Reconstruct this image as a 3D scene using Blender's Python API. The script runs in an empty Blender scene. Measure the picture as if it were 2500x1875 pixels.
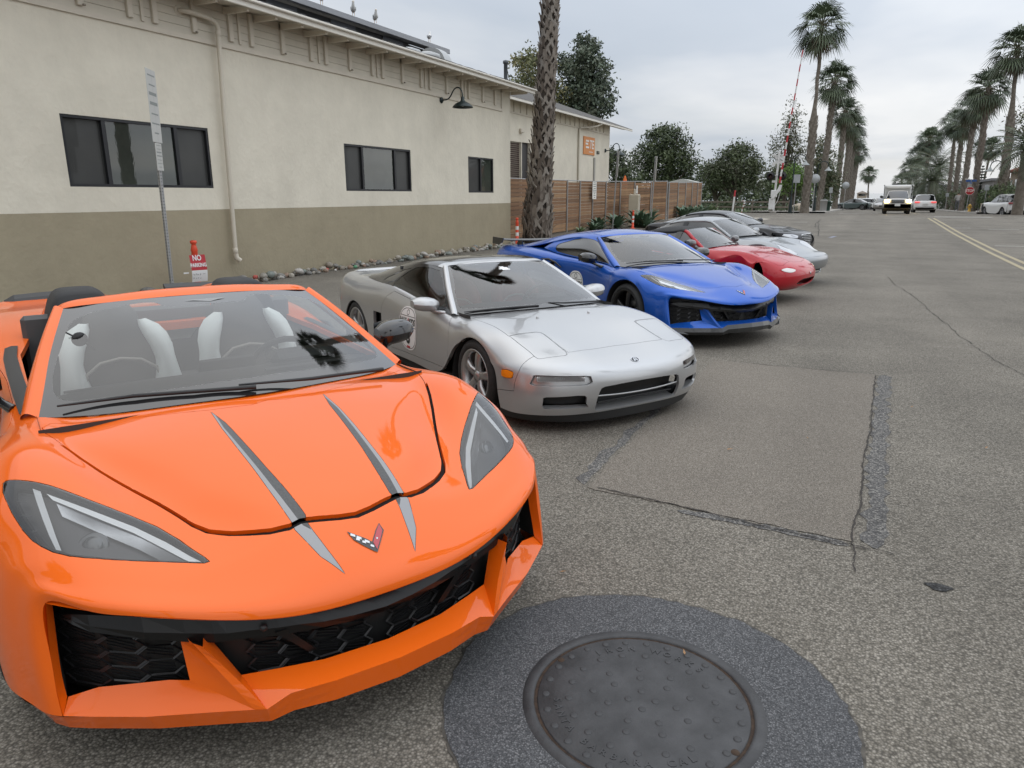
import bpy, bmesh, math, random
import numpy as np
from mathutils import Vector, Matrix
from math import sin, cos, pi, radians, atan2, hypot, sqrt
random.seed(7); np.random.seed(7)
S = bpy.context.scene
C = S.collection
# ------------------------------------------------------------------ camera
CAMH = 1.6377
cd = bpy.data.cameras.new('camera'); cam = bpy.data.objects.new('camera', cd); C.objects.link(cam)
cd.sensor_width = 36.0; cd.sensor_fit = 'HORIZONTAL'; cd.lens = 25.158; cd.clip_start = 0.05; cd.clip_end = 30000
_r = Vector((0.90104989, 0.43371487, -0.00071069)); _u = Vector((-0.10777103, 0.22548272, 0.96826801)); _f = Vector((-0.42011249, 0.8723812, -0.24991308))
_m = Matrix((_r, _u, -_f)).transposed().to_4x4(); _m.translation = (0, 0, CAMH); cam.matrix_world = _m
S.camera = cam
# ------------------------------------------------------------------ sky, sun, exposure
SUN_EL, SUN_AZ = radians(50), radians(58)      # azimuth measured from +Y towards +X
w = bpy.data.worlds.new('World'); S.world = w; w.use_nodes = True
nt = w.node_tree; N = nt.nodes; L = nt.links; N.clear()
def nd(t, **k):
 n = N.new(t)
 for a, b in k.items(): setattr(n, a, b)
 return n
out = nd('ShaderNodeOutputWorld'); bg = nd('ShaderNodeBackground'); bg.inputs['Strength'].default_value = 0.10
sky = nd('ShaderNodeTexSky', sky_type='NISHITA'); sky.sun_disc = False; sky.sun_elevation = SUN_EL; sky.sun_rotation = SUN_AZ
sky.air_density = 1.0; sky.dust_density = 2.0; sky.ozone_density = 1.0
tc = nd('ShaderNodeTexCoord'); sep = nd('ShaderNodeSeparateXYZ'); L.new(tc.outputs['Generated'], sep.inputs[0])
# project the view direction on a cloud layer: xy / (z + 0.12)
def mth(op, a, b=None, c=None):
 n = nd('ShaderNodeMath', operation=op)
 for i, v in enumerate((a, b, c)):
  if v is None: continue
  if isinstance(v, (int, float)): n.inputs[i].default_value = v
  else: L.new(v, n.inputs[i])
 return n.outputs[0]
zc = mth('MAXIMUM', sep.outputs[2], 0.0); zd = mth('ADD', zc, 0.10)
cx = mth('DIVIDE', sep.outputs[0], zd); cy = mth('DIVIDE', sep.outputs[1], zd)
cmb = nd('ShaderNodeCombineXYZ'); L.new(cx, cmb.inputs[0]); L.new(cy, cmb.inputs[1])
def noise(scale, detail, off):
 mp = nd('ShaderNodeMapping'); mp.inputs['Location'].default_value = off; mp.inputs['Scale'].default_value = (1.0, 0.75, 1)
 L.new(cmb.outputs[0], mp.inputs[0]); t = nd('ShaderNodeTexNoise'); t.inputs['Scale'].default_value = scale
 t.inputs['Detail'].default_value = detail; t.inputs['Roughness'].default_value = 0.5; t.inputs['Distortion'].default_value = 0.25
 L.new(mp.outputs[0], t.inputs['Vector']); return t.outputs['Fac']
n1 = noise(0.42, 5, (3.1, 1.7, 0)); n2 = noise(0.9, 6, (8.4, 4.2, 0))
cr = nd('ShaderNodeValToRGB'); e = cr.color_ramp.elements
e[0].position = 0.40; e[0].color = (5.5, 6.0, 6.7, 1); e[1].position = 0.60; e[1].color = (8.3, 8.4, 8.5, 1)
L.new(n1, cr.inputs[0])
cov = nd('ShaderNodeValToRGB'); e = cov.color_ramp.elements
e[0].position = 0.30; e[0].color = (.80, .80, .80, 1); e[1].position = 0.58; e[1].color = (.97, .97, .97, 1); L.new(n2, cov.inputs[0])
# CIE overcast luminance: brighter towards the zenith
grad = mth('MULTIPLY_ADD', zc, 1.0, 0.93)
# thin overcast: the cloud glows smoothly towards the hidden sun
dt = nd('ShaderNodeVectorMath', operation='DOT_PRODUCT'); L.new(tc.outputs['Generated'], dt.inputs[0]); dt.inputs[1].default_value = (sin(SUN_AZ) * cos(SUN_EL), cos(SUN_AZ) * cos(SUN_EL), sin(SUN_EL))
grad = mth('MULTIPLY', grad, mth('MULTIPLY_ADD', mth('POWER', mth('MAXIMUM', dt.outputs['Value'], 0.0), 2.0), 0.70, 0.96))
vm = nd('ShaderNodeVectorMath', operation='SCALE'); L.new(cr.outputs[0], vm.inputs[0]); L.new(grad, vm.inputs['Scale'])
mx = nd('ShaderNodeMix', data_type='RGBA'); L.new(cov.outputs[0], mx.inputs[0]); L.new(sky.outputs[0], mx.inputs[6]); L.new(vm.outputs[0], mx.inputs[7])
L.new(mx.outputs[2], bg.inputs[0]); L.new(bg.outputs[0], out.inputs[0])
sd = bpy.data.lights.new('sun', 'SUN'); sun = bpy.data.objects.new('sun', sd); C.objects.link(sun)
sd.energy = 0.55; sd.angle = radians(179); sd.color = (1.0, .95, .88)
_d = Vector((sin(SUN_AZ) * cos(SUN_EL), cos(SUN_AZ) * cos(SUN_EL), sin(SUN_EL))); sun.rotation_euler = _d.to_track_quat('Z', 'Y').to_euler()
V = S.view_settings; V.view_transform = 'Standard'; V.look = 'None'; V.exposure = 0.0; V.gamma = 1.0; V.use_curve_mapping = False
S.cycles.max_bounces = 8; S.cycles.transparent_max_bounces = 16; S.cycles.caustics_reflective = False; S.cycles.caustics_refractive = False
# ------------------------------------------------------------------ materials
MATS = {}
def mat(name, col=(.5, .5, .5), rough=.5, metal=0., coat=0., var=0., vscale=8., bump=0., bscale=40., spec=.5, emit=None, es=0., col2=None, detail=4., coat_rough=.03, aniso=None):
 if name in MATS: return MATS[name]
 m = bpy.data.materials.new(name); m.use_nodes = True; t = m.node_tree; b = t.nodes['Principled BSDF']
 b.inputs['Base Color'].default_value = (*col, 1); b.inputs['Roughness'].default_value = rough; b.inputs['Metallic'].default_value = metal
 b.inputs['Coat Weight'].default_value = coat; b.inputs['Coat Roughness'].default_value = coat_rough; b.inputs['Specular IOR Level'].default_value = spec
 if emit: b.inputs['Emission Color'].default_value = (*emit, 1); b.inputs['Emission Strength'].default_value = es
 if var or bump or col2:
  tc = t.nodes.new('ShaderNodeTexCoord')
  nz = t.nodes.new('ShaderNodeTexNoise'); nz.inputs['Scale'].default_value = vscale; nz.inputs['Detail'].default_value = detail; t.links.new(tc.outputs['Object'], nz.inputs['Vector'])
  if var or col2:
   r = t.nodes.new('ShaderNodeValToRGB'); e = r.color_ramp.elements; e[0].position = .3; e[1].position = .7
   c2 = col2 or tuple(min(1, c * (1 + var)) for c in col); c1 = col if col2 else tuple(c * (1 - var) for c in col)
   e[0].color = (*c1, 1); e[1].color = (*c2, 1); t.links.new(nz.outputs['Fac'], r.inputs[0]); t.links.new(r.outputs[0], b.inputs['Base Color'])
  if bump:
   n2 = t.nodes.new('ShaderNodeTexNoise'); n2.inputs['Scale'].default_value = bscale; n2.inputs['Detail'].default_value = 5; t.links.new(tc.outputs['Object'], n2.inputs['Vector'])
   bp = t.nodes.new('ShaderNodeBump'); bp.inputs['Strength'].default_value = bump; bp.inputs['Distance'].default_value = .02; t.links.new(n2.outputs['Fac'], bp.inputs['Height']); t.links.new(bp.outputs[0], b.inputs['Normal'])
 MATS[name] = m; return m
def glass_mat(name, tint=(.8, .85, .84), ior=1.5, refl=1.0, rough=0.0):
 """one thin sheet of glass: tinted see-through with Fresnel reflection"""
 if name in MATS: return MATS[name]
 m = bpy.data.materials.new(name); m.use_nodes = True; t = m.node_tree; t.nodes.clear()
 o = t.nodes.new('ShaderNodeOutputMaterial'); tr = t.nodes.new('ShaderNodeBsdfTransparent'); gl = t.nodes.new('ShaderNodeBsdfGlossy'); mx = t.nodes.new('ShaderNodeMixShader')
 fr = t.nodes.new('ShaderNodeFresnel'); fr.inputs['IOR'].default_value = ior; tr.inputs[0].default_value = (*tint, 1); gl.inputs['Roughness'].default_value = rough
 mu = t.nodes.new('ShaderNodeMath'); mu.operation = 'MULTIPLY'; mu.inputs[1].default_value = refl; mu.use_clamp = True
 t.links.new(fr.outputs[0], mu.inputs[0]); t.links.new(mu.outputs[0], mx.inputs[0]); t.links.new(tr.outputs[0], mx.inputs[1]); t.links.new(gl.outputs[0], mx.inputs[2]); t.links.new(mx.outputs[0], o.inputs[0])
 MATS[name] = m; return m
def paint(name, col, metal=.0, rough=.35, coat=.8, flake=0.):
 """car paint: coloured base under clear coat"""
 m = mat(name, col, rough, metal, coat, coat_rough=.012, spec=.12); m.node_tree.nodes['Principled BSDF'].inputs['Coat IOR'].default_value = 1.5
 return m
# ------------------------------------------------------------------ scene tree helpers
def tag(o, label=None, cat=None, group=None, kind=None):
 if label: o['label'] = label
 if cat: o['category'] = cat
 if group: o['group'] = group
 if kind: o['kind'] = kind
 return o
def thing(name, label, cat, loc=(0, 0, 0), rz=0., group=None):
 o = bpy.data.objects.new(name, None); C.objects.link(o); o.location = loc; o.rotation_euler = (0, 0, rz); o.empty_display_size = .1
 return tag(o, label, cat, group)
def obj(name, me, parent=None, material=None):
 o = bpy.data.objects.new(name, me); C.objects.link(o)
 if parent: o.parent = parent
 if material is not None and len(me.materials) == 0:
  for m in (material if isinstance(material, (list, tuple)) else [material]): me.materials.append(m)
 return o
def children(o): return [c for c in C.objects if c.parent is o]
def copy_tree(o, parent=None):
 c = o.copy(); C.objects.link(c); c.parent = parent
 for ch in KIDS(o): copy_tree(ch, c)
 return c
_kid = {}
def KIDS(o): return list(o.children)
class MB:
 """mesh builder: boxes, tubes, lathes, prisms gathered in one mesh"""
 def __init__(s): s.v = []; s.f = []; s.sm = []; s.mi = []; s.m = 0; s.M = None
 def add(s, vs, fs, smooth=False):
  b = len(s.v)
  if s.M is not None: vs = [s.M @ Vector(p) for p in vs]
  s.v += [tuple(p) for p in vs]; s.f += [tuple(i + b for i in f) for f in fs]; s.sm += [smooth] * len(fs); s.mi += [s.m] * len(fs); return s
 def box(s, x0, x1, y0, y1, z0, z1):
  return s.add([(x0, y0, z0), (x1, y0, z0), (x1, y1, z0), (x0, y1, z0), (x0, y0, z1), (x1, y0, z1), (x1, y1, z1), (x0, y1, z1)],
                     [(3, 2, 1, 0), (4, 5, 6, 7), (0, 1, 5, 4), (1, 2, 6, 5), (2, 3, 7, 6), (3, 0, 4, 7)])
 def bbox(s, c, size, b=.01, rot=None):
  """box with chamfered edges"""
  x, y, z = (d / 2 for d in size); b = min(b, x * .9, y * .9, z * .9); vs = []; fs = []
  idx = {}
  for sx in (-1, 1):
   for sy in (-1, 1):
    for sz in (-1, 1):
     for k in range(3):
      p = [sx * (x - (0 if k == 0 else b)), sy * (y - (0 if k == 1 else b)), sz * (z - (0 if k == 2 else b))]
      idx[(sx, sy, sz, k)] = len(vs); vs.append(Vector(p))
  for k in range(3):
   a, c_ = [(1, 2), (0, 2), (0, 1)][k]
   for sgn in (-1, 1):
    q = []
    for (p1, p2) in ((-1, -1), (1, -1), (1, 1), (-1, 1)):
     t = [0, 0, 0]; t[k] = sgn; t[a] = p1; t[c_] = p2; q.append(idx[(*t, k)])
    if (sgn > 0) == (k == 1): q.reverse()
    fs.append(tuple(q))
  for k in range(3):      # edges parallel to axis k join faces a and c_
   a, c_ = [(1, 2), (0, 2), (0, 1)][k]
   for s1 in (-1, 1):
    for s2 in (-1, 1):
     t0 = [0, 0, 0]; t0[k] = -1; t0[a] = s1; t0[c_] = s2; t1 = list(t0); t1[k] = 1
     fs.append((idx[(*t0, a)], idx[(*t1, a)], idx[(*t1, c_)], idx[(*t0, c_)]))
  for sx in (-1, 1):
   for sy in (-1, 1):
    for sz in (-1, 1): fs.append(tuple(idx[(sx, sy, sz, k)] for k in range(3)))
  # orient outward
  F2 = []
  for f in fs:
   cc = sum((vs[i] for i in f), Vector()) / len(f); n = (vs[f[1]] - vs[f[0]]).cross(vs[f[2]] - vs[f[0]])
   F2.append(f if n.dot(cc) > 0 else tuple(reversed(f)))
  if rot is not None: vs = [rot @ v for v in vs]
  c = Vector(c); return s.add([v + c for v in vs], F2)
 def tube(s, pts, r, n=8, cap=True, smooth=True):
  pts = [Vector(p) for p in pts]; k = len(pts); rs = r if isinstance(r, (list, tuple)) else [r] * k; vs = []; fs = []
  t0 = (pts[1] - pts[0]).normalized(); up = Vector((0, 0, 1)) if abs(t0.z) < .9 else Vector((1, 0, 0)); a = t0.cross(up).normalized()
  for i, p in enumerate(pts):
   t = ((pts[min(i + 1, k - 1)] - p).normalized() + (p - pts[max(i - 1, 0)]).normalized())
   t = t.normalized() if t.length > 1e-6 else t0
   a = (a - t * a.dot(t)).normalized(); b = t.cross(a)
   for j in range(n): an = 2 * pi * j / n; vs.append(p + (a * cos(an) + b * sin(an)) * rs[i])
  for i in range(k - 1):
   for j in range(n): fs.append((i * n + j, i * n + (j + 1) % n, (i + 1) * n + (j + 1) % n, (i + 1) * n + j))
  s.add(vs, fs, smooth)
  if cap: s.add(vs[:n], [tuple(range(n))]); s.add(vs[-n:], [tuple(reversed(range(n)))])
  return s
 def lathe(s, prof, n=24, axis='z', c=(0, 0, 0), smooth=True, a0=0., a1=2 * pi):
  """prof: list of (r, h) spun about an axis"""
  vs = []; fs = []; k = len(prof); full = abs(a1 - a0 - 2 * pi) < 1e-6; m = n if full else n + 1
  for i in range(m):
   an = a0 + (a1 - a0) * i / n; ca, sa = cos(an), sin(an)
   for (r, h) in prof:
    p = (r * ca, r * sa, h) if axis == 'z' else ((h, r * ca, r * sa) if axis == 'x' else (r * sa, h, r * ca))
    vs.append((p[0] + c[0], p[1] + c[1], p[2] + c[2]))
  for i in range(n):
   i2 = (i + 1) % m
   for j in range(k - 1): fs.append((i * k + j, i2 * k + j, i2 * k + j + 1, i * k + j + 1))
  return s.add(vs, fs, smooth)
 def prism(s, pts, d):
  """polygon of 3d points pushed along vector d"""
  n = len(pts); d = Vector(d); a = [Vector(p) for p in pts]; vs = a + [p + d for p in a]
  nrm = Vector()
  for i in range(n): nrm += a[i].cross(a[(i + 1) % n])
  fl = nrm.dot(d) > 0
  fs = [tuple(range(n)), tuple(range(2 * n - 1, n - 1, -1))] + [(i, i + n, (i + 1) % n + n, (i + 1) % n) for i in range(n)]
  if fl: fs = [tuple(reversed(f)) for f in fs]
  return s.add(vs, fs)
 def quad(s, *p, smooth=False): return s.add(p, [tuple(range(len(p)))], smooth)
 def grid(s, G, smooth=True, flip=False):
  """G: list of rows of points"""
  nu, nv = len(G), len(G[0]); vs = [p for r in G for p in r]
  fs = [(i * nv + j, i * nv + j + 1, (i + 1) * nv + j + 1, (i + 1) * nv + j) for i in range(nu - 1) for j in range(nv - 1)]
  if flip: fs = [tuple(reversed(f)) for f in fs]
  return s.add(vs, fs, smooth)
 def mesh(s, name='m', mats=None):
  me = bpy.data.meshes.new(name); me.from_pydata(s.v, [], s.f)
  me.polygons.foreach_set('use_smooth', s.sm); me.polygons.foreach_set('material_index', s.mi)
  for m in (mats or []): me.materials.append(m)
  me.update(); return me
 def build(s, name, material=None, parent=None):
  ms = material if isinstance(material, (list, tuple)) else ([material] if material else [])
  return obj(name, s.mesh(name, ms), parent)
def text_mesh(txt, size=1., depth=.0, align='CENTER', bold=0.):
 cu = bpy.data.curves.new('t', 'FONT'); cu.body = txt; cu.size = size; cu.extrude = depth; cu.align_x = align; cu.align_y = 'CENTER'; cu.resolution_u = 3; cu.offset = bold
 o = bpy.data.objects.new('t', cu); C.objects.link(o); dg = bpy.context.evaluated_depsgraph_get(); me = bpy.data.meshes.new_from_object(o.evaluated_get(dg))
 bpy.data.objects.remove(o); bpy.data.curves.remove(cu); return me
def add_text(name, txt, M, size, material, parent, depth=.0015, bold=0., sx=1.):
 me = text_mesh(txt, size, depth, bold=bold); me.transform(M @ Matrix.Diagonal((sx, 1, 1, 1))); me.materials.clear(); me.materials.append(material); return obj(name, me, parent)
# ------------------------------------------------------------------ smooth surfaces through control nets, cut along outlines
def spl(P, n, closed_mirror=False, cr=()):
 """cubic spline through points P (k,3), n samples per span, chordal parameter; cr: indices where it breaks"""
 P = np.asarray(P, float); k = len(P)
 if cr:
  cs = [0] + [c for c in cr if 0 < c < k - 1] + [k - 1]; out = []
  for a, b in zip(cs[:-1], cs[1:]):
   q = spl(P[a:b + 1], n); out.append(q if a == 0 else q[1:])
  return np.concatenate(out)
 if closed_mirror:
  M = P[1:4][::-1] * np.array([1, -1, 1]); m = len(M); Q = np.concatenate([M, P]); r = spl(Q, n); return r[m * n:]
 if k == 2: return P[0] + (P[1] - P[0]) * np.linspace(0, 1, n + 1)[:, None]
 d = np.sqrt(np.maximum(np.linalg.norm(np.diff(P, axis=0), axis=1), 1e-6)) ** 1.4
 A = np.zeros((k, k)); R = np.zeros((k, P.shape[1])); A[0, 0] = A[-1, -1] = 1
 for i in range(1, k - 1):
  A[i, i - 1] = d[i - 1]; A[i, i] = 2 * (d[i - 1] + d[i]); A[i, i + 1] = d[i]
  R[i] = 6 * ((P[i + 1] - P[i]) / d[i] - (P[i] - P[i - 1]) / d[i - 1])
 m = np.linalg.solve(A, R); out = []
 for i in range(k - 1):
  t = np.linspace(0, 1, n + 1)[(0 if i == 0 else 1):][:, None] * d[i]; h = d[i]
  out.append(m[i] * (h - t) ** 3 / (6 * h) + m[i + 1] * t ** 3 / (6 * h) + (P[i] / h - m[i] * h / 6) * (h - t) + (P[i + 1] / h - m[i + 1] * h / 6) * t)
 return np.concatenate(out)
def net(rows, nu=6, nv=6, mirror=True, crow=(), ccol=()):
 """tensor spline surface: rows[u][v] -> grid (Nu,Nv,3)"""
 R = np.array([spl(r, nv, mirror and abs(r[0][1]) < 1e-6 and 0 not in ccol, ccol) for r in np.asarray(rows, float)])
 return np.stack([spl(R[:, j], nu, False, crow) for j in range(R.shape[1])], 1)
def grid_normals(G):
 du = np.gradient(G, axis=0); dv = np.gradient(G, axis=1); n = np.cross(dv, du); l = np.linalg.norm(n, axis=2, keepdims=True); return n / np.maximum(l, 1e-12)
def in_poly(x, y, P):
 c = False; j = len(P) - 1
 for i in range(len(P)):
  a, b = P[i]; d, e = P[j]
  if (b > y) != (e > y) and x < (d - a) * (y - b) / (e - b) + a: c = not c
  j = i
 return c
AX = {'top': (0, 1), 'side': (0, 2), 'front': (1, 2)}
class Skin:
 """half body surface (y>=0) that is cut into regions and mirrored"""
 def __init__(s, G, flip=False):
  G = np.asarray(G); s.bm = bmesh.new(); s.nl = s.bm.verts.layers.float_vector.new('nn'); s.rl = s.bm.faces.layers.int.new('reg'); s.reg = {'body': 0}
  s.add(G, flip)
 def add(s, G, flip=False, reg='body'):
  Nn = grid_normals(G) * (-1 if flip else 1); nu, nv = G.shape[:2]; V = []
  for i in range(nu):
   r = []
   for j in range(nv):
    v = s.bm.verts.new(G[i, j]); n = Nn[i, j].copy()
    if abs(G[i, j, 1]) < 1e-6: n[1] = 0
    v[s.nl] = n; r.append(v)
   V.append(r)
  rid = s.rid(reg)
  for i in range(nu - 1):
   for j in range(nv - 1):
    q = [V[i][j], V[i + 1][j], V[i + 1][j + 1], V[i][j + 1]]
    if not flip: q.reverse()
    try: f = s.bm.faces.new(q); f.smooth = True; f[s.rl] = rid
    except ValueError: pass
 def rid(s, n):
  if n not in s.reg: s.reg[n] = len(s.reg)
  return s.reg[n]
 def cut(s, poly, ax, reg, filt=None, only=('body',), assign=True):
  """cut along a closed outline drawn in a view ('top','side','front'); faces inside become region reg"""
  a, b = AX[ax]; P = [(p[a], p[b]) if len(p) == 3 else tuple(p) for p in poly]; ok = [s.rid(o) for o in only]
  X0 = min(p[0] for p in P) - .003; X1 = max(p[0] for p in P) + .003; Y0 = min(p[1] for p in P) - .003; Y1 = max(p[1] for p in P) + .003
  def bb(f):
   xs = [v.co[a] for v in f.verts]; ys = [v.co[b] for v in f.verts]; return min(xs), max(xs), min(ys), max(ys)
  def good(f):
   if f[s.rl] not in ok: return False
   q = bb(f)
   if q[0] > X1 or q[1] < X0 or q[2] > Y1 or q[3] < Y0: return False
   return filt is None or filt(f.calc_center_median(), f.normal)
  s.bm.normal_update(); cand = [f for f in s.bm.faces if good(f)]
  for i in range(len(P)):
   p, q = P[i], P[(i + 1) % len(P)]; l = hypot(q[0] - p[0], q[1] - p[1])
   if l < 1e-6: continue
   x0, x1 = sorted((p[0], q[0])); y0, y1 = sorted((p[1], q[1])); e = 1e-4
   sel = []
   for f in cand:
    t = bb(f)
    if t[0] > x1 + e or t[1] < x0 - e or t[2] > y1 + e or t[3] < y0 - e: continue
    sg = [(v.co[a] - p[0]) * (q[1] - p[1]) - (v.co[b] - p[1]) * (q[0] - p[0]) for v in f.verts]
    if min(sg) < -1e-7 and max(sg) > 1e-7: sel.append(f)
   if not sel: continue
   co = [0, 0, 0]; no = [0, 0, 0]; co[a], co[b] = p; no[a], no[b] = q[1] - p[1], -(q[0] - p[0])
   ge = set(sel)
   for f in sel: ge.update(f.edges); ge.update(f.verts)
   ss = set(sel); keep = [f for f in cand if f not in ss]
   r = bmesh.ops.bisect_plane(s.bm, geom=list(ge), dist=2e-5, plane_co=co, plane_no=Vector(no).normalized())
   nf = [g for g in r['geom'] if isinstance(g, bmesh.types.BMFace)]
   cand = keep + [f for f in nf if f.is_valid]; cand = list(dict.fromkeys(f for f in cand if f.is_valid))
  if assign:
   rid = s.rid(reg)
   for f in cand:
    c = f.calc_center_median()
    if in_poly(c[a], c[b], P): f[s.rl] = rid
 def part(s, reg, gap=0., flange=0., off=0., mirror=True, fl_mat=None, side=1, thick=0.):
  """mesh of one region: gap shrinks its outline, flange folds it inward, off pushes it out"""
  rid = s.reg[reg]; fs = [f for f in s.bm.faces if f[s.rl] == rid]; b2 = bmesh.new(); nl = b2.verts.layers.float_vector.new('nn'); mp = {}
  for f in fs:
   for v in f.verts:
    if v not in mp: w_ = b2.verts.new(v.co); w_[nl] = v[s.nl]; mp[v] = w_
   try: g = b2.faces.new([mp[v] for v in f.verts]); g.smooth = True
   except ValueError: pass
  bnd = [e for e in b2.edges if len(e.link_faces) == 1 and not (abs(e.verts[0].co.y) < 1e-4 and abs(e.verts[1].co.y) < 1e-4)]
  if gap:
   mv = {}
   for e in bnd:
    c = e.link_faces[0].calc_center_median(); t = (e.verts[1].co - e.verts[0].co)
    if t.length < 1e-9: continue
    t.normalize(); mid = (e.verts[0].co + e.verts[1].co) / 2; d = c - mid; d -= t * d.dot(t)
    if d.length < 1e-9: continue
    d.normalize()
    for v in e.verts: mv.setdefault(v, []).append(d)
   for v, ds in mv.items():
    d = sum(ds, Vector());
    if d.length > 1e-6: v.co += d.normalized() * gap * min(1.6, len(ds) / max(d.length, .6))
  if off:
   for v in b2.verts: v.co += Vector(v[nl]).normalized() * off
  if flange:
   dup = {}
   def dv(v, k):
    if (v, k) not in dup:
     w_ = b2.verts.new(v.co - Vector(v[nl]).normalized() * (flange if k else 0)); dup[(v, k)] = w_
    return dup[(v, k)]
   for e in bnd:
    f = e.link_faces[0]; l = [x for x in f.loops if x.edge == e][0]; a_, b_ = l.vert, l.link_loop_next.vert
    try: g = b2.faces.new([dv(b_, 0), dv(a_, 0), dv(a_, 1), dv(b_, 1)]); g.smooth = True
    except ValueError: pass
   b2.normal_update()
   for (v, k), w_ in dup.items(): w_[nl] = w_.normal
  V = [v.co.copy() for v in b2.verts]; Nn = [Vector(v[nl]) for v in b2.verts]
  b2.verts.index_update(); F = [tuple(v.index for v in f.verts) for f in b2.faces]; b2.free()
  if mirror:
   k = len(V); V += [Vector((p.x, -p.y, p.z)) for p in V[:k]]; Nn += [Vector((p.x, -p.y, p.z)) for p in Nn[:k]]; F += [tuple(i + k for i in reversed(f)) for f in F]
  elif side < 0:
   V = [Vector((p.x, -p.y, p.z)) for p in V]; Nn = [Vector((p.x, -p.y, p.z)) for p in Nn]; F = [tuple(reversed(f)) for f in F]
  return V, F, Nn
 def build(s, reg, name, material, parent, **k):
  V, F, Nn = s.part(reg, **k); return skin_obj(name, V, F, Nn, material, parent)
 def pair(s, reg, name, material, parent, **k):
  return [s.build(reg, name, material, parent, mirror=False, side=sd_, **k) for sd_ in (1, -1)]
def skin_obj(name, V, F, Nn, material, parent):
 me = bpy.data.meshes.new(name); me.from_pydata([tuple(v) for v in V], [], F); me.polygons.foreach_set('use_smooth', [True] * len(F)); me.update()
 bad = [i for i, n in enumerate(Nn) if n.length < 1e-6]
 nn = [tuple(n.normalized()) if n.length > 1e-6 else (0, 0, 0) for n in Nn]
 if len(me.vertices) == len(nn): me.normals_split_custom_set_from_vertices(nn)
 return obj(name, me, parent, material)
def sheet(name, rows, material, parent, nu=6, nv=6, mirror=True, flip=False, crow=(), ccol=(), both=False):
 """smooth panel through a small net (y>=0 half mirrored when mirror)"""
 G = net(rows, nu, nv, mirror, crow, ccol); Nn = grid_normals(G) * (-1 if flip else 1); a, b = G.shape[:2]
 V = [Vector(p) for p in G.reshape(-1, 3)]; NN = [Vector(p) for p in Nn.reshape(-1, 3)]
 if mirror:
  for p, n in zip(V, NN):
   if abs(p.y) < 1e-6: n.y = 0
 F = [(i * b + j, i * b + j + 1, (i + 1) * b + j + 1, (i + 1) * b + j) for i in range(a - 1) for j in range(b - 1)]
 if flip: F = [tuple(reversed(f)) for f in F]
 if mirror or both:
  k = len(V); V += [Vector((p.x, -p.y, p.z)) for p in V[:k]]; NN += [Vector((p.x, -p.y, p.z)) for p in NN[:k]]; F += [tuple(i + k for i in reversed(f)) for f in F]
 return skin_obj(name, V, F, NN, material, parent)
def smooth_poly(pts, n=5, closed=True, cr=()):
 """spline through 2d/3d outline points; cr = indices of sharp corners"""
 P = np.asarray(pts, float)
 if P.shape[1] == 2: P = np.c_[P, np.zeros(len(P))]; two = True
 else: two = False
 if closed:
  if cr:
   k = cr[0]; P = np.roll(P, -k, 0); c2 = [c - k for c in cr if c != k]; P = np.concatenate([P, P[:1]]); q = spl(P, n, cr=tuple(c2))[:-1]
  else:
   m = 3; Q = np.concatenate([P[-m:], P, P[:m + 1]]); q = spl(Q, n)[m * n:-(m + 0) * n][:len(P) * n]
 else: q = spl(P, n, cr=tuple(cr))
 return [tuple(p[:2]) if two else tuple(p) for p in q]
def gz(y):
 """street profile: level, a rise to the rail crossing, then gently down to the sea"""
 return float(np.interp(y, [-1e4, 9, 13, 20, 26, 36, 46, 51, 55, 60, 66, 76, 90, 115, 200, 300, 330], [0, 0, .05, .07, .10, .22, .42, .51, .56, .57, .53, .43, .35, .2, -.6, -2.2, -2.6]))
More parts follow.
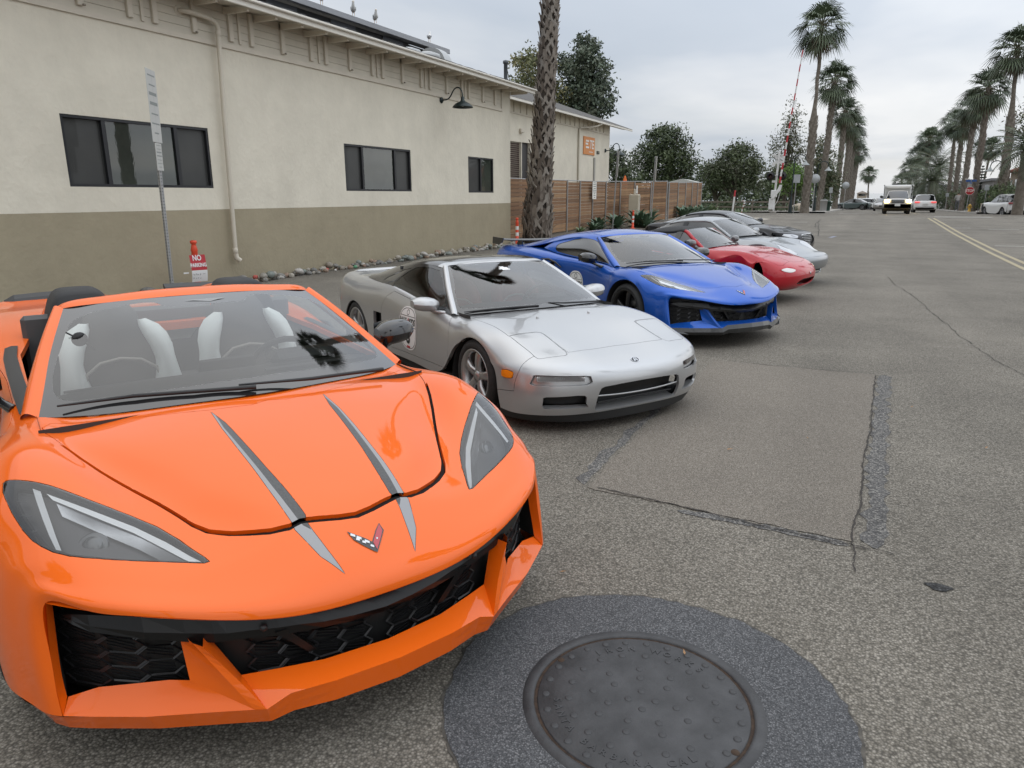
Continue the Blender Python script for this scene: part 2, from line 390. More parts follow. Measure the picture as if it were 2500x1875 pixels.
# ------------------------------------------------------------------ ground, road, patch, manhole
def asphalt(name, c_dark, c_mid, c_light, scale=95., bump=.5, blotch=.22, rough=.9):
 if name in MATS: return MATS[name]
 m = bpy.data.materials.new(name); m.use_nodes = True; t = m.node_tree; b = t.nodes['Principled BSDF']; b.inputs['Roughness'].default_value = rough; b.inputs['Specular IOR Level'].default_value = .3
 n = lambda k: t.nodes.new(k); lk = t.links.new
 g = n('ShaderNodeNewGeometry'); v = n('ShaderNodeTexVoronoi'); v.inputs['Scale'].default_value = scale; v.feature = 'F1'; lk(g.outputs['Position'], v.inputs['Vector'])
 sp = n('ShaderNodeSeparateColor'); lk(v.outputs['Color'], sp.inputs[0]); r = n('ShaderNodeValToRGB'); e = r.color_ramp.elements
 e[0].position = .0; e[0].color = (*c_dark, 1); e[1].position = 1.; e[1].color = (*c_light, 1); q = e.new(.55); q.color = (*c_mid, 1); lk(sp.outputs[0], r.inputs[0])
 # pitch-dark binder between the stones
 d = n('ShaderNodeMapRange'); d.inputs[1].default_value = .25; d.inputs[2].default_value = .75; d.inputs[3].default_value = 1.; d.inputs[4].default_value = .45; lk(v.outputs['Distance'], d.inputs[0])
 mv = n('ShaderNodeMix'); mv.data_type = 'RGBA'; mv.blend_type = 'MULTIPLY'; mv.inputs[0].default_value = 1.; lk(r.outputs[0], mv.inputs[6])
 cb = n('ShaderNodeCombineColor'); [lk(d.outputs[0], cb.inputs[i]) for i in range(3)]; lk(cb.outputs[0], mv.inputs[7])
 nz = n('ShaderNodeTexNoise'); nz.inputs['Scale'].default_value = .55; nz.inputs['Detail'].default_value = 7; nz.inputs['Roughness'].default_value = .62; lk(g.outputs['Position'], nz.inputs['Vector'])
 mr = n('ShaderNodeMapRange'); mr.inputs[1].default_value = .3; mr.inputs[2].default_value = .7; mr.inputs[3].default_value = 1 - blotch; mr.inputs[4].default_value = 1 + blotch; lk(nz.outputs['Fac'], mr.inputs[0])
 sc = n('ShaderNodeVectorMath'); sc.operation = 'SCALE'; lk(mv.outputs[2], sc.inputs[0]); lk(mr.outputs[0], sc.inputs['Scale'])
 # long oily tracks along the lanes
 mp = n('ShaderNodeMapping'); mp.inputs['Scale'].default_value = (.9, .06, 1); lk(g.outputs['Position'], mp.inputs[0]); n3 = n('ShaderNodeTexNoise'); n3.inputs['Scale'].default_value = 1.; n3.inputs['Detail'].default_value = 4; lk(mp.outputs[0], n3.inputs['Vector'])
 m3 = n('ShaderNodeMapRange'); m3.inputs[1].default_value = .3; m3.inputs[2].default_value = .7; m3.inputs[3].default_value = .9; m3.inputs[4].default_value = 1.1; lk(n3.outputs['Fac'], m3.inputs[0])
 s2 = n('ShaderNodeVectorMath'); s2.operation = 'SCALE'; lk(sc.outputs[0], s2.inputs[0]); lk(m3.outputs[0], s2.inputs['Scale']); lk(s2.outputs[0], b.inputs['Base Color'])
 bp = n('ShaderNodeBump'); bp.inputs['Strength'].default_value = bump; bp.inputs['Distance'].default_value = .006; bp.invert = True; lk(v.outputs['Distance'], bp.inputs['Height']); lk(bp.outputs[0], b.inputs['Normal'])
 MATS[name] = m; return m
def sheet_poly(name, pts, material, lift, parent=None, kind='structure', sub=1.0):
 """flat sheet following the street profile; pts (x,y)"""
 m = MB(); m.add([(x, y, gz(y) + lift) for x, y in pts], [tuple(range(len(pts)))]); o = m.build(name, material, parent)
 if kind and not parent: tag(o, kind=kind)
 return o
def jag(a, b, n, amp, rnd):
 return [(a[0] + (b[0] - a[0]) * i / n + rnd.uniform(-amp, amp), a[1] + (b[1] - a[1]) * i / n + rnd.uniform(-amp, amp)) for i in range(n)]
def ground():
 ROAD = asphalt('road asphalt', (.155, .140, .116), (.210, .190, .158), (.325, .298, .255), 115., .4)
 ys = [-60, -20, 0, 9] + list(range(10, 70, 2)) + [75, 80, 90, 100, 115, 130, 160, 200, 250, 300, 330]; xs = [-160, -60, -30, -14, -7, 0, 4, 9, 14, 30, 60, 160]
 m = MB(); m.grid([[(x, y, gz(y)) for x in xs] for y in ys], True, False); tag(m.build('ground', ROAD), kind='structure')
 m = MB(); m.add([(-3500, 325, -2.9), (3500, 325, -2.9), (6000, 7000, 47), (-6000, 7000, 47)], [(0, 1, 2, 3)]); tag(m.build('sea', mat('sea water', (.05, .08, .10), .18, bump=.3, bscale=.3)), kind='structure')
 rnd = random.Random(3)
 # relaid rectangle of smoother asphalt
 PA = asphalt('patch asphalt', (.185, .163, .135), (.222, .196, .163), (.31, .278, .238), 140., .2, .10)
 A, B_, C_, D_ = (-1.27, 7.52), (.25, 7.53), (.12, 3.63), (-1.31, 3.71)
 pts = jag(A, B_, 26, .012, rnd) + jag(B_, C_, 50, .010, rnd) + jag(C_, D_, 26, .012, rnd) + jag(D_, A, 30, .015, rnd); sheet_poly('road_patch', pts, PA, .004)
 TAR = asphalt('tar seal', (.09, .088, .086), (.15, .145, .14), (.30, .285, .26), 95., .4, .25); CR = mat('crack black', (.035, .030, .026), .95)
 def ribbon(name, a, b, n, w0, w1, lift, mt, amp=.012, wj=.5):
  dx, dy = b[0] - a[0], b[1] - a[1]; l = hypot(dx, dy); nx, ny = -dy / l, dx / l; m = MB(); L_, R_ = [], []
  off = 0
  for i in range(n + 1):
   t = i / n; off += rnd.uniform(-amp, amp); off *= .9; x, y = a[0] + dx * t + nx * off, a[1] + dy * t + ny * off; ww0 = w0 * rnd.uniform(1 - wj, 1 + wj) * (.15 if i in (0, n) else 1); ww1 = w1 * rnd.uniform(1 - wj, 1 + wj) * (.15 if i in (0, n) else 1)
   L_.append((x + nx * ww0, y + ny * ww0, gz(y) + lift)); R_.append((x - nx * ww1, y - ny * ww1, gz(y) + lift))
  m.grid([L_, R_], False, True); return tag(m.build(name, mt), kind='structure')
 ribbon('tar_seam', (.33, 7.56), (.20, 3.60), 60, .05, .055, .003, TAR, .006); ribbon('tar_seam', (.10, 3.58), (-.75, 3.62), 30, .02, .035, .003, TAR, .008); ribbon('tar_seam', (-1.33, 3.75), (-1.34, 5.6), 26, .05, .02, .003, TAR, .012)
 ribbon('crack', (.25, 7.50), (.12, 3.60), 110, .004, .004, .009, CR, .006, .8); ribbon('crack', (.30, 3.56), (-1.25, 3.73), 70, .004, .004, .009, CR, .006, .8); ribbon('crack', (.26, 7.53), (-1.10, 7.53), 60, .004, .004, .009, CR, .010, .8)
 ribbon('crack', (.12, 3.62), (.14, 3.30), 12, .004, .003, .009, CR, .012, .8)
 ribbon('crack', (1.25, 9.6), (.55, 17.), 60, .004, .004, .006, CR, .02, .8); ribbon('crack', (1.6, 7.5), (1.25, 9.6), 30, .003, .003, .006, CR, .02, .8); ribbon('crack', (-2.2, 39), (-2.6, 48), 30, .02, .02, .006, CR, .05, .7); ribbon('crack', (-1.6, 32), (-2.3, 46), 40, .015, .015, .006, CR, .05, .7)
 m = MB(); m.add([(.46 + .05 * cos(a_) * (1 + .3 * sin(3 * a_)), 3.32 + .035 * sin(a_), .004) for a_ in np.linspace(0, 2 * pi, 17)[:-1]], [tuple(range(16))]); tag(m.build('oil_stain', asphalt('oil stain', (.03, .03, .03), (.05, .05, .05), (.09, .09, .09))), kind='structure')
 # manhole: dark collar, iron frame, cover with studs and letters
 cx_, cy_ = -.503, 2.047; COL = asphalt('collar asphalt', (.085, .087, .092), (.105, .107, .112), (.20, .20, .205), 190., .25, .12)
 m = MB(); n = 120; ri = .385; rs = [.668 + rnd.uniform(-.008, .008) + .010 * sin(3 * 2 * pi * i / n) for i in range(n)]; V_ = []
 m.grid([[(cx_ + r_ * cos(2 * pi * i / n), cy_ + r_ * sin(2 * pi * i / n), .005) for r_ in (ri, (ri + rs[i % n]) / 2, rs[i % n])] for i in range(n + 1)], False, True); tag(m.build('manhole_collar', COL), kind='structure')
 m = MB(); ro = [r_ + .006 + rnd.uniform(-.004, .008) for r_ in rs]; m.grid([[(cx_ + r_ * cos(2 * pi * i / n), cy_ + r_ * sin(2 * pi * i / n), .003) for r_ in (rs[i % n] - .01, ro[i % n])] for i in range(n + 1)], False, True); tag(m.build('collar_joint', mat('joint grit', (.075, .068, .058), .95, var=.5, vscale=30)), kind='structure')
 IR = mat('cast iron', (.046, .046, .048), .6, .15, var=.35, vscale=9, bump=.12, bscale=60, detail=8); t = thing('manhole_cover', 'round cast iron manhole cover with raised studs and lettering', 'manhole cover', (cx_, cy_, 0))
 f = MB(); f.lathe([(.402, .001), (.400, .0065), (.372, .0085), (.362, .006), (.361, -.02)], 64); f.build('frame', IR, t)
 f = MB(); f.lathe([(.3635, .0022), (.346, .0022)], 64); f.build('groove', mat('rust dirt', (.022, .014, .010), .95, col2=(.06, .036, .022), vscale=40), t)
 f = MB(); f.lathe([(0, .0075), (.2, .0075), (.347, .0065), (.351, .003), (.351, -.02)], 64); f.build('cover', IR, t)
 st = MB(); st.lathe([(0, .0034), (.0085, .0034), (.0120, .0022), (.0135, -.001)], 14); sm = st.mesh('stud', [IR]); k = 0
 for ring, nn, ph in ((.045, 4, .3), (.115, 7, .1), (.165, 9, .5), (.245, 18, .05), (.322, 26, .1)):
  for i in range(nn):
   a_ = 2 * pi * i / nn + ph; o = obj('stud', sm, t); o.location = (ring * cos(a_), ring * sin(a_), .0068)
 for txt, r_, a0, a1, flip in (('SANTA BARBARA CAL', .283, radians(205), radians(318), 1), ('IRON WORKS', .283, radians(140), radians(60), 0)):
  for i, ch in enumerate(txt):
   if ch == ' ': continue
   a_ = a0 + (a1 - a0) * i / (len(txt) - 1); rz = a_ + pi / 2 if flip else a_ - pi / 2
   add_text('letter', ch, Matrix.Translation((r_ * cos(a_), r_ * sin(a_), .0078)) @ Matrix.Rotation(rz - 0, 4, 'Z'), .036, IR, t, .0012, .0008)
 for a_ in (radians(165), radians(-18)):
  f = MB(); f.lathe([(0, .0085), (.012, .0085), (.014, .006)], 12, 'z', (.338 * cos(a_), .338 * sin(a_), 0)); f.build('pick_hole', mat('rust dirt', (.055, .032, .02), .95), t)
 # yellow double line, white marks
 YL = mat('worn yellow paint', (.37, .305, .175), .8, col2=(.29, .26, .19), vscale=9, detail=8); WL = mat('worn white paint', (.52, .51, .49), .8, col2=(.36, .35, .33), vscale=10, detail=8)
 def line(name, x0, x1, y0, y1, mt, wy=None):
  n = max(2, int((y1 - y0) / 2)); m = MB(); m.grid([[(x0 + (x1 - x0) * 0, y, gz(y) + .005), (x1, y, gz(y) + .005)] for y in np.linspace(y0, y1, n + 1)], False, False); return tag(m.build(name, mt), kind='structure')
 line('yellow_line', 3.36, 3.48, 5, 51, YL); line('yellow_line', 3.64, 3.76, 5, 51, YL); line('yellow_line', 3.36, 3.48, 64, 150, YL); line('yellow_line', 3.64, 3.76, 64, 150, YL)
 for x0, x1, y in ((3.95, 5.4, 28.6), (3.75, 4.5, 40.3), (5.1, 6.3, 39.5), (-3.6, -2.9, 43.8)): line('road_mark', x0, x1, y, y + .12, WL)
 line('stop_line', -1.9, 3.2, 61.5, 62.1, WL); line('stop_line', 3.9, 7.0, 53.2, 53.7, WL)
 m = MB(); m.add([(-1.25, 31.4, gz(31.4) + .005), (-1.1, 31.4, gz(31.4) + .005), (-.95, 32.2, gz(32.2) + .005), (-1.1, 32.2, gz(32.2) + .005)], [(0, 1, 2, 3)]); tag(m.build('road_mark', mat('blue paint mark', (.25, .27, .36), .8)), kind='structure')
 # rails across the street
 RL = mat('rail steel', (.16, .14, .13), .35, .8)
 for y in (56.6, 58.05): m = MB(); m.box(-60, 40, y - .035, y + .035, gz(y) - .05, gz(y) + .006); tag(m.build('rail', RL), kind='structure')
 # pavements with kerbs
 PV = mat('pavement concrete', (.33, .31, .28), .9, var=.12, vscale=1.5, bump=.1, bscale=30); KB = mat('kerb concrete', (.36, .34, .31), .85, var=.15, vscale=3)
 def pave(name, xa, xb, y0, y1, kx):
  m = MB(); ys_ = np.linspace(y0, y1, max(2, int((y1 - y0) / 6))); m.grid([[(xa, y, gz(y) + .13), (xb, y, gz(y) + .13)] for y in ys_], False, False); tag(m.build(name, PV), kind='structure')
  m = MB(); s = 1 if kx == xb else -1; m.grid([[(kx, y, gz(y) - .02), (kx + s * .0, y, gz(y) + .128), (kx - s * .15, y, gz(y) + .136)] for y in ys_], False, s > 0); tag(m.build('kerb', KB), kind='structure')
 pave('pavement_left', -9.0, -2.9, 62.5, 250, -2.9); pave('pavement_right', 7.6, 10.5, 66, 250, 7.6); pave('pavement_right', 8.9, 13, 20, 50, 8.9)
 # lighter apron at the drive
 sheet_poly('drive_apron', [(-11.9, 44.2), (-6.9, 46.6), (-5.6, 45.4), (-5.2, 47.5), (-9, 55), (-30, 55), (-30, 48)], mat('apron concrete', (.34, .31, .26), .9, var=.1, vscale=2), .006)
 m = MB(); m.grid([[(x_, y_, gz(y_) - .01), (x_ + .02, y_ + .02, gz(y_) + .12), (x_ - .12, y_ + .12, gz(y_) + .125)] for x_, y_ in ((-9.6, 44.9), (-7.6, 45.8), (-6.6, 46.5), (-6.4, 47.4))], False, True); tag(m.build('kerb', mat('kerb red', (.22, .10, .08), .85)), kind='structure')
 GR = mat('grass', (.05, .085, .025), .95, col2=(.09, .12, .04), vscale=3, detail=8)
 sheet_poly('lawn', [(-60, 60), (-9.2, 62), (-9.2, 140), (-60, 140)], GR, .05); sheet_poly('planting_bed', [(-12.4, 23.4), (-10.2, 24.4), (-9.4, 36.5), (-10.4, 43.2), (-12.6, 42)], mat('bed soil', (.10, .085, .065), .95, var=.3, vscale=5), .02)
 # fallen leaves
 LV = mat('fallen leaf', (.30, .17, .08), .8)
 for i, (x, y, s, a_) in enumerate(((-.66, 4.72, .03, .4), (-.43, 2.36, .016, 2), (-1.06, 2.72, .02, .2), (.9, 5.5, .02, 1), (-.2, 5.2, .015, 2.2), (.5, 6.4, .02, .7))):
  m = MB(); m.M = Matrix.Translation((x, y, gz(y) + .012)) @ Matrix.Rotation(a_, 4, 'Z'); m.add([(-s * .5, 0, 0), (0, -s * .3, .003), (s, 0, .008), (0, s * .3, .004)], [(0, 1, 2, 3)]); tag(m.build('fallen_leaf', LV), 'small dry brown leaf lying on the asphalt', 'leaf', 'dry leaves on the asphalt')
ground()
# ------------------------------------------------------------------ long stucco building on the left
def stucco(name, col, var=.075):
 if name in MATS: return MATS[name]
 m = bpy.data.materials.new(name); m.use_nodes = True; t = m.node_tree; b = t.nodes['Principled BSDF']; b.inputs['Roughness'].default_value = .88; b.inputs['Specular IOR Level'].default_value = .25
 n = t.nodes.new; lk = t.links.new; g = n('ShaderNodeNewGeometry')
 z = n('ShaderNodeTexNoise'); z.inputs['Scale'].default_value = 1.3; z.inputs['Detail'].default_value = 10; z.inputs['Roughness'].default_value = .65; lk(g.outputs['Position'], z.inputs['Vector'])
 r = n('ShaderNodeValToRGB'); e = r.color_ramp.elements; e[0].position = .3; e[1].position = .72; e[0].color = (*[c * (1 - var) for c in col], 1); e[1].color = (*[min(1, c * (1 + var)) for c in col], 1); lk(z.outputs['Fac'], r.inputs[0])
 # faint rain streaks
 mp = n('ShaderNodeMapping'); mp.inputs['Scale'].default_value = (1, 2.2, .12); lk(g.outputs['Position'], mp.inputs[0]); z3 = n('ShaderNodeTexNoise'); z3.inputs['Scale'].default_value = 1.4; z3.inputs['Detail'].default_value = 6; lk(mp.outputs[0], z3.inputs['Vector'])
 mr = n('ShaderNodeMapRange'); mr.inputs[1].default_value = .35; mr.inputs[2].default_value = .75; mr.inputs[3].default_value = 1.0; mr.inputs[4].default_value = .965; lk(z3.outputs['Fac'], mr.inputs[0])
 s = n('ShaderNodeVectorMath'); s.operation = 'SCALE'; lk(r.outputs[0], s.inputs[0]); lk(mr.outputs[0], s.inputs['Scale']); lk(s.outputs[0], b.inputs['Base Color'])
 z2_ = n('ShaderNodeTexNoise'); z2_.inputs['Scale'].default_value = 14; z2_.inputs['Detail'].default_value = 7; lk(g.outputs['Position'], z2_.inputs['Vector']); z4_ = n('ShaderNodeTexNoise'); z4_.inputs['Scale'].default_value = 2.6; z4_.inputs['Detail'].default_value = 2; lk(g.outputs['Position'], z4_.inputs['Vector'])
 ad = n('ShaderNodeMath'); ad.operation = 'MULTIPLY_ADD'; ad.inputs[1].default_value = 2.2; lk(z4_.outputs['Fac'], ad.inputs[0]); lk(z2_.outputs['Fac'], ad.inputs[2])
 bp = n('ShaderNodeBump'); bp.inputs['Strength'].default_value = .5; bp.inputs['Distance'].default_value = .014; lk(ad.outputs[0], bp.inputs['Height']); lk(bp.outputs[0], b.inputs['Normal'])
 MATS[name] = m; return m
CREAM = (.68, .635, .53); OLIVE = (.335, .292, .205)
def wall_with_holes(name, x, y0, y1, z0, z1, holes, mt, parent, depth=.14):
 """wall facing +x with rectangular openings and their reveals"""
 ys = sorted({y0, y1, *[h[0] for h in holes], *[h[1] for h in holes]}); zs = sorted({z0, z1, *[h[2] for h in holes], *[h[3] for h in holes]}); m = MB(); idx = {}
 vs = []
 for y in ys:
  for z in zs: idx[(y, z)] = len(vs); vs.append((x, y, z))
 fs = []
 for i in range(len(ys) - 1):
  for j in range(len(zs) - 1):
   c = ((ys[i] + ys[i + 1]) / 2, (zs[j] + zs[j + 1]) / 2)
   if any(h[0] < c[0] < h[1] and h[2] < c[1] < h[3] for h in holes): continue
   fs.append((idx[(ys[i], zs[j])], idx[(ys[i + 1], zs[j])], idx[(ys[i + 1], zs[j + 1])], idx[(ys[i], zs[j + 1])]))
 m.add(vs, fs)
 for h in holes:
  a, b, c, d = h; q = x - depth
  m.add([(x, a, c), (q, a, c), (q, b, c), (x, b, c)], [(0, 1, 2, 3)]); m.add([(x, a, d), (x, b, d), (q, b, d), (q, a, d)], [(0, 1, 2, 3)]); m.add([(x, a, c), (x, a, d), (q, a, d), (q, a, c)], [(0, 1, 2, 3)]); m.add([(x, b, c), (q, b, c), (q, b, d), (x, b, d)], [(0, 1, 2, 3)])
 return m.build(name, mt, parent)
def sliding_window(parent, x, y0, y1, z0, z1, mulls, centre):
 """dark aluminium frame, side panes with insect screen, paler fixed middle pane"""
 al = mat('dark aluminium', (.022, .023, .026), .4, .3); w_ = bpy.data.objects.new('window', None); C.objects.link(w_); w_.parent = parent; w_.location = (x, (y0 + y1) / 2, z0); oy = (y0 + y1) / 2
 scr = mat('insect screen', (.030, .031, .029), .6, var=.2, vscale=1.5, coat=.25); inn = mat('blind grey', (.17, .185, .165), .8, var=.25, vscale=1.2, detail=6); gl = glass_mat('window glass', (.80, .84, .80), 1.5, 2.4)
 f = .045
 for a, b, c, d in ((y0, y1, z0, z0 + f), (y0, y1, z1 - f, z1), (y0, y0 + f, z0 + f, z1 - f), (y1 - f, y1, z0 + f, z1 - f)): m = MB(); m.box(-.06, .012, a - oy, b - oy, c - z0, d - z0); m.build('frame', al, w_)
 for q in mulls: m = MB(); m.box(-.055, .006, q - .035 - oy, q + .035 - oy, f, z1 - z0 - f); m.build('mullion', al, w_)
 ed = [y0 + f] + list(mulls) + [y1 - f]
 for i in range(len(ed) - 1):
  a = ed[i] + (.035 if i else 0); b = ed[i + 1] - (.035 if i < len(ed) - 2 else 0); mid = i == centre
  m = MB(); m.add([(-.05, a - oy, f), (-.05, b - oy, f), (-.05, b - oy, z1 - z0 - f), (-.05, a - oy, z1 - z0 - f)], [(0, 1, 2, 3)]); m.build('blind' if mid else 'insect_screen', inn if mid else scr, w_)
  if mid: m = MB(); m.add([(-.03, a - oy, f), (-.03, b - oy, f), (-.03, b - oy, z1 - z0 - f), (-.03, a - oy, z1 - z0 - f)], [(0, 1, 2, 3)]); m.build('pane', gl, w_)
 return w_
def gooseneck(parent, base, outw, mt, s=1., name='wall_lamp', label='dark green gooseneck barn lamp on the stucco wall under the eaves'):
 t = thing(name, label, 'lamp', base); f = MB(); f.lathe([(0, .05 * s), (.055 * s, .045 * s), (.085 * s, .02 * s), (.09 * s, 0)], 20, 'x'); f.build('wall_plate', mt, t)
 p = [(.04, 0, 0), (.16, 0, .0), (.26, 0, .04), (.34, 0, .14), (.42, 0, .25), (.53, 0, .30), (.63, 0, .25), (.68, 0, .14), (.69, 0, .02)]; p = [tuple(q * s for q in r) for r in spl(np.array(p), 3)]; f = MB(); f.tube(p, .019 * s, 8); f.build('arm', mt, t)
 f = MB(); f.lathe([(.0, .06), (.045, .05), (.05, -.03), (.075, -.07), (.20, -.13), (.285, -.215), (.29, -.235), (.275, -.22), (.19, -.14), (.06, -.085), (0, -.08)], 28, 'z', (.69 * 1, 0, .0)); 
 if s != 1: f.v = [(a * s, b * s, c * s) for a, b, c in f.v]
 f.build('shade', mt, t); f = MB(); f.lathe([(0, -.21 * s), (.04 * s, -.2 * s), (.055 * s, -.16 * s), (.03 * s, -.1 * s)], 14, 'z', (.69 * s, 0, 0)); f.build('bulb', mat('bulb glass', (.7, .7, .66), .2), t); return t
def board_mesh(): 
 m = MB(); m.bbox((0, 0, 0), (1, 1, 1), .06); return m.mesh('board')
def warehouse():
 X = -11.15; t = thing('stucco_building', 'long cream stucco building with olive base and shed eaves', 'building', (0, 0, 0)); t.rotation_euler = (.0045, 0, 0)
 cre = stucco('cream stucco', CREAM); oli = stucco('olive stucco', OLIVE, .08); trim = mat('cream trim', (.60, .55, .46), .7, var=.05, vscale=3); Y0, Y1 = -9., 23.05
 dz = lambda y: -.0045 * y
 W = [(7.40, 10.19, 1.80, 2.87), (14.13, 16.92, 1.77, 2.84), (20.08, 21.77, 1.75, 2.82)]
 wall_with_holes('wall', X, Y0, Y1, 1.41, 5.15, [(-3.5, -.7, 1.82, 2.88)] + W, cre, t); 
 m = MB(); m.add([(X, Y0, 1.41), (X, Y0, -.4), (X, Y1, -.4), (X, Y1, 1.41)], [(0, 1, 2, 3)]); m.build('wall_base', oli, t)
 m = MB(); m.add([(X, Y1, -.4), (X - 16, Y1, -.4), (X - 16, Y1, 8.2), (X - 8, Y1, 8.2), (X, Y1, 5.15)], [(0, 1, 2, 3, 4)]); m.build('end_wall', cre, t)
 for (a, b, c, d), mu, ce in zip(W, ((8.11, 9.48), (14.84, 16.21), (20.93,)), (1, 1, 1)): sliding_window(t, X - .02, a, b, c, d, mu, ce)
 sliding_window(t, X - .02, -3.5, -.7, 1.82, 2.88, (-2.8, -1.4), 1)
 # frieze: trim ledge, siding boards, battens, eave, rafters
 m = MB(); m.box(X, X + .035, Y0, Y1 - .65, 4.33, 4.41); m.build('trim_ledge', trim, t)
 for k in range(5): m = MB(); z0 = 4.41 + k * .132; m.add([(X + .022, Y0, z0), (X + .022, Y1 - .75, z0), (X + .012, Y1 - .75, z0 + .129), (X + .012, Y0, z0 + .129)], [(0, 1, 2, 3)]); m.add([(X + .022, Y0, z0), (X, Y0, z0), (X, Y1 - .75, z0), (X + .022, Y1 - .75, z0)], [(0, 1, 2, 3)]); m.build('siding_board', mat('siding cream', (.58, .54, .45), .75, var=.06, vscale=2.5), t)
 bm_ = MB(); bm_.bbox((.03, 0, .32), (.06, .10, .58), .008); b1 = bm_.mesh('batten', [trim]); bm_ = MB(); bm_.bbox((.02, 0, .36), (.03, .06, .66), .004); b2 = bm_.mesh('batten', [trim])
 for y in (1.2, 2.05, 2.5, 3.4, 4.2, 4.75, 5.6, 6.4, 6.9, 7.96, 8.81, 9.28, 10.09, 10.93, 11.45, 12.30, 13.16, 13.64, 14.48, 15.34, 15.76, 16.62, 17.5, 17.95, 18.83, 19.7, 20.12, 21.02, 21.85): o = obj('batten', b1, t); o.location = (X + .012, y, 4.43)
 for y in (6.65, 9.05, 11.16, 13.42, 15.55, 17.72, 19.9): o = obj('batten', b2, t); o.location = (X + .012, y, 4.42)
 cl = mat('clip steel', (.25, .22, .18), .5, .6)
 for y in (8.0, 10.1, 12.33, 14.5, 16.65, 18.86, 21.05): m = MB(); m.bbox((X + .085, y, 4.475), (.03, .05, .03), .008); m.build('clip', cl, t)
 m = MB(); m.bbox((X + .02, Y1 - .68, 4.74), (.05, .08, .82), .005); m.build('corner_board', trim, t)
 soff = mat('soffit cream', (.60, .56, .48), .8); m = MB(); m.add([(X, Y0, 5.07), (X, Y1 + .45, 5.07), (X + .66, Y1 + .45, 4.985), (X + .66, Y0, 4.985)], [(0, 1, 2, 3)]); m.build('soffit', soff, t)
 rf = MB(); rf.prism([(0, -.03, -.03), (0, -.03, .10), (.60, -.03, .02), (.60, -.03, -.03)], (0, .06, 0)); r_ = rf.mesh('rafter', [trim]); y = -8.6
 while y < Y1 + .4: o = obj('rafter', r_, t); o.location = (X + .01, y, 4.94); y += .72
 m = MB(); m.bbox((X + .68, (Y0 + Y1 + .5) / 2, 5.02), (.04, Y1 - Y0 + .5, .14), .008); m.build('fascia', mat('gutter white', (.72, .69, .62), .5), t)
 m = MB(); m.bbox((X + .73, (Y0 + Y1 + .5) / 2, 5.07), (.07, Y1 - Y0 + .54, .055), .015); m.build('gutter', mat('gutter white', (.72, .69, .62), .5), t)
 sh = mat('roof shingle dark', (.035, .035, .04), .9, var=.35, vscale=6, bump=.5, bscale=12)
 # wavy shingle edge
 ys = np.linspace(Y0, Y1 + .5, 180); rs = random.Random(5); m = MB(); e_ = [rs.uniform(-.012, .012) for _ in ys]; m.grid([[(X + .76, y, 5.10 + e), (X + .70, y, 5.125 + e), (X - 2.5, y, 5.60)] for y, e in zip(ys, e_)], True, True); m.build('roof', sh, t)
 m = MB(); m.add([(X - 2.5, Y0, 5.60), (X - 2.5, Y1 + .5, 5.60), (X - 5.0, Y1 + .5, 6.0), (X - 5.0, Y0, 6.0)], [(3, 2, 1, 0)]); m.build('roof_upper', sh, t)
 # raised monitor with dark panels
 XM = -16.; dk = [mat('monitor panel dark', (.016, .017, .02), .6), mat('monitor panel slate', (.055, .062, .075), .5)]; y = -4.
 k = 0
 while y < 26.4:
  w_ = 1.25 if k % 2 else 1.55; m = MB(); m.add([(XM + (.04 if k % 2 else 0), y, 6.15), (XM + (.04 if k % 2 else 0), min(26.5, y + w_), 6.15), (XM + (.04 if k % 2 else 0), min(26.5, y + w_), 7.10), (XM + (.04 if k % 2 else 0), y, 7.10)], [(0, 1, 2, 3)]); m.build('monitor_panel', dk[k % 2], t); y += w_; k += 1
 m = MB(); m.bbox((XM + .10, 11.2, 7.19), (.5, 31.2, .05), .01); m.bbox((XM + .36, 11.2, 7.20), (.05, 31.2, .16), .01); m.build('monitor_eave', mat('monitor eave grey', (.30, .31, .33), .6), t)
 m = MB(); m.add([(XM + .38, -4.4, 7.285), (XM + .38, 26.8, 7.285), (XM - 3, 26.8, 7.9), (XM - 3, -4.4, 7.9)], [(3, 2, 1, 0)]); m.build('monitor_roof', sh, t)
 m = MB(); m.add([(XM, 26.5, 6.1), (XM - 6, 26.5, 6.1), (XM - 6, 26.5, 7.9), (XM, 26.5, 7.15)], [(0, 1, 2, 3)]); m.build('monitor_end', dk[1], t)
 vm = mat('vent galvanised', (.42, .43, .43), .45, .5)
 for y, x in ((21.6, -14.2), (22.5, -14.0)):
  m = MB(); z = 6.12; m.lathe([(.30, -.3), (.30, z - 6.05), (.42, z - 6.0), (.44, z - 5.9), (.42, z - 5.82), (.20, z - 5.75), (0, z - 5.74)], 24, 'z', (x, y, 6.0)); m.build('roof_vent', vm, t)
 m = MB(); m.lathe([(.62, -.25), (.62, .25)], 20, 'y', (-14.6, 23.9, 6.15)); m.add([(-14.6 + .62 * cos(a_), 23.65, 6.15 + .62 * sin(a_)) for a_ in np.linspace(0, 2 * pi, 21)[:-1]], [tuple(range(20))]); m.build('roof_duct', vm, t)
 # drain pipe
 pm = mat('pipe cream', (.57, .52, .43), .6); m = MB(); m.tube([tuple(q) for q in spl(np.array([(X - .05, 9.80, 4.77), (X + .10, 9.84, 4.765), (X + .14, 10.0, 4.76), (X + .14, 10.40, 4.73), (X + .14, 10.52, 4.66), (X + .14, 10.53, 4.50)]), 4)], .042, 10); m.tube([(X + .14, 10.53, 4.55), (X + .12, 10.50, 3.), (X + .11, 10.46, .52)], .042, 10); m.tube([(X + .11, 10.46, .56), (X + .115, 10.47, .48), (X + .16, 10.52, .42)], .05, 10)
 for z in (4.52, .62): m.lathe([(.043, -.05), (.05, -.045), (.05, .045), (.043, .05)], 12, 'z', (X + (.14 if z > 1 else .11), 10.53 if z > 1 else 10.46, z))
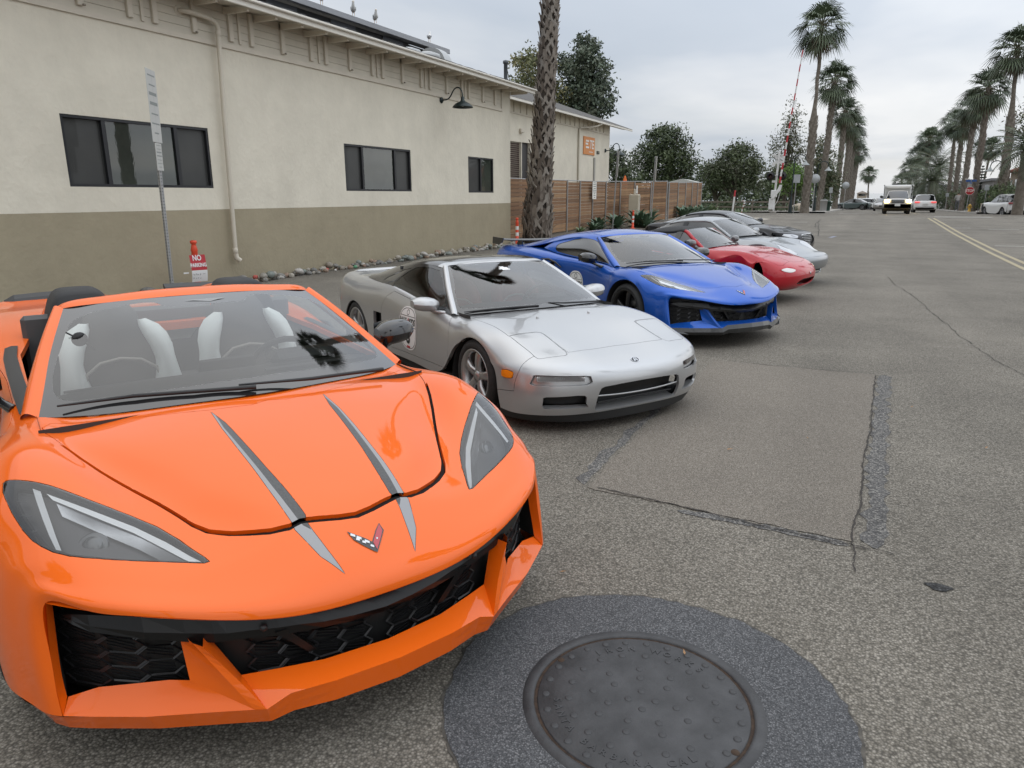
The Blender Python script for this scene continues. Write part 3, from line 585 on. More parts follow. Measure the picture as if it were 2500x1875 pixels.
 m.build('drain_pipe', pm, t); m = MB(); m.lathe([(.09, 0), (.085, .02), (.04, .022)], 16, 'x', (X + .015, 9.80, 4.77)); m.build('pipe_flange', pm, t)
 return t
warehouse()
gooseneck(None, (-11.14, 18.55, 4.35), 1, mat('lamp dark green', (.012, .022, .022), .4, .2))
def te_building():
 X = -14.; t = thing('stucco_building', 'smaller cream stucco building with orange TE wall sign', 'building'); t.rotation_euler = (.0045, 0, 0)
 cre = stucco('cream stucco', CREAM); trim = mat('cream trim', (.60, .55, .46), .7, var=.05, vscale=3); sh = mat('roof shingle dark', (.035, .035, .04), .9)
 wall_with_holes('wall', X, 23.2, 42.3, -.2, 5.62, [(28.2, 30.05, .2, 3.92), (30.12, 31.0, .2, 3.94)], cre, t, .2); m = MB(); m.add([(X, 42.3, -.2), (X - 14, 42.3, -.2), (X - 14, 42.3, 5.6), (X - 7, 42.3, 8.0), (X, 42.3, 5.62)], [(0, 1, 2, 3, 4)]); m.build('end_wall', cre, t)
 k = 0; z = .25; dm = [mat('shutter brown', (.085, .055, .048), .55), mat('shutter brown light', (.11, .075, .065), .5)]
 while z < 3.9: m = MB(); m.prism([(X - .12, 28.2, z), (X - .12, 30.05, z), (X - .09, 30.05, z + .06), (X - .09, 28.2, z + .06)], (-.02, 0, .0)); m.build('shutter_slat', dm[k % 2], t); z += .085; k += 1
 m = MB(); m.add([(X - .13, 30.12, .2), (X - .13, 31., .2), (X - .13, 31., 3.94), (X - .13, 30.12, 3.94)], [(0, 1, 2, 3)]); m.build('dark_door', mat('door dark', (.03, .028, .03), .5), t)
 m = MB(); m.add([(X + .6, 23.2, 5.46), (X + .6, 44.6, 5.46), (X, 44.6, 5.56), (X, 23.2, 5.56)], [(0, 1, 2, 3)]); m.build('soffit', mat('soffit cream', (.60, .56, .48), .8), t)
 m = MB(); m.bbox((X + .62, 33.9, 5.48), (.05, 21.6, .12), .01); m.build('gutter', mat('gutter white', (.72, .69, .62), .5), t)
 m = MB(); m.add([(X + .66, 23.2, 5.53), (X + .66, 44.7, 5.53), (X - 7, 44.7, 8.3), (X - 7, 23.2, 8.3)], [(3, 2, 1, 0)]); m.build('roof', mat('roof shingle grey', (.085, .08, .075), .9, var=.3, vscale=5, bump=.4, bscale=10), t)
 m = MB(); m.bbox((X + .02, 32.6, 5.08), (.03, 18.8, .06), .005); m.build('trim_ledge', trim, t); b_ = MB(); b_.bbox((.02, 0, .25), (.04, .07, .44), .004); bme = b_.mesh('batten', [trim])
 for i in range(27): o = obj('batten', bme, t); o.location = (X + .005, 24 + i * .66, 5.08)
 gm = mat('gutter white', (.72, .69, .62), .5); m = MB(); m.tube([tuple(q) for q in spl(np.array([(X + .6, 39.1, 5.42), (X + .5, 38.8, 5.30), (X + .15, 37.5, 5.12), (X + .06, 37.1, 5.02), (X + .06, 37.06, 4.8)]), 4)] + [(X + .06, 37.06, .3)], .05, 8); m.build('downspout', mat('downspout beige', (.50, .46, .38), .6), t)
 s = MB(); s.bbox((X + .03, 38.72, 4.27), (.03, 1.78, .92), .01); sg = s.build('wall_sign', mat('sign orange', (.62, .24, .07), .55), t); wh = mat('sign white', (.78, .75, .70), .6); M = Matrix.Translation((X + .05, 38.72, 4.27)) @ Matrix.Rotation(radians(90), 4, 'Z') @ Matrix.Rotation(radians(90), 4, 'X')
 for dy, z, w_ in ((-.52, .19, .38), (-.60, .04, .30), (-.60, -.0, .30), (-.50, -.14, .40)):
  if z == -.0: continue
  m = MB(); m.M = M; m.bbox((dy + .17, z + .05, .005), (w_ + .1, .10, .01), .01); m.build('sign_mark', wh, sg)
 add_text('sign_text', 'TE', M @ Matrix.Translation((.36, .06, .004)) @ Matrix(((1, .18, 0, 0), (0, 1, 0, 0), (0, 0, 1, 0), (0, 0, 0, 1))), .62, wh, sg, .004, .012, 1.); m = MB(); m.M = M
 for i in range(6): m.bbox((-.02 + i * .105, -.31, .003), (.085, .045, .004), .004)
 m.build('sign_strapline', wh, sg)
 m = MB(); m.bbox((X + .02, 40.25, 4.0), (.03, .42, .16), .005); n_ = m.build('number_plate', mat('plate dark', (.03, .035, .03), .5), t); add_text('plate_number', '509', Matrix.Translation((X + .037, 40.25, 4.0)) @ Matrix.Rotation(radians(90), 4, 'Z') @ Matrix.Rotation(radians(90), 4, 'X'), .14, mat('plate letters', (.45, .40, .28), .5), n_)
 m = MB(); m.bbox((X + .03, 39.65, 2.6), (.05, .22, 2.2), .01); m.build('conduit_panel', mat('conduit grey', (.30, .29, .26), .6), t); m = MB(); m.bbox((X + .06, 29.95, 4.40), (.12, .26, .18), .02); m.build('junction_box', trim, t)
 gooseneck(None, (X + .01, 41.5, 4.36), 1, mat('lamp dark green', (.012, .022, .022), .4, .2), 1.25, 'wall_lamp', 'dark gooseneck lamp at the corner beside the orange wall sign')
 m = MB(); m.lathe([(.09, -.5), (.09, .35), (.13, .36), (.13, .48), (0, .52)], 14, 'z', (-16, 32.6, 7.3)); m.build('flue', mat('flue grey', (.10, .11, .12), .5), t)
te_building()
# gulls on the roof edge
def gull(x, y, z, rz, s, label):
 t = thing('gull', label, 'bird', (x, y, z), rz, 'gulls standing on the roof edge'); w = mat('gull white', (.75, .75, .74), .7); g = mat('gull grey', (.28, .29, .31), .7); o = mat('gull orange', (.55, .30, .05), .6)
 pr = [(-.26, .0, .0), (-.20, .022, .01), (-.10, .06, .02), (0, .078, .03), (.09, .072, .06), (.15, .05, .11), (.175, .038, .16), (.19, .040, .20), (.20, .030, .235), (.20, 0, .25)]; m = MB(); m.tube([(a * s, 0, (c + .14) * s) for a, b, c in pr], [max(.002, b * s) for a, b, c in pr], 10); m.build('body', w, t)
 for sg in (1, -1):
  m = MB(); m.grid([[(a * s, sg * (b + .006) * s, (c + .14 + k) * s) for k in (.035, -.02)] for a, b, c in ((-.32, .005, .0), (-.20, .03, .015), (-.08, .064, .025), (.04, .08, .045), (.10, .068, .07))], True, sg < 0); m.build('wing', g, t); m = MB(); m.tube([(.0, sg * .03 * s, .10 * s), (.005 * s, sg * .03 * s, 0)], .006 * s, 5); m.tube([(-.01 * s, sg * .03 * s, .004), (.035 * s, sg * .03 * s, .004)], .006 * s, 5); m.build('leg', o, t)
 m = MB(); m.tube([(.22 * s, 0, .345 * s), (.275 * s, 0, .335 * s), (.285 * s, 0, .322 * s)], [.013 * s, .008 * s, .002 * s], 6); m.build('beak', o, t)
for y, rz, lb in ((19.10, 2.2, 'gull nearest the top left of the roof edge'), (20.65, -.9, 'gull standing tall, second along the roof edge from the left'), (21.83, -.8, 'gull third along the roof edge from the left'), (25.23, 2.0, 'gull at the far right of the roof edge near the vents')): gull(-15.62, y, 7.30 + .0045 * y, rz, 1.05, lb)
C8_ROWS = [
 [(1.017,0,.482),(1.010,.15,.483),(.985,.32,.495),(.930,.50,.528),(.845,.66,.556),(.745,.77,.565),(.640,.852,.564),(.645,.862,.42),(.672,.863,.30),(.690,.860,.236)],
 [(1.013,0,.508),(1.003,.15,.509),(.977,.32,.520),(.920,.50,.549),(.832,.67,.576),(.73,.785,.586),(.615,.872,.583),(.625,.890,.43),(.645,.891,.31),(.66,.888,.236)],
 [(.960,0,.563),(.950,.16,.560),(.918,.34,.560),(.86,.52,.578),(.765,.69,.602),(.66,.81,.612),(.55,.893,.598),(.565,.920,.43),(.58,.922,.31),(.59,.922,.236)],
 [(.889,0,.606),(.882,.17,.600),(.85,.35,.594),(.785,.535,.608),(.685,.71,.632),(.58,.835,.643),(.475,.924,.608),(.485,.952,.44),(.50,.956,.31),(.51,.956,.236)],
 [(.787,0,.658),(.783,.12,.656),(.765,.235,.650),(.69,.43,.640),(.57,.72,.680),(.47,.85,.687),(.39,.94,.63),(.40,.976,.47),(.408,.982,.33),(.405,.983,.236)],
 [(.60,0,.722),(.595,.16,.720),(.565,.325,.711),(.50,.49,.687),(.38,.73,.742),(.30,.868,.752),(.26,.958,.695),(.31,.983,.56),(.335,.991,.46),(.352,.991,.36)],
 [(.38,0,.777),(.375,.21,.774),(.345,.43,.755),(.30,.575,.728),(.22,.735,.792),(.17,.855,.802),(.15,.945,.742),(.19,.983,.66),(.22,.992,.60),(.24,.992,.55)],
 [(.15,0,.823),(.15,.27,.818),(.13,.545,.793),(.09,.655,.780),(.05,.745,.818),(.02,.85,.830),(.01,.938,.78),(.03,.98,.715),(.05,.992,.675),(.06,.992,.645)],
 [(-.03,0,.850),(-.03,.32,.842),(-.055,.62,.815),(-.075,.695,.812),(-.12,.755,.826),(-.14,.845,.828),(-.15,.932,.782),(-.15,.975,.72),(-.15,.99,.675),(-.155,.99,.64)],
 [(-.14,0,.862),(-.16,.30,.853),(-.24,.60,.828),(-.27,.69,.822),(-.29,.762,.823),(-.31,.84,.812),(-.31,.92,.77),(-.30,.965,.70),(-.295,.985,.62),(-.29,.985,.55)],
 [(-.38,0,.86),(-.39,.24,.858),(-.41,.47,.845),(-.43,.66,.832),(-.44,.775,.830),(-.44,.84,.802),(-.43,.905,.75),(-.41,.952,.62),(-.40,.975,.47),(-.39,.98,.34)],
 [(-.65,0,.85),(-.65,.24,.85),(-.65,.47,.845),(-.65,.66,.842),(-.65,.78,.842),(-.65,.838,.812),(-.64,.892,.74),(-.62,.925,.56),(-.60,.962,.33),(-.58,.985,.16)],
 [(-1.1,0,.85),(-1.1,.24,.855),(-1.1,.47,.86),(-1.1,.66,.862),(-1.1,.785,.862),(-1.1,.842,.835),(-1.1,.880,.74),(-1.1,.888,.54),(-1.1,.93,.32),(-1.1,.97,.15)],
 [(-1.6,0,.88),(-1.6,.24,.885),(-1.6,.47,.888),(-1.6,.66,.89),(-1.6,.79,.888),(-1.6,.868,.868),(-1.6,.920,.77),(-1.6,.905,.54),(-1.6,.94,.32),(-1.6,.98,.15)],
 [(-1.95,0,.93),(-1.95,.24,.93),(-1.95,.46,.93),(-1.95,.64,.928),(-1.95,.79,.925),(-1.95,.895,.903),(-1.95,.970,.80),(-1.95,.985,.60),(-1.96,.99,.36),(-1.98,1.0,.15)],
 [(-2.3,0,.95),(-2.3,.24,.955),(-2.3,.46,.955),(-2.3,.63,.952),(-2.3,.78,.948),(-2.3,.90,.925),(-2.3,.985,.84),(-2.32,1.005,.68),(-2.35,1.01,.50),(-2.37,1.01,.34)],
 [(-2.72,0,.945),(-2.72,.24,.955),(-2.72,.45,.958),(-2.72,.60,.955),(-2.72,.75,.95),(-2.72,.88,.933),(-2.72,.975,.87),(-2.72,1.01,.79),(-2.72,1.012,.73),(-2.72,1.012,.67)],
 [(-3.12,0,.93),(-3.12,.24,.94),(-3.12,.44,.945),(-3.12,.58,.945),(-3.12,.72,.943),(-3.12,.86,.925),(-3.12,.955,.85),(-3.10,.995,.68),(-3.08,1.005,.50),(-3.07,1.005,.34)],
 [(-3.46,0,.92),(-3.46,.24,.925),(-3.46,.43,.93),(-3.45,.57,.93),(-3.43,.70,.93),(-3.38,.84,.90),(-3.33,.93,.80),(-3.28,.965,.60),(-3.25,.97,.40),(-3.23,.97,.22)],
 [(-3.62,0,.78),(-3.62,.24,.78),(-3.61,.43,.78),(-3.59,.57,.78),(-3.55,.70,.77),(-3.47,.83,.72),(-3.40,.90,.60),(-3.36,.92,.45),(-3.33,.92,.33),(-3.31,.92,.22)],
 [(-3.55,0,.35),(-3.55,.24,.35),(-3.54,.43,.35),(-3.52,.57,.35),(-3.48,.69,.34),(-3.42,.79,.33),(-3.37,.83,.30),(-3.34,.85,.27),(-3.32,.85,.24),(-3.31,.85,.21)],
]
# ------------------------------------------------------------------ mid-engined wedge sports car (orange convertible, blue coupe)
C8_HL = [(.172,.903),(.170,.895),(.182,.884),(.215,.856),(.256,.816),(.294,.777),(.352,.72),(.413,.66),(.48,.602),(.557,.545),(.636,.504),(.704,.476),(.746,.457),(.769,.45),(.769,.464),(.746,.505),(.715,.563),(.677,.639),(.644,.699),(.616,.744),(.591,.777),(.552,.812),(.513,.835),(.469,.855),(.408,.874),(.327,.892),(.26,.902),(.213,.907)]
C8_HOOD = [(-.029,-.05),(-.029,0),(-.008,.07),(-.03,.225),(-.085,.383),(-.165,.534),(-.285,.735),(-.24,.764),(-.14,.758),(-.03,.726),(.095,.676),(.20,.628),(.31,.573),(.43,.515),(.53,.471),(.59,.443),(.635,.413),(.68,.358),(.712,.305),(.738,.258),(.752,.205),(.747,.170),(.752,.148),(.765,.10),(.778,.055),(.787,0),(.787,-.05)]
C8_GAP = [(-.14,.758),(-.03,.726),(.095,.676),(.20,.628),(.31,.573),(.43,.515),(.53,.471),(.59,.443),(.635,.413),(.68,.358),(.712,.305),(.738,.258),(.752,.205),(.747,.170),(.752,.148),(.765,.10),(.778,.055),(.787,0),(.787,-.05),(.809,-.05),(.809,0),(.799,.058),(.786,.105),(.772,.153),(.768,.172),(.773,.212),(.757,.267),(.728,.317),(.693,.370),(.646,.424),(.597,.454),(.534,.480),(.434,.524),(.313,.582),(.203,.637),(.098,.685),(-.027,.734),(-.14,.765)]
C8_STR_G = [(-.010,.226),(.148,.229),(.307,.223),(.446,.215),(.576,.209),(.673,.202),(.752,.195),(.78,.197),(.827,.183),(.89,.163),(.962,.119),(.885,.135),(.807,.150),(.765,.155),(.74,.148),(.659,.155),(.572,.164),(.466,.176),(.29,.191),(.111,.205)]
C8_STR_D = [(.02,.219),(.148,.222),(.307,.212),(.446,.202),(.576,.193),(.673,.184),(.74,.176),(.775,.170),(.800,.153),(.765,.153),(.74,.147),(.659,.1535),(.572,.1625),(.466,.1745),(.29,.1895),(.111,.2035)]
def c8_lipx(y):
 r = C8_ROWS[0]; ys = [p[1] for p in r[:7]]; xs = [p[0] for p in r[:7]]
 return float(np.interp(abs(y), ys, xs))
def lipz(y):
 r = C8_ROWS[0]; return float(np.interp(abs(y), [p[1] for p in r[:7]], [p[2] for p in r[:7]]))
def strip(name, A, Bp, material, parent, n=4, flip=False, smooth=True, extra=None, mirror=True):
 """ruled strip between polylines A and Bp, mirrored"""
 mb = MB(); A = [Vector(p) for p in A]; Bp = [Vector(p) for p in Bp]
 G = [[a.lerp(b, t / n) for t in range(n + 1)] for a, b in zip(A, Bp)]
 if not mirror: return mb.grid(G, smooth, flip).build(name, material, parent)
 Gm = [[Vector((p.x, -p.y, p.z)) for p in r] for r in G]
 if abs(A[0].y) < 1e-6 and abs(Bp[0].y) < 1e-6:      # one piece across the car
  return mb.grid(Gm[:0:-1] + G, smooth, flip).build(name, material, parent)
 mb.grid(G, smooth, flip).build(name, material, parent); return MB().grid(Gm, smooth, not flip).build(name, material, parent)
def wheel(name, parent, c, R, w, rim_r, rim_mat, spokes, side, steer=0., style='five'):
 """tyre with tread shoulders, rim barrel, spokes, hub, brake disc"""
 o = bpy.data.objects.new(name, None); C.objects.link(o); o.parent = parent; o.location = c; o.rotation_euler = (0, 0, steer)
 tm = mat('tyre rubber', (.018, .018, .018), .75, var=.3, vscale=30); h = w / 2; s = side
 t = MB(); t.lathe([(rim_r - .01, -h * .8), (rim_r + .012, -h * .98), (rim_r + .04, -h * 1.03), (R - .03, -h * .98), (R - .008, -h * .86), (R, -h * .6), (R, h * .6), (R - .008, h * .86), (R - .03, h * .98), (rim_r + .04, h * 1.03), (rim_r + .012, h * .98), (rim_r - .01, h * .8)], 40, 'y')
 t.build('tyre', tm, o)
 r = MB(); r.lathe([(rim_r - .012, -h * .7), (rim_r - .03, 0), (rim_r - .012, h * .72), (rim_r + .006, h * .95), (rim_r + .004, h * .99), (rim_r - .012, h * .93), (rim_r - .022, h * .7)] if s > 0 else [(rim_r - .022, -h * .7), (rim_r - .012, -h * .93), (rim_r + .004, -h * .99), (rim_r + .006, -h * .95), (rim_r - .012, -h * .72), (rim_r - .03, 0), (rim_r - .012, h * .7)], 40, 'y')
 yo = s * h * .88
 for k in range(spokes):
  an = 2 * pi * k / spokes + .2; ca, sa = cos(an), sin(an)
  def P(rad, tan, dy): return (rad * ca - tan * sa, yo + dy * s, rad * sa + tan * ca)
  if style == 'five': ww = (.034, .026, .034, .048); rr = (.045, rim_r * .45, rim_r * .75, rim_r - .01); dd = (-.012, .0, -.004, -.02)
  else: ww = (.022, .013, .011, .015); rr = (.045, rim_r * .45, rim_r * .75, rim_r - .01); dd = (-.035, -.01, -.004, -.012)
  ring = []
  for a, b, d in zip(rr, ww, dd): ring.append([P(a, -b, d - .035), P(a, -b, d - .006), P(a, -b * .55, d), P(a, b * .55, d), P(a, b, d - .006), P(a, b, d - .035)])
  r.grid(ring, True, flip=(s > 0))
 r.lathe([(0.0, yo - s * .004), (.03, yo - s * .004), (.034, yo - s * .01), (.05, yo - s * .014), (.056, yo - s * .04)], 20, 'y')
 r.build('rim', rim_mat, o)
 b = MB(); b.lathe([(.06, yo - s * .11), (rim_r * .72, yo - s * .11), (rim_r * .72, yo - s * .14)], 28, 'y'); b.build('brake_disc', mat('brake disc steel', (.12, .12, .125), .35, .9), o)
 return o
def plate_poly(mb, pts, S_, off):
 """thin raised polygon laid on surface points"""
 mb.add(pts, [tuple(range(len(pts)))])
def wheel_well(parent, cx, cz, R, y0, y1):
 for sg in (1, -1):
  m = MB(); G = [[(cx + R * cos(a), sg * y, cz + R * sin(a)) for y in (y1, y0)] for a in [pi * (1.12 - 1.24 * i / 14) for i in range(15)]]
  m.grid(G, True, flip=sg < 0); m.add([(cx + R * cos(pi * (1.12 - 1.24 * i / 14)), sg * y0, cz + R * sin(pi * (1.12 - 1.24 * i / 14))) for i in range(15)], [tuple(range(15))]); m.build('wheel_well', mat('underbody black', (.012, .012, .012), .8), parent)
def side_fn(G, sg, x0, z0):
 """maps sticker coordinates (u along, v up) onto the flank of a net, sg = side"""
 P = G.reshape(-1, 3); Nn = grid_normals(G).reshape(-1, 3); ok = Nn[:, 1] > .3; P = P[ok]; Nn = Nn[ok]
 def f(u, v, off=.003):
  x = x0 + (u if sg < 0 else -u); z = z0 + v; d = (P[:, 0] - x) ** 2 + (P[:, 2] - z) ** 2; i = np.argsort(d)[:6]; w_ = 1 / (d[i] + 1e-6); n = (Nn[i] * w_[:, None]).sum(0); n /= np.linalg.norm(n); c = (P[i] * w_[:, None]).sum(0) / w_.sum()
  y = c[1] - (n[0] * (x - c[0]) + n[2] * (z - c[2])) / max(n[1], .2); p = Vector((x, y, z)) + Vector(n) * off; return Vector((p.x, sg * p.y, p.z))
 return f
def decal_round(parent, f, num, w_=.40, h_=.56):
 """oval rally sticker with its words and number laid on the door"""
 n = 32; ex = lambda a: (w_ / 2 * math.copysign(abs(cos(a)) ** .8, cos(a)), h_ / 2 * math.copysign(abs(sin(a)) ** .8, sin(a))); m = MB(); k = [ex(2 * pi * i / n) for i in range(n + 1)]
 m.grid([[f(x * r, y * r) for r in (0, .25, .5, .75, 1)] for x, y in k], True); d = m.build('rally_sticker', mat('sticker white', (.80, .80, .79), .4), parent); s = h_ / .56
 bk = mat('sticker black', (.02, .02, .02), .5); rd = mat('sticker red', (.45, .03, .04), .5); b = MB(); b.grid([[f(x * r, y * r, .0045) for r in (.93, .905)] for x, y in k], True)
 for hw, y in ((.42, .155), (.46, .022)): b.grid([[f(x, y * s + dy, .0045) for dy in (0, .005)] for x in np.linspace(-hw * w_, hw * w_, 9)], True)
 b.grid([[f(r * s * cos(t), .205 * s + r * s * sin(t), .0045) for r in (.036, .028)] for t in np.linspace(0, 2 * pi, 17)], True); b.build('sticker_line', bk, d)
 def txt(t, x, y, size, mt, bold, sx, nm='sticker_text'):
  me = text_mesh(t, size, 0, 'LEFT', bold); 
  for v in me.vertices: v.co = f(x + v.co.x * sx, y + v.co.y, .0055)
  me.materials.clear(); me.materials.append(mt); obj(nm, me, d)
 z = .112 * s; W3 = (.245, .072, .215); tot = sum(W3); c = .86 * w_ / tot; x = -tot * c / 2
 for t, wd, mt in (('RALLY', W3[0], bk), ('4', W3[1], rd), ('KIDS', W3[2], bk)):
  me = text_mesh(t, z, 0, 'LEFT', .0025); xs = [v.co.x for v in me.vertices]; txt(t, x - min(xs) * wd * c / (max(xs) - min(xs)) * .94, .088 * s, z, mt, .0025, wd * c / (max(xs) - min(xs)) * .94); x += wd * c
 me = text_mesh(num, .26 * s, 0, 'LEFT', .006); xs = [v.co.x for v in me.vertices]; txt(num, -(min(xs) + max(xs)) / 2, -.11 * s, .26 * s, bk, .006, 1., 'sticker_number')
 q = MB(); q.grid([[f(x, y * s, .0045) for x in (-.1 * w_, 0, .1 * w_)] for y in (-.255, -.225)], True, True); q.build('sticker_flag', rd, d); return d
def mirror_pod(name, parent, base, c, size, body_mat, glass_mat_, arm_mat, yaw, side, wedge=.5):
 """door mirror: shaped pod on an arm, glass facing back"""
 sx, sy, sz = size; rows = []
 for i in range(7):      # outward stations
  t = i / 6; wv = (.55, .85, .98, 1.0, .97, .86, .5)[i]; ring = []
  for k in range(14):
   a = 2 * pi * k / 14; ca, sa = cos(a), sin(a); e = .75
   x = sx / 2 * math.copysign(abs(ca) ** e, ca) * wv * (1 if ca > 0 else .6); z = sz / 2 * math.copysign(abs(sa) ** e, sa) * (wv if sa > 0 else wv * (1 - wedge * .3 * t)) + sz * .12 * t
   ring.append((c[0] + x - .10 * sx * t, c[1] + side * (t - .5) * sy, c[2] + z))
  rows.append(ring + ring[:1])
 m = MB(); m.grid(rows, True, flip=side > 0)
 m.add(rows[0][:-1], [tuple(range(14))]); m.add(rows[-1][:-1], [tuple(range(14))]); o = m.build(name, body_mat, parent)
 g = MB(); xg = c[0] - sx * .30 - .002
 g.add([(xg - .012, c[1] - side * sy * .40, c[2] - sz * .34), (xg - .03, c[1] + side * sy * .38, c[2] - sz * .20), (xg - .03, c[1] + side * sy * .38, c[2] + sz * .46), (xg - .012, c[1] - side * sy * .40, c[2] + sz * .40)], [(0, 1, 2, 3)]); g.build('mirror_glass', glass_mat_, o)
 a = MB(); b = Vector(base); e = Vector((c[0] + .02, c[1] - side * sy * .3, c[2] - sz * .38))
 a.tube([b, b.lerp(e, .5) + Vector((0, 0, -.004)), e, e + Vector((0, side * .05, .02))], [.022, .017, .02, .02], 8); a.build('mirror_arm', arm_mat, o); return o
def wiper(parent, pts, w_=.012):
 m = MB(); m.tube(pts, [w_ * .8] + [w_ * .7] * (len(pts) - 2) + [w_ * .35], 6); return m.build('wiper', mat('wiper black', (.012, .012, .013), .45), parent)
def seat(parent, x, y, zb, zt, dark, bol, sx=1.):
 """sports seat: padded back with headrest, two coloured bolsters, cushion"""
 hgt = zt - zb; B = MB(); rows = []
 prof = [(0, .20), (.25, .215), (.45, .235), (.62, .235), (.70, .20), (.78, .165), (.90, .15), (.98, .115), (1.0, .06)]
 for t, hw in prof:
  lean = -.30 * t * hgt; zz = zb + t * hgt; r = []
  for k in range(9):
   u = (k - 4) / 4; bul = .05 * (1 - u * u) * (1 if t < .62 else .8); r.append((x + lean + bul + (.02 if .72 < t < .98 else 0), y + u * hw * .82, zz))
  rows.append(r)
 B.grid(rows, True); rb = [[(p[0] - .12, p[1], p[2]) for p in r] for r in rows]; B.grid(rb, True, True)
 for a, b in zip((rows[-1], ), (rb[-1], )): B.grid([a, b], True)
 B.grid([[r[0] for r in rows], [r[0] for r in rb]], True); B.grid([[r[-1] for r in rb], [r[-1] for r in rows]], True)
 o = B.build('seat', dark, parent)
 Q = MB()                   # curved cushion seam and belt slots
 Q.tube([(x + .012 - .30 * t * hgt + .05, y + u * .235 * .82, zb + t * hgt) for u, t in [(-.95, .34), (-.85, .44), (-.5, .52), (0, .545), (.5, .52), (.85, .44), (.95, .34)]], .009, 6); Q.build('seat_seam', mat('seat welt grey', (.30, .28, .25), .6), o)
 for s in (1, -1):
  m = MB(); pr = []
  for t, i, w2, f in [(0, .165, .13, .06), (.12, .16, .125, .10), (.28, .165, .11, .13), (.42, .185, .085, .13), (.52, .19, .075, .12), (.62, .175, .085, .11), (.72, .15, .09, .09), (.80, .135, .075, .06), (.86, .135, .03, .03)]:
   zz = zb + t * hgt; xx = x - .30 * t * hgt; r = []
   for k in range(6): an = pi * k / 5; r.append((xx + .02 + f * sin(an) * .75 + (.015 if k < 3 else 0), y + s * (i - .02 + w2 * 1.35 * (.5 - .5 * cos(an))), zz))
   pr.append(r)
  m.grid(pr, True, flip=s < 0); m.build('seat_bolster', bol, o)
 c = MB(); c.M = Matrix.Translation((x + .22, y, zb - .01)); c.bbox((0, 0, 0), (.50, .40, .16), .05); c.build('seat_cushion', dark, o)
 return o
def steering(parent, c, R, tilt, material):
 m = MB(); M = Matrix.Translation(c) @ Matrix.Rotation(tilt, 4, 'Y'); m.M = M
 m.tube([(0, R * cos(2 * pi * i / 24), R * sin(2 * pi * i / 24)) for i in range(25)], .016, 8, cap=False)
 for a in (pi * .05, pi * .95, pi * 1.5): m.tube([(0, 0, 0), (0, R * cos(a), R * sin(a))], .014, 6)
 m.lathe([(0, .03), (.05, .025), (.065, 0), (.05, -.03)], 14, 'x'); m.tube([(0, 0, 0), (.25, 0, -.0)], .03, 8)
 return m.build('steering_wheel', material, parent)
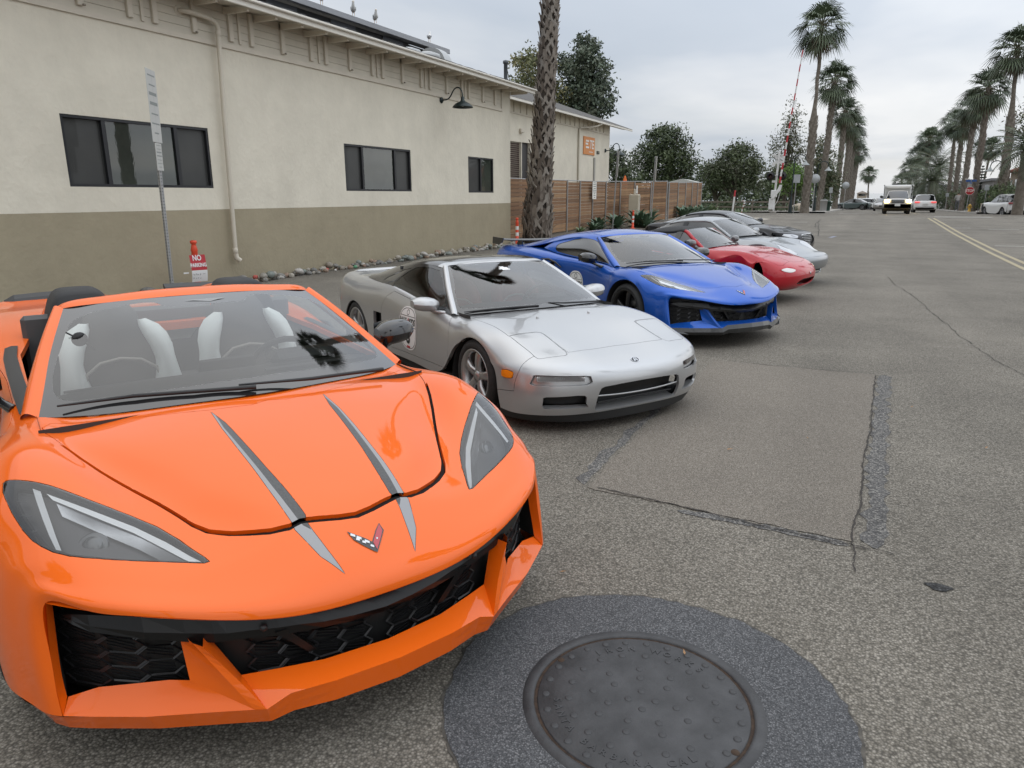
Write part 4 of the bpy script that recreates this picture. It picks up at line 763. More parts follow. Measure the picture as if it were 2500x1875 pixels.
def build_c8(name, label, pose, paint_mat, conv, wheel_mat):
 X, Y, a = pose; root = thing(name, label, 'car', (X, Y, gz(Y)), radians(a), 'sports cars parked in a row at the kerb')
 blk = mat('gloss black plastic', (.010, .010, .011), .16, coat=.6); sat = mat('satin black plastic', (.014, .014, .015), .45); und = mat('underbody black', (.012, .012, .012), .8)
 gap = mat('panel gap black', (.004, .004, .004), .9); cf = mat('carbon fibre', (.014, .015, .016), .3, coat=.45, col2=(.03, .031, .033), vscale=160, detail=0)
 G = net(C8_ROWS, 7, 7); sk = Skin(G)
 side = lambda y0, xa, xb: (lambda c, n: c.y > y0 and xa < c.x < xb)
 circ = lambda cx, cz, R: [(cx + R * cos(2 * pi * i / 48), cz + R * sin(2 * pi * i / 48)) for i in range(48)]
 sk.cut(circ(0, .34, .378), 'side', 'arch', side(.80, -.6, .6)); sk.cut(circ(-2.722, .35, .392), 'side', 'arch', side(.80, -3.3, -2.2))
 sk.cut(C8_HL, 'top', 'headlight', lambda c, n: c.z > .58)
 sk.cut(C8_HOOD, 'top', 'hood', lambda c, n: n.z > .2 and c.x > -.4)
 if conv: sk.cut(C8_GAP, 'top', 'hood_gap', lambda c, n: n.z > .2 and c.x > 0, only=('body', 'hood'))
 # cockpit opening
 sk.cut([(-.16, -.05), (-.16, .10), (-.20, .30), (-.27, .50), (-.38, .70), (-.50, .765), (-.75, .765), (-1.5, .76), (-1.82, .70), (-1.95, .55), (-2.0, .30), (-2.0, -.05)], 'top', 'cockpit', lambda c, n: n.z > .3)
 # door and side intake
 door = [(-.40, .775), (-.36, .62), (-.40, .34), (-.52, .20), (-1.38, .20), (-1.48, .30), (-1.56, .50), (-1.66, .80), (-1.64, .853), (-1.1, .838), (-.65, .815)]
 sk.cut(door, 'side', 'door', lambda c, n: c.y > .78 and n.y > .15)
 sk.cut([(-1.50, .72), (-1.60, .60), (-1.68, .40), (-1.74, .27), (-1.90, .25), (-1.96, .42), (-1.92, .60), (-1.80, .76), (-1.70, .82)], 'side', 'intake', lambda c, n: c.y > .8 and n.y > .1)
 if conv:
  sk.cut(C8_STR_G, 'top', 'stripe', lambda c, n: n.z > .1, only=('body', 'hood')); sk.cut(C8_STR_D, 'top', 'stripe_dark', lambda c, n: n.z > .1, only=('stripe',))
 sk.build('body', 'body', paint_mat, root, gap=.0015, flange=.03)
 hood = sk.build('hood', 'hood', paint_mat, root, gap=.0015, flange=.03)
 dr = sk.pair('door', 'door', paint_mat, root, gap=.0015, flange=.02)
 if conv:
  sk.build('hood_gap', 'hood_gap_shade', gap, root, off=-.016)  # near-black sunken strip: shade inside the open hood gap put into the colour
  sk.build('stripe', 'hood_stripe', mat('stripe grey', (.22, .22, .225), .4, .3, coat=1.), root); sk.build('stripe_dark', 'hood_stripe', cf, root)
 sk.pair('intake', 'side_intake', blk, root, off=-.05); ib = MB()
 # lamps: glass flush with the body, dark bowl behind, light guides
 lens = glass_mat('lamp glass', (.93, .94, .94), 1.5, 1.8)
 lm = sk.pair('headlight', 'headlight', lens, root, gap=.001)
 for sg, l in zip((1, -1), lm):
  sk.build('headlight', 'lamp_bowl', mat('lamp bowl grey', (.085, .085, .09), .35, .5), l, mirror=False, side=sg, off=-.05, gap=-.004)
  r = sk.build('headlight', 'lamp_rim', sat, l, mirror=False, side=sg, off=-.002, gap=.001, flange=.055)
  me = r.data; bm_ = bmesh.new(); bm_.from_mesh(me)
  cen = [f for f in bm_.faces if len(f.verts) == 4 and False]; bm_.free()
 # keep only the folded rim of lamp_rim: rebuild as strip round the outline
 for o in list(C.objects):
  if o.parent in lm and o.name.startswith('lamp_rim'): bpy.data.objects.remove(o)
 T = _tri_top(G)
 def onS(x, y, d=0.):
  p, n = T(x, y); return Vector(p) + Vector(n) * d
 def band(pts_a, pts_b, d0, d1, material, nm, par, sg):
  m = MB(); G_ = [[onS(*a_, d0), onS(*b_, d1)] for a_, b_ in zip(pts_a, pts_b)]
  if sg < 0: G_ = [[Vector((p.x, -p.y, p.z)) for p in r] for r in G_]
  m.grid(G_, True, flip=sg < 0); return m.build(nm, material, par)
 white = mat('light guide white', (.82, .83, .84), .25, .1, coat=.5); chrome = mat('lamp chrome', (.55, .56, .58), .18, .9)
 HLo = smooth_poly(C8_HL, 2)
 for sg, l in zip((1, -1), lm):
  m = MB(); inn = []
  cx_ = sum(p[0] for p in C8_HL) / len(C8_HL); cy_ = sum(p[1] for p in C8_HL) / len(C8_HL)
  ring = C8_HL + C8_HL[:1]; G_ = []
  for i, p in enumerate(ring):
   q0, q1 = ring[max(0, i - 1)], ring[min(len(ring) - 1, i + 1)]; tx, ty = q1[0] - q0[0], q1[1] - q0[1]; ll = hypot(tx, ty) or 1; nx, ny = -ty / ll, tx / ll
   if (cx_ - p[0]) * nx + (cy_ - p[1]) * ny < 0: nx, ny = -nx, -ny
   G_.append([onS(p[0], p[1], -.0015), onS(p[0] + nx * .007, p[1] + ny * .007, -.0025), onS(p[0] + nx * .010, p[1] + ny * .010, -.05)])
  if sg < 0: G_ = [[Vector((p.x, -p.y, p.z)) for p in r] for r in G_]
  m.grid(G_, True, flip=sg < 0); m.build('lamp_rim', blk, l)
  # long light guide under the upper edge, short upright guide, chrome reflector, dark outer louvres
  ua = [(.30, .800), (.40, .704), (.52, .598), (.622, .532), (.70, .491), (.742, .468)]; ub = [(.33, .788), (.43, .700), (.545, .604), (.64, .545), (.708, .505), (.746, .480)]
  band(ua, ub, -.016, -.020, white, 'light_guide', l, sg)
  ua2 = [(.345, .780), (.46, .682), (.57, .590), (.66, .535), (.72, .500)]; ub2 = [(.39, .772), (.50, .682), (.60, .602), (.68, .552), (.728, .515)]
  band(ua2, ub2, -.024, -.040, chrome, 'reflector', l, sg)
  band([(.253, .835), (.31, .832), (.40, .826), (.47, .820), (.532, .811)], [(.275, .815), (.335, .812), (.42, .807), (.485, .804), (.541, .799)], -.018, -.022, white, 'light_guide', l, sg)
  for k in range(3):
   t = .04 + .055 * k; band([(.21 + t * 1.2, .885 - t * .05), (.235 + t * 1.2, .862 - t * .05)], [(.225 + t * 1.2, .886 - t * .05), (.25 + t * 1.2, .862 - t * .05)], -.03, -.015, mat('lamp louvre', (.12, .12, .125), .3, .4), 'lamp_louvre', l, sg)
  b = MB(); c0 = onS(.535, .715, -.055); c0 = Vector((c0.x, c0.y * sg, c0.z)); b.M = Matrix.Translation(c0) @ Matrix.Rotation(radians(-38), 4, 'Y') @ Matrix.Rotation(sg * radians(22), 4, 'Z')
  b.lathe([(.0, .012), (.02, .011), (.030, .006), (.034, 0), (.040, .003), (.044, 0), (.044, -.01)], 22, 'x'); b.build('projector_lens', mat('projector glass', (.05, .055, .06), .06, .2, coat=.6), l)
 # windscreen, pillars, header
 WS = [[(-.085, 0, .866), (-.14, .30, .857), (-.25, .57, .838), (-.385, .765, .826)], [(-.30, 0, .960), (-.35, .285, .953), (-.44, .535, .932), (-.555, .722, .910)],
          [(-.52, 0, 1.050), (-.56, .268, 1.043), (-.645, .50, 1.022), (-.735, .680, .992)], [(-.75, 0, 1.126), (-.78, .245, 1.120), (-.845, .462, 1.103), (-.91, .628, 1.077)], [(-.97, 0, 1.183), (-.99, .225, 1.179), (-1.03, .430, 1.166), (-1.077, .578, 1.149)]]
 ws = Skin(net(WS, 8, 8)); tp = lambda c, n: True
 clear = [(-.19, -.05), (-.19, 0), (-.215, .20), (-.27, .40), (-.34, .565), (-.42, .675), (-.50, .698), (-.66, .668), (-.82, .612), (-.93, .562), (-.96, .49), (-.955, .40), (-.93, .22), (-.87, .185), (-.845, .12), (-.84, 0), (-.84, -.05)]
 ws.cut(smooth_poly(clear, 3, cr=(0, 1, 15, 16)), 'top', 'clear', tp)
 frit = ws.build('body', 'windscreen_frit', mat('glass frit', (.02, .02, .021), .06, coat=1.0), root)
 ws.build('clear', 'windscreen', glass_mat('windscreen glass' if conv else 'windscreen tinted', (.62, .64, .62) if conv else (.50, .53, .53), 1.55, 1.9), root)
 t_ = MB(); t_.add([(-.90, -.09, 1.168), (-.90, .10, 1.168), (-.865, .02, 1.158)], [(0, 1, 2)]); t_.build('sensor_cover', mat('sensor grey', (.25, .25, .25), .4), root)
 edge = [r[-1] for r in WS]; e5 = spl(np.array(edge), 5)
 outer = spl(np.array([(-.452, .822, .812), (-.635, .778, .895), (-.805, .725, .982), (-.96, .672, 1.062), (-1.115, .617, 1.132)]), 5); mid = (e5 + outer) / 2 + np.array([0, .012, .022]); inn = outer + np.array([-.03, -.035, -.02])
 mb = MB(); Gp = [[tuple(e5[i]), tuple(mid[i]), tuple(outer[i]), tuple(inn[i])] for i in range(len(e5))]; Gs = []
 for r in Gp: Gs.append([tuple(p) for p in spl(np.array(r), 4)])
 mb.grid(Gs, True); mb.build('windscreen_pillar', paint_mat, root); MB().grid([[(p[0], -p[1], p[2]) for p in r] for r in Gs], True, True).build('windscreen_pillar', paint_mat, root)
 HD = [[(-.97, 0, 1.184), (-.99, .225, 1.180), (-1.03, .430, 1.167), (-1.077, .578, 1.150), (-1.117, .617, 1.132)], [(-1.00, 0, 1.200), (-1.02, .225, 1.196), (-1.06, .430, 1.182), (-1.10, .575, 1.163), (-1.135, .618, 1.135)], [(-1.06, 0, 1.212), (-1.075, .225, 1.207), (-1.10, .430, 1.190), (-1.13, .570, 1.168), (-1.15, .615, 1.136)]]
 if conv: HD += [[(-1.085, 0, 1.200), (-1.10, .225, 1.195), (-1.12, .43, 1.178), (-1.145, .565, 1.157), (-1.16, .610, 1.13)], [(-1.07, 0, 1.18), (-1.085, .225, 1.175), (-1.11, .43, 1.158), (-1.14, .56, 1.14), (-1.15, .60, 1.12)]]
 sheet('windscreen_header', HD, paint_mat, root, 4, 6)
 # wipers
 wiper(root, [(-.10, -.02, .893), (-.17, -.25, .895), (-.25, -.45, .892), (-.36, -.70, .868)]); wiper(root, [(-.16, .58, .872), (-.12, .40, .886), (-.10, .22, .893), (-.13, -.08, .905)])
 cw = MB(); cw.grid([[(-.035, y, np.interp(abs(y), (0, .23, .5, .73), (.846, .843, .822, .818)) - .004) for y in np.linspace(-.72, .72, 15)], [(-.17 - .25 * (abs(y) / .72) ** 2, y, .852 - .03 * (abs(y) / .72) ** 2) for y in np.linspace(-.72, .72, 15)]], True); 
 for i, v in enumerate(cw.v):
  if i < 15: cw.v[i] = (-.028 - .25 * (abs(v[1]) / .72) ** 2.0, v[1], v[2])
 cw.build('cowl', sat, root)
 # lower fascia
 Bt = [(1.050, 0, .200), (1.032, .20, .200), (.998, .315, .196), (.985, .378, .182), (.915, .49, .180), (.82, .645, .178), (.70, .80, .175), (.655, .850, .173), (.61, .880, .172), (.53, .905, .17), (.41, .95, .168)]
 Tp = [(1.062, 0, .276), (1.045, .20, .274), (1.016, .325, .270), (1.004, .392, .240), (.935, .50, .239), (.832, .672, .238), (.735, .80, .237), (.692, .858, .236), (.662, .886, .236), (.55, .942, .236), (.405, .983, .236)]
 sp_mat = paint_mat if conv else cf
 strip('splitter', [(p[0] + (0 if conv else .02), p[1], p[2] - (0 if conv else .02)) for p in Bt], Tp if conv else [(p[0] + .02, p[1] * 1.005, p[2] - .045) for p in Tp], sp_mat, root, 2, smooth=False)
 strip('splitter_underside', [(p[0] - .35, p[1] * .9, p[2] + .01) for p in Bt], Bt, und, root, 1)
 if not conv:
  strip('splitter_shelf', [(p[0] + .02, p[1] * 1.005, p[2] - .045) for p in Tp], Tp, sp_mat, root, 1, smooth=False)
  for sg in (1, -1):
   m = MB(); m.prism([(.60, sg * .93, .20), (.40, sg * 1.03, .20), (.36, sg * 1.05, .30), (.40, sg * 1.045, .33), (.55, sg * .965, .24)], (0, sg * .012, 0)); m.prism([(.80, sg * .71, .158), (.40, sg * 1.03, .17), (.36, sg * 1.06, .30), (.40, sg * 1.06, .33), (.62, sg * .99, .20), (.84, sg * .72, .172)], (-.02, -sg * .004, -.012)); m.build('splitter_endplate', cf, root)
 # shelves between splitter crease and the openings, vane, cheek return, lip underside
 sc_b = [(.985, 0, .300), (.965, .20, .300), (.925, .33, .300), (.895, .425, .302)]
 strip('centre_shelf', Tp[:4], sc_b, paint_mat, root, 3)
 so_b = [(.855, .555, .318), (.80, .60, .306), (.745, .672, .294), (.675, .765, .280), (.652, .840, .268)]
 strip('side_shelf', [(.985, .42, .2395)] + Tp[4:7] + [(.689, .859, .237)], so_b, paint_mat, root, 4)
 N_ = Tp[3]; V1 = (.905, .520, .440)
 for sg in (1, -1):
  mb = MB(); f = lambda p: (p[0], p[1] * sg, p[2])
  n_ = 8; ed = [Vector(N_).lerp(Vector(V1), t / n_) + Vector((-.012 * sin(pi * t / n_), 0, 0)) for t in range(n_ + 1)]
  ino = [Vector((.895, .425, .302)).lerp(Vector((.835, .500, .445)), t / n_) for t in range(n_ + 1)]; ouo = [Vector((.855, .555, .318)).lerp(Vector((.80, .560, .452)), t / n_) for t in range(n_ + 1)]; low = [Vector((.985, .42, .2395)).lerp(Vector((.88, .54, .445)), t / n_) for t in range(n_ + 1)]
  mb.grid([[f(p), f(p.lerp(q, .5)), f(q)] for p, q in zip(ed, ino)], True, sg < 0); mb.grid([[f(p), f(q)] for p, q in zip(low, ed)], False, sg < 0); mb.grid([[f(q), f(p.lerp(q, .5)), f(p)] for p, q in zip(low, ouo)], True, sg < 0); mb.build('grille_vane', paint_mat, root)
 ch = [C8_ROWS[0][6], C8_ROWS[0][7], C8_ROWS[0][8], (.689, .859, .237)]; ch = spl(np.array(ch), 4); cb = spl(np.array([(.605, .836, .566), (.612, .842, .43), (.635, .845, .33), (.655, .842, .272)]), 4)
 strip('cheek_return', [tuple(p) for p in ch], [tuple(p) for p in cb], paint_mat, root, 3, flip=True); strip('grille_side_wall', [tuple(p) for p in cb], [(p[0] - .10, p[1] - .005, p[2]) for p in cb], gap, root, 1, flip=True)
 lp = spl(np.array(C8_ROWS[0][:7]), 6, True); lb = lp + np.array([-.075, -.004, .004]); strip('lip_underside', [tuple(p) for p in lb], [tuple(p) for p in lp], paint_mat, root, 2)
 # grille backing, honeycomb ribs, bar
 gm = sat; ys = np.linspace(0, .86, 24)
 bx = lambda y: c8_lipx(y) - (.115 if y > .5 else .105)
 mb = MB()
 for sg in (1, -1): mb.grid([[(bx(y), sg * y, .25 + (min(lipz(y), .56) - .245) * t) for y in ys] for t in np.linspace(0, 1, 6)], True, sg < 0)
 mb.build('grille_backing', mat('grille back', (.006, .006, .006), .5), root)
 def rb(a_, b_, sg, rib, w_=.0035, d=.012):
  pa, pb_ = Vector((bx(a_[0]) + d, sg * a_[0], a_[1])), Vector((bx(b_[0]) + d, sg * b_[0], b_[1])); dd = (pb_ - pa)
  if dd.length < 1e-5: return
  up = Vector((1, 0, 0)).cross(dd).normalized() * w_; k = Vector((.01, 0, 0)); rib.add([pa + up, pb_ + up, pb_ + k * .5, pa + k * .5, pa - up, pb_ - up], [(0, 1, 2, 3), (3, 2, 5, 4)] if (up.z > 0) == (sg > 0) else [(3, 2, 1, 0), (4, 5, 2, 3)])
 hy, hz = .088, .047
 for sg in (1, -1):
  rib = MB()
  for i in range(10):
   for j in range(7):
    y0 = .08 + i * hy; z0 = .285 + j * hz + (hz / 2 if i % 2 else 0) + .10 * (y0 - .5) * .3
    if not (.05 < y0 < .80 and .27 < z0 < lipz(y0) - .01): continue
    if .42 < y0 < .52 and z0 < .44: continue
    Hx = [(-.33, -.5), (.33, -.5), (.62, 0), (.33, .5), (-.33, .5), (-.62, 0)]; pts = [(min(.835, max(0, y0 + a_ * hy)), z0 + b_ * hz) for a_, b_ in Hx]
    for k in range(6): rb(pts[k], pts[(k + 1) % 6], sg, rib)
    for k in range(3): zz = z0 - hz * .25 + k * hz * .22; rb((max(0, y0 - hy * .36), zz - .006), (min(.835, y0 + hy * .36), zz + .010), sg, rib, .0014, .004)
  rib.build('grille_mesh', mat('grille rib black', (.010, .010, .011), .3), root)['kind'] = 'stuff'
 by = [0, .10, .19, .26, .317, .393, .45, .483, .55, .645, .763, .80, .825]
 bt = [.462, .460, .460, .474, .481, .486, .489, .506, .513, .515, .514, .507, .498]; bb_ = [.385, .388, .396, .403, .408, .418, .422, .424, .436, .455, .470, .484, .496]
 mb = MB()
 for sg in (1, -1):
  G_ = []
  for y, t, b in zip(by, bt, bb_):
   x = c8_lipx(y); pr = .018 + .02 * min(1, y / .3); ext = max(.2, min(1, (.84 - y) / .15))
   G_.append([(x - .11, sg * y, t + .004), (x - .075, sg * y, t), (x - pr - .018 - .01 * (1 - ext), sg * y, t * .35 + b * .65), (x - .055, sg * y, b), (x - .11, sg * y, b + .01)])
  mb.grid(G_, False, sg < 0)
  # leg down to the centre opening
  for (p, q) in (((.317, .424), (.222, .318)),):
   d = .03; x0, x1 = c8_lipx(p[0]) - .05, c8_lipx(q[0]) - .07
   mb.prism([(x0, sg * (p[0] + .012), p[1]), (x0, sg * (p[0] - .02), p[1]), (x1, sg * (q[0] - .012), q[1]), (x1, sg * (q[0] + .012), q[1])], (-.04, 0, 0))
 mb.build('grille_bar', mat('grille bar black', (.006, .006, .006), .3, spec=.35), root)
 for sg in (1, -1):
  m = MB(); m.lathe([(0, .003), (.008, .002), (.011, -.006)], 12, 'x', (c8_lipx(.36) - .034, sg * .36, .452)); m.build('parking_sensor', sat, root)
 # badge: crossed flags
 bd = MB(); bdr = MB(); bdw = MB(); bdk = MB()
 def bp(mb_, pts, d): mb_.add([(lambda q: Vector((q.x, math.copysign(1, -p[1]) * q.y, q.z)))(onS(p[0], abs(p[1]), d)) for p in reversed(pts)], [tuple(range(len(pts)))])
 bp(bdk, [(.846, .058), (.868, .034), (.888, .012), (.903, 0), (.938, 0), (.934, .006), (.905, .032), (.880, .05)], .003); bp(bdk, [(.848, -.052), (.868, -.030), (.903, 0), (.938, 0), (.932, -.006), (.90, -.034), (.876, -.054), (.858, -.052)], .003)
 bp(bdr, [(.853, -.049), (.872, -.030), (.906, -.002), (.930, -.003), (.899, -.031), (.876, -.049)], .004)
 for (p, q) in (((.856, .050), (.864, .045)), ((.870, .036), (.879, .031)), ((.889, .018), (.897, .013))):
  bp(bdw, [(p[0], p[1]), (p[0] + .010, p[1] - .011), (p[0] + .017, p[1] - .008), (p[0] + .007, p[1] + .004)], .004); bp(bdw, [(p[0] + .020, p[1] - .010), (p[0] + .027, p[1] - .018), (p[0] + .033, p[1] - .015), (p[0] + .026, p[1] - .006)], .004)
 bp(bdw, [(.893, -.020), (.898, -.016), (.901, -.019), (.896, -.023)], .005)
 e_ = bdk.build('badge', mat('badge black', (.012, .012, .012), .2, coat=.5), root); bdr.build('badge_flag', mat('badge red', (.40, .03, .04), .3, coat=.5), e_); bdw.build('badge_flag', mat('badge silver', (.55, .56, .57), .3, .6), e_)
 # wheels, wells, underbody
 wheel_well(root, 0, .34, .376, .62, .985); wheel_well(root, -2.722, .35, .39, .62, 1.0)
 for sg in (1, -1):
  wheel('wheel', root, (0, sg * .845, .335), .335, .27, .262, wheel_mat, 5, sg, radians(-3), 'five'); wheel('wheel', root, (-2.722, sg * .84, .345), .345, .32, .275, wheel_mat, 5, sg, 0, 'five')
 u = MB(); u.box(-3.2, .55, -.62, .62, .17, .30); u.box(-2.30, -.42, -.93, .93, .15, .26); u.build('underbody', und, root)
 # interior: tub, dash, console, seats, wheel
 dk = mat('cabin black leather', (.030, .030, .030), .55, bump=.05, bscale=300); wl = mat('white leather', (.70, .74, .73), .5); gy = mat('cabin grey trim', (.07, .07, .07), .5)
 tub = MB(); tub.box(-2.05, -.15, -.78, .78, .28, .32); tub.grid([[(-.15, y, z) for y in (-.78, .78)] for z in (.3, .84)], False); tub.grid([[(-2.0 + .1 * k, y, (.3, 1.0)[k]) for y in (-.72, .72)] for k in (0, 1)], False)
 for sg in (1, -1): tub.grid([[(-.15, sg * .77, z), (-1.95, sg * .77, z + .02)] for z in (.3, .83)], False)
 tub.build('cabin_tub', dk, root)
 da = [[(-.17, 0, .835), (-.20, .3, .83), (-.30, .6, .818), (-.40, .75, .81)], [(-.40, 0, .87), (-.42, .3, .872), (-.46, .6, .862), (-.50, .75, .845)], [(-.62, 0, .865), (-.62, .3, .868), (-.62, .6, .855), (-.62, .75, .83)], [(-.70, 0, .78), (-.70, .3, .80), (-.68, .6, .79), (-.66, .75, .78)], [(-.66, 0, .55), (-.66, .3, .55), (-.64, .6, .55), (-.62, .75, .55)]]
 sheet('dashboard', da, dk, root, 4, 4)
 m = MB(); m.tube([(-.55 - .02 * abs(y), y, .878 - .01 * abs(y)) for y in np.linspace(-.66, -.02, 9)], .006, 6); m.tube([(-.42, y, .882) for y in np.linspace(.12, .60, 9)], .01, 6); m.build('dash_seam', gy, root)
 m = MB(); m.M = Matrix.Translation((-.62, .37, .89)); m.bbox((0, 0, 0), (.14, .34, .07), .03); m.M = None; m.bbox((-.66, .02, .87), (.02, .26, .09), .01); m.build('instrument_hood', dk, root)
 m = MB(); m.bbox((-1.15, 0, .56), (.95, .20, .22), .03); m.bbox((-.78, 0, .70), (.3, .18, .12), .03); m.build('centre_console', gy, root)
 for sg in (1, -1): seat(root, -1.34, sg * .335, .50, 1.10, mat('seat black suede', (.045, .043, .040), .75, bump=.05, bscale=200), wl if conv else dk)
 steering(root, (-.82, .335, .79), .175, radians(-68 + 90), dk)
 bk_ = MB(); bk_.prism([(-1.775, -.125, .945), (-1.775, .125, .945), (-1.785, .155, .895), (-1.80, .105, .825), (-1.80, -.105, .825), (-1.785, -.155, .895)], (-.03, 0, 0)); bk_.build('bulkhead_panel', mat('bulkhead silver', (.62, .64, .62), .35), root)
 m = MB(); m.bbox((-1.83, 0, .68), (.06, 1.46, .70), .02); m.build('bulkhead', gy, root)
 if conv:
  m = MB(); m.lathe([(0, .006), (.028, .005), (.032, 0), (.028, -.006), (0, -.007)], 18, 'x', (-.80, -.555, 1.045)); m.tube([(-.80, -.555, 1.045), (-.83, -.60, 1.075)], .004, 5); m.tube([(-.80, -.55, 1.04), (-.80, -.50, .99)], .004, 5); m.build('toll_tag', sat, root)
 # doors mirrors handles stickers
 for sg, d in zip((1, -1), dr):
  mm = mirror_pod('door_mirror', root, (-.66, sg * .835, .805), (-.80, sg * .970, .905), (.20, .22, .14), blk, mat('mirror silver', (.55, .58, .60), .03, 1.), blk, 0, sg)
 for sg in (1, -1): decal_round(dr[0 if sg > 0 else 1], side_fn(G, sg, -1.18, .47), '12', .36, .50)
 # side intake frames and door sills
 for sg in (1, -1):
  m = MB(); m.tube([(-1.49, sg * .925, .74), (-1.60, sg * .945, .80), (-1.74, sg * .965, .835), (-1.92, sg * .975, .83)], [.008, .014, .016, .008], 6); m.build('intake_blade', sat, root)
 return root, sk, onS, dr
def _tri_top(G):
 """surface point and normal of a net above (x, |y|)"""
 P = G.reshape(-1, 3); Nn = grid_normals(G).reshape(-1, 3); ok = Nn[:, 2] > .02; P = P[ok]; Nn = Nn[ok]
 def f(x, y):
  d = (P[:, 0] - x) ** 2 + (P[:, 1] - abs(y)) ** 2; i = np.argsort(d)[:6]; w_ = 1 / (d[i] + 1e-7)
  # local plane fit
  n = (Nn[i] * w_[:, None]).sum(0); n /= np.linalg.norm(n); c = (P[i] * w_[:, None]).sum(0) / w_.sum()
  z = c[2] - (n[0] * (x - c[0]) + n[1] * (abs(y) - c[1])) / max(n[2], .05); return (x, y, float(z)), n
 return f
def c8_open_rear(root, paint_mat):
 """twin fairings behind the seats, black caps, low spoiler"""
 sat = mat('satin black plastic', (.014, .014, .015), .45); blk = mat('gloss black plastic', (.010, .010, .011), .16, coat=.6)
 for sg in (1, -1):
  rows = []
  for x, hw, zt in ((-1.80, .20, 1.115), (-1.95, .23, 1.125), (-2.2, .24, 1.105), (-2.5, .22, 1.05), (-2.85, .16, .985), (-3.15, .08, .945)):
   rows.append([(x, sg * (.40 + u * hw), max(.92, .93 + (zt - .93) * (1 - abs(u) ** 2.6))) for u in (-1.15, -1, -.75, -.4, 0, .4, .75, 1, 1.15)])
  m = MB(); G_ = net(rows, 4, 3, False); m.grid([[tuple(p) for p in r] for r in G_], True, sg < 0); m.build('fairing', paint_mat, root)
  cap = []
  for x, k in ((-1.72, .80), (-1.735, .95), (-1.78, 1.03), (-1.90, 1.05), (-2.02, 1.03)):
   zt = .92 + .215 * k + (.012 if x < -1.73 else 0); cap.append([(x, sg * (.44 + u * .185), .90 + (zt - .90) * max(0, (1 - abs(u) ** 5))) for u in np.linspace(-1, 1, 17)])
  m = MB(); m.grid(cap, True, sg < 0); m.add(cap[0], [tuple(range(17))]); m.build('fairing_cap', mat('cap black cloth', (.02, .02, .021), .7, bump=.1, bscale=300), root)
  m = MB(); pr = []
  for t in range(9):
   y = .28 + .48 * t / 8; xx = -3.36 + .06 * (t / 8) ** 2; zz = .985 - .01 * (t / 8) ** 2 - .03 * max(0, t - 7)
   pr.append([(xx + .13, sg * y, zz - .075), (xx + .06, sg * y, zz - .01), (xx, sg * y, zz + .012), (xx - .02, sg * y, zz + .004), (xx + .02, sg * y, zz - .08)])
  m.grid(pr, False, sg > 0); m.add(pr[0], [(0, 1, 2, 3, 4)]); m.add(pr[-1], [(4, 3, 2, 1, 0)]); m.build('spoiler', sat, root)
  m = MB(); m.grid([[(x_, sg * (y_ - .028), z_ + .004), (x_, sg * y_, z_ + .006), (x_, sg * (y_ + .03), z_ - .004)] for x_, y_, z_ in ((-.50, .792, .826), (-.80, .80, .846), (-1.15, .805, .866), (-1.45, .805, .882), (-1.66, .79, .898))], True, sg > 0); m.build('window_slot', sat, root)
 m = MB(); m.box(-2.02, -1.70, -.20, .20, .90, .945); m.build('tonneau', paint_mat, root)
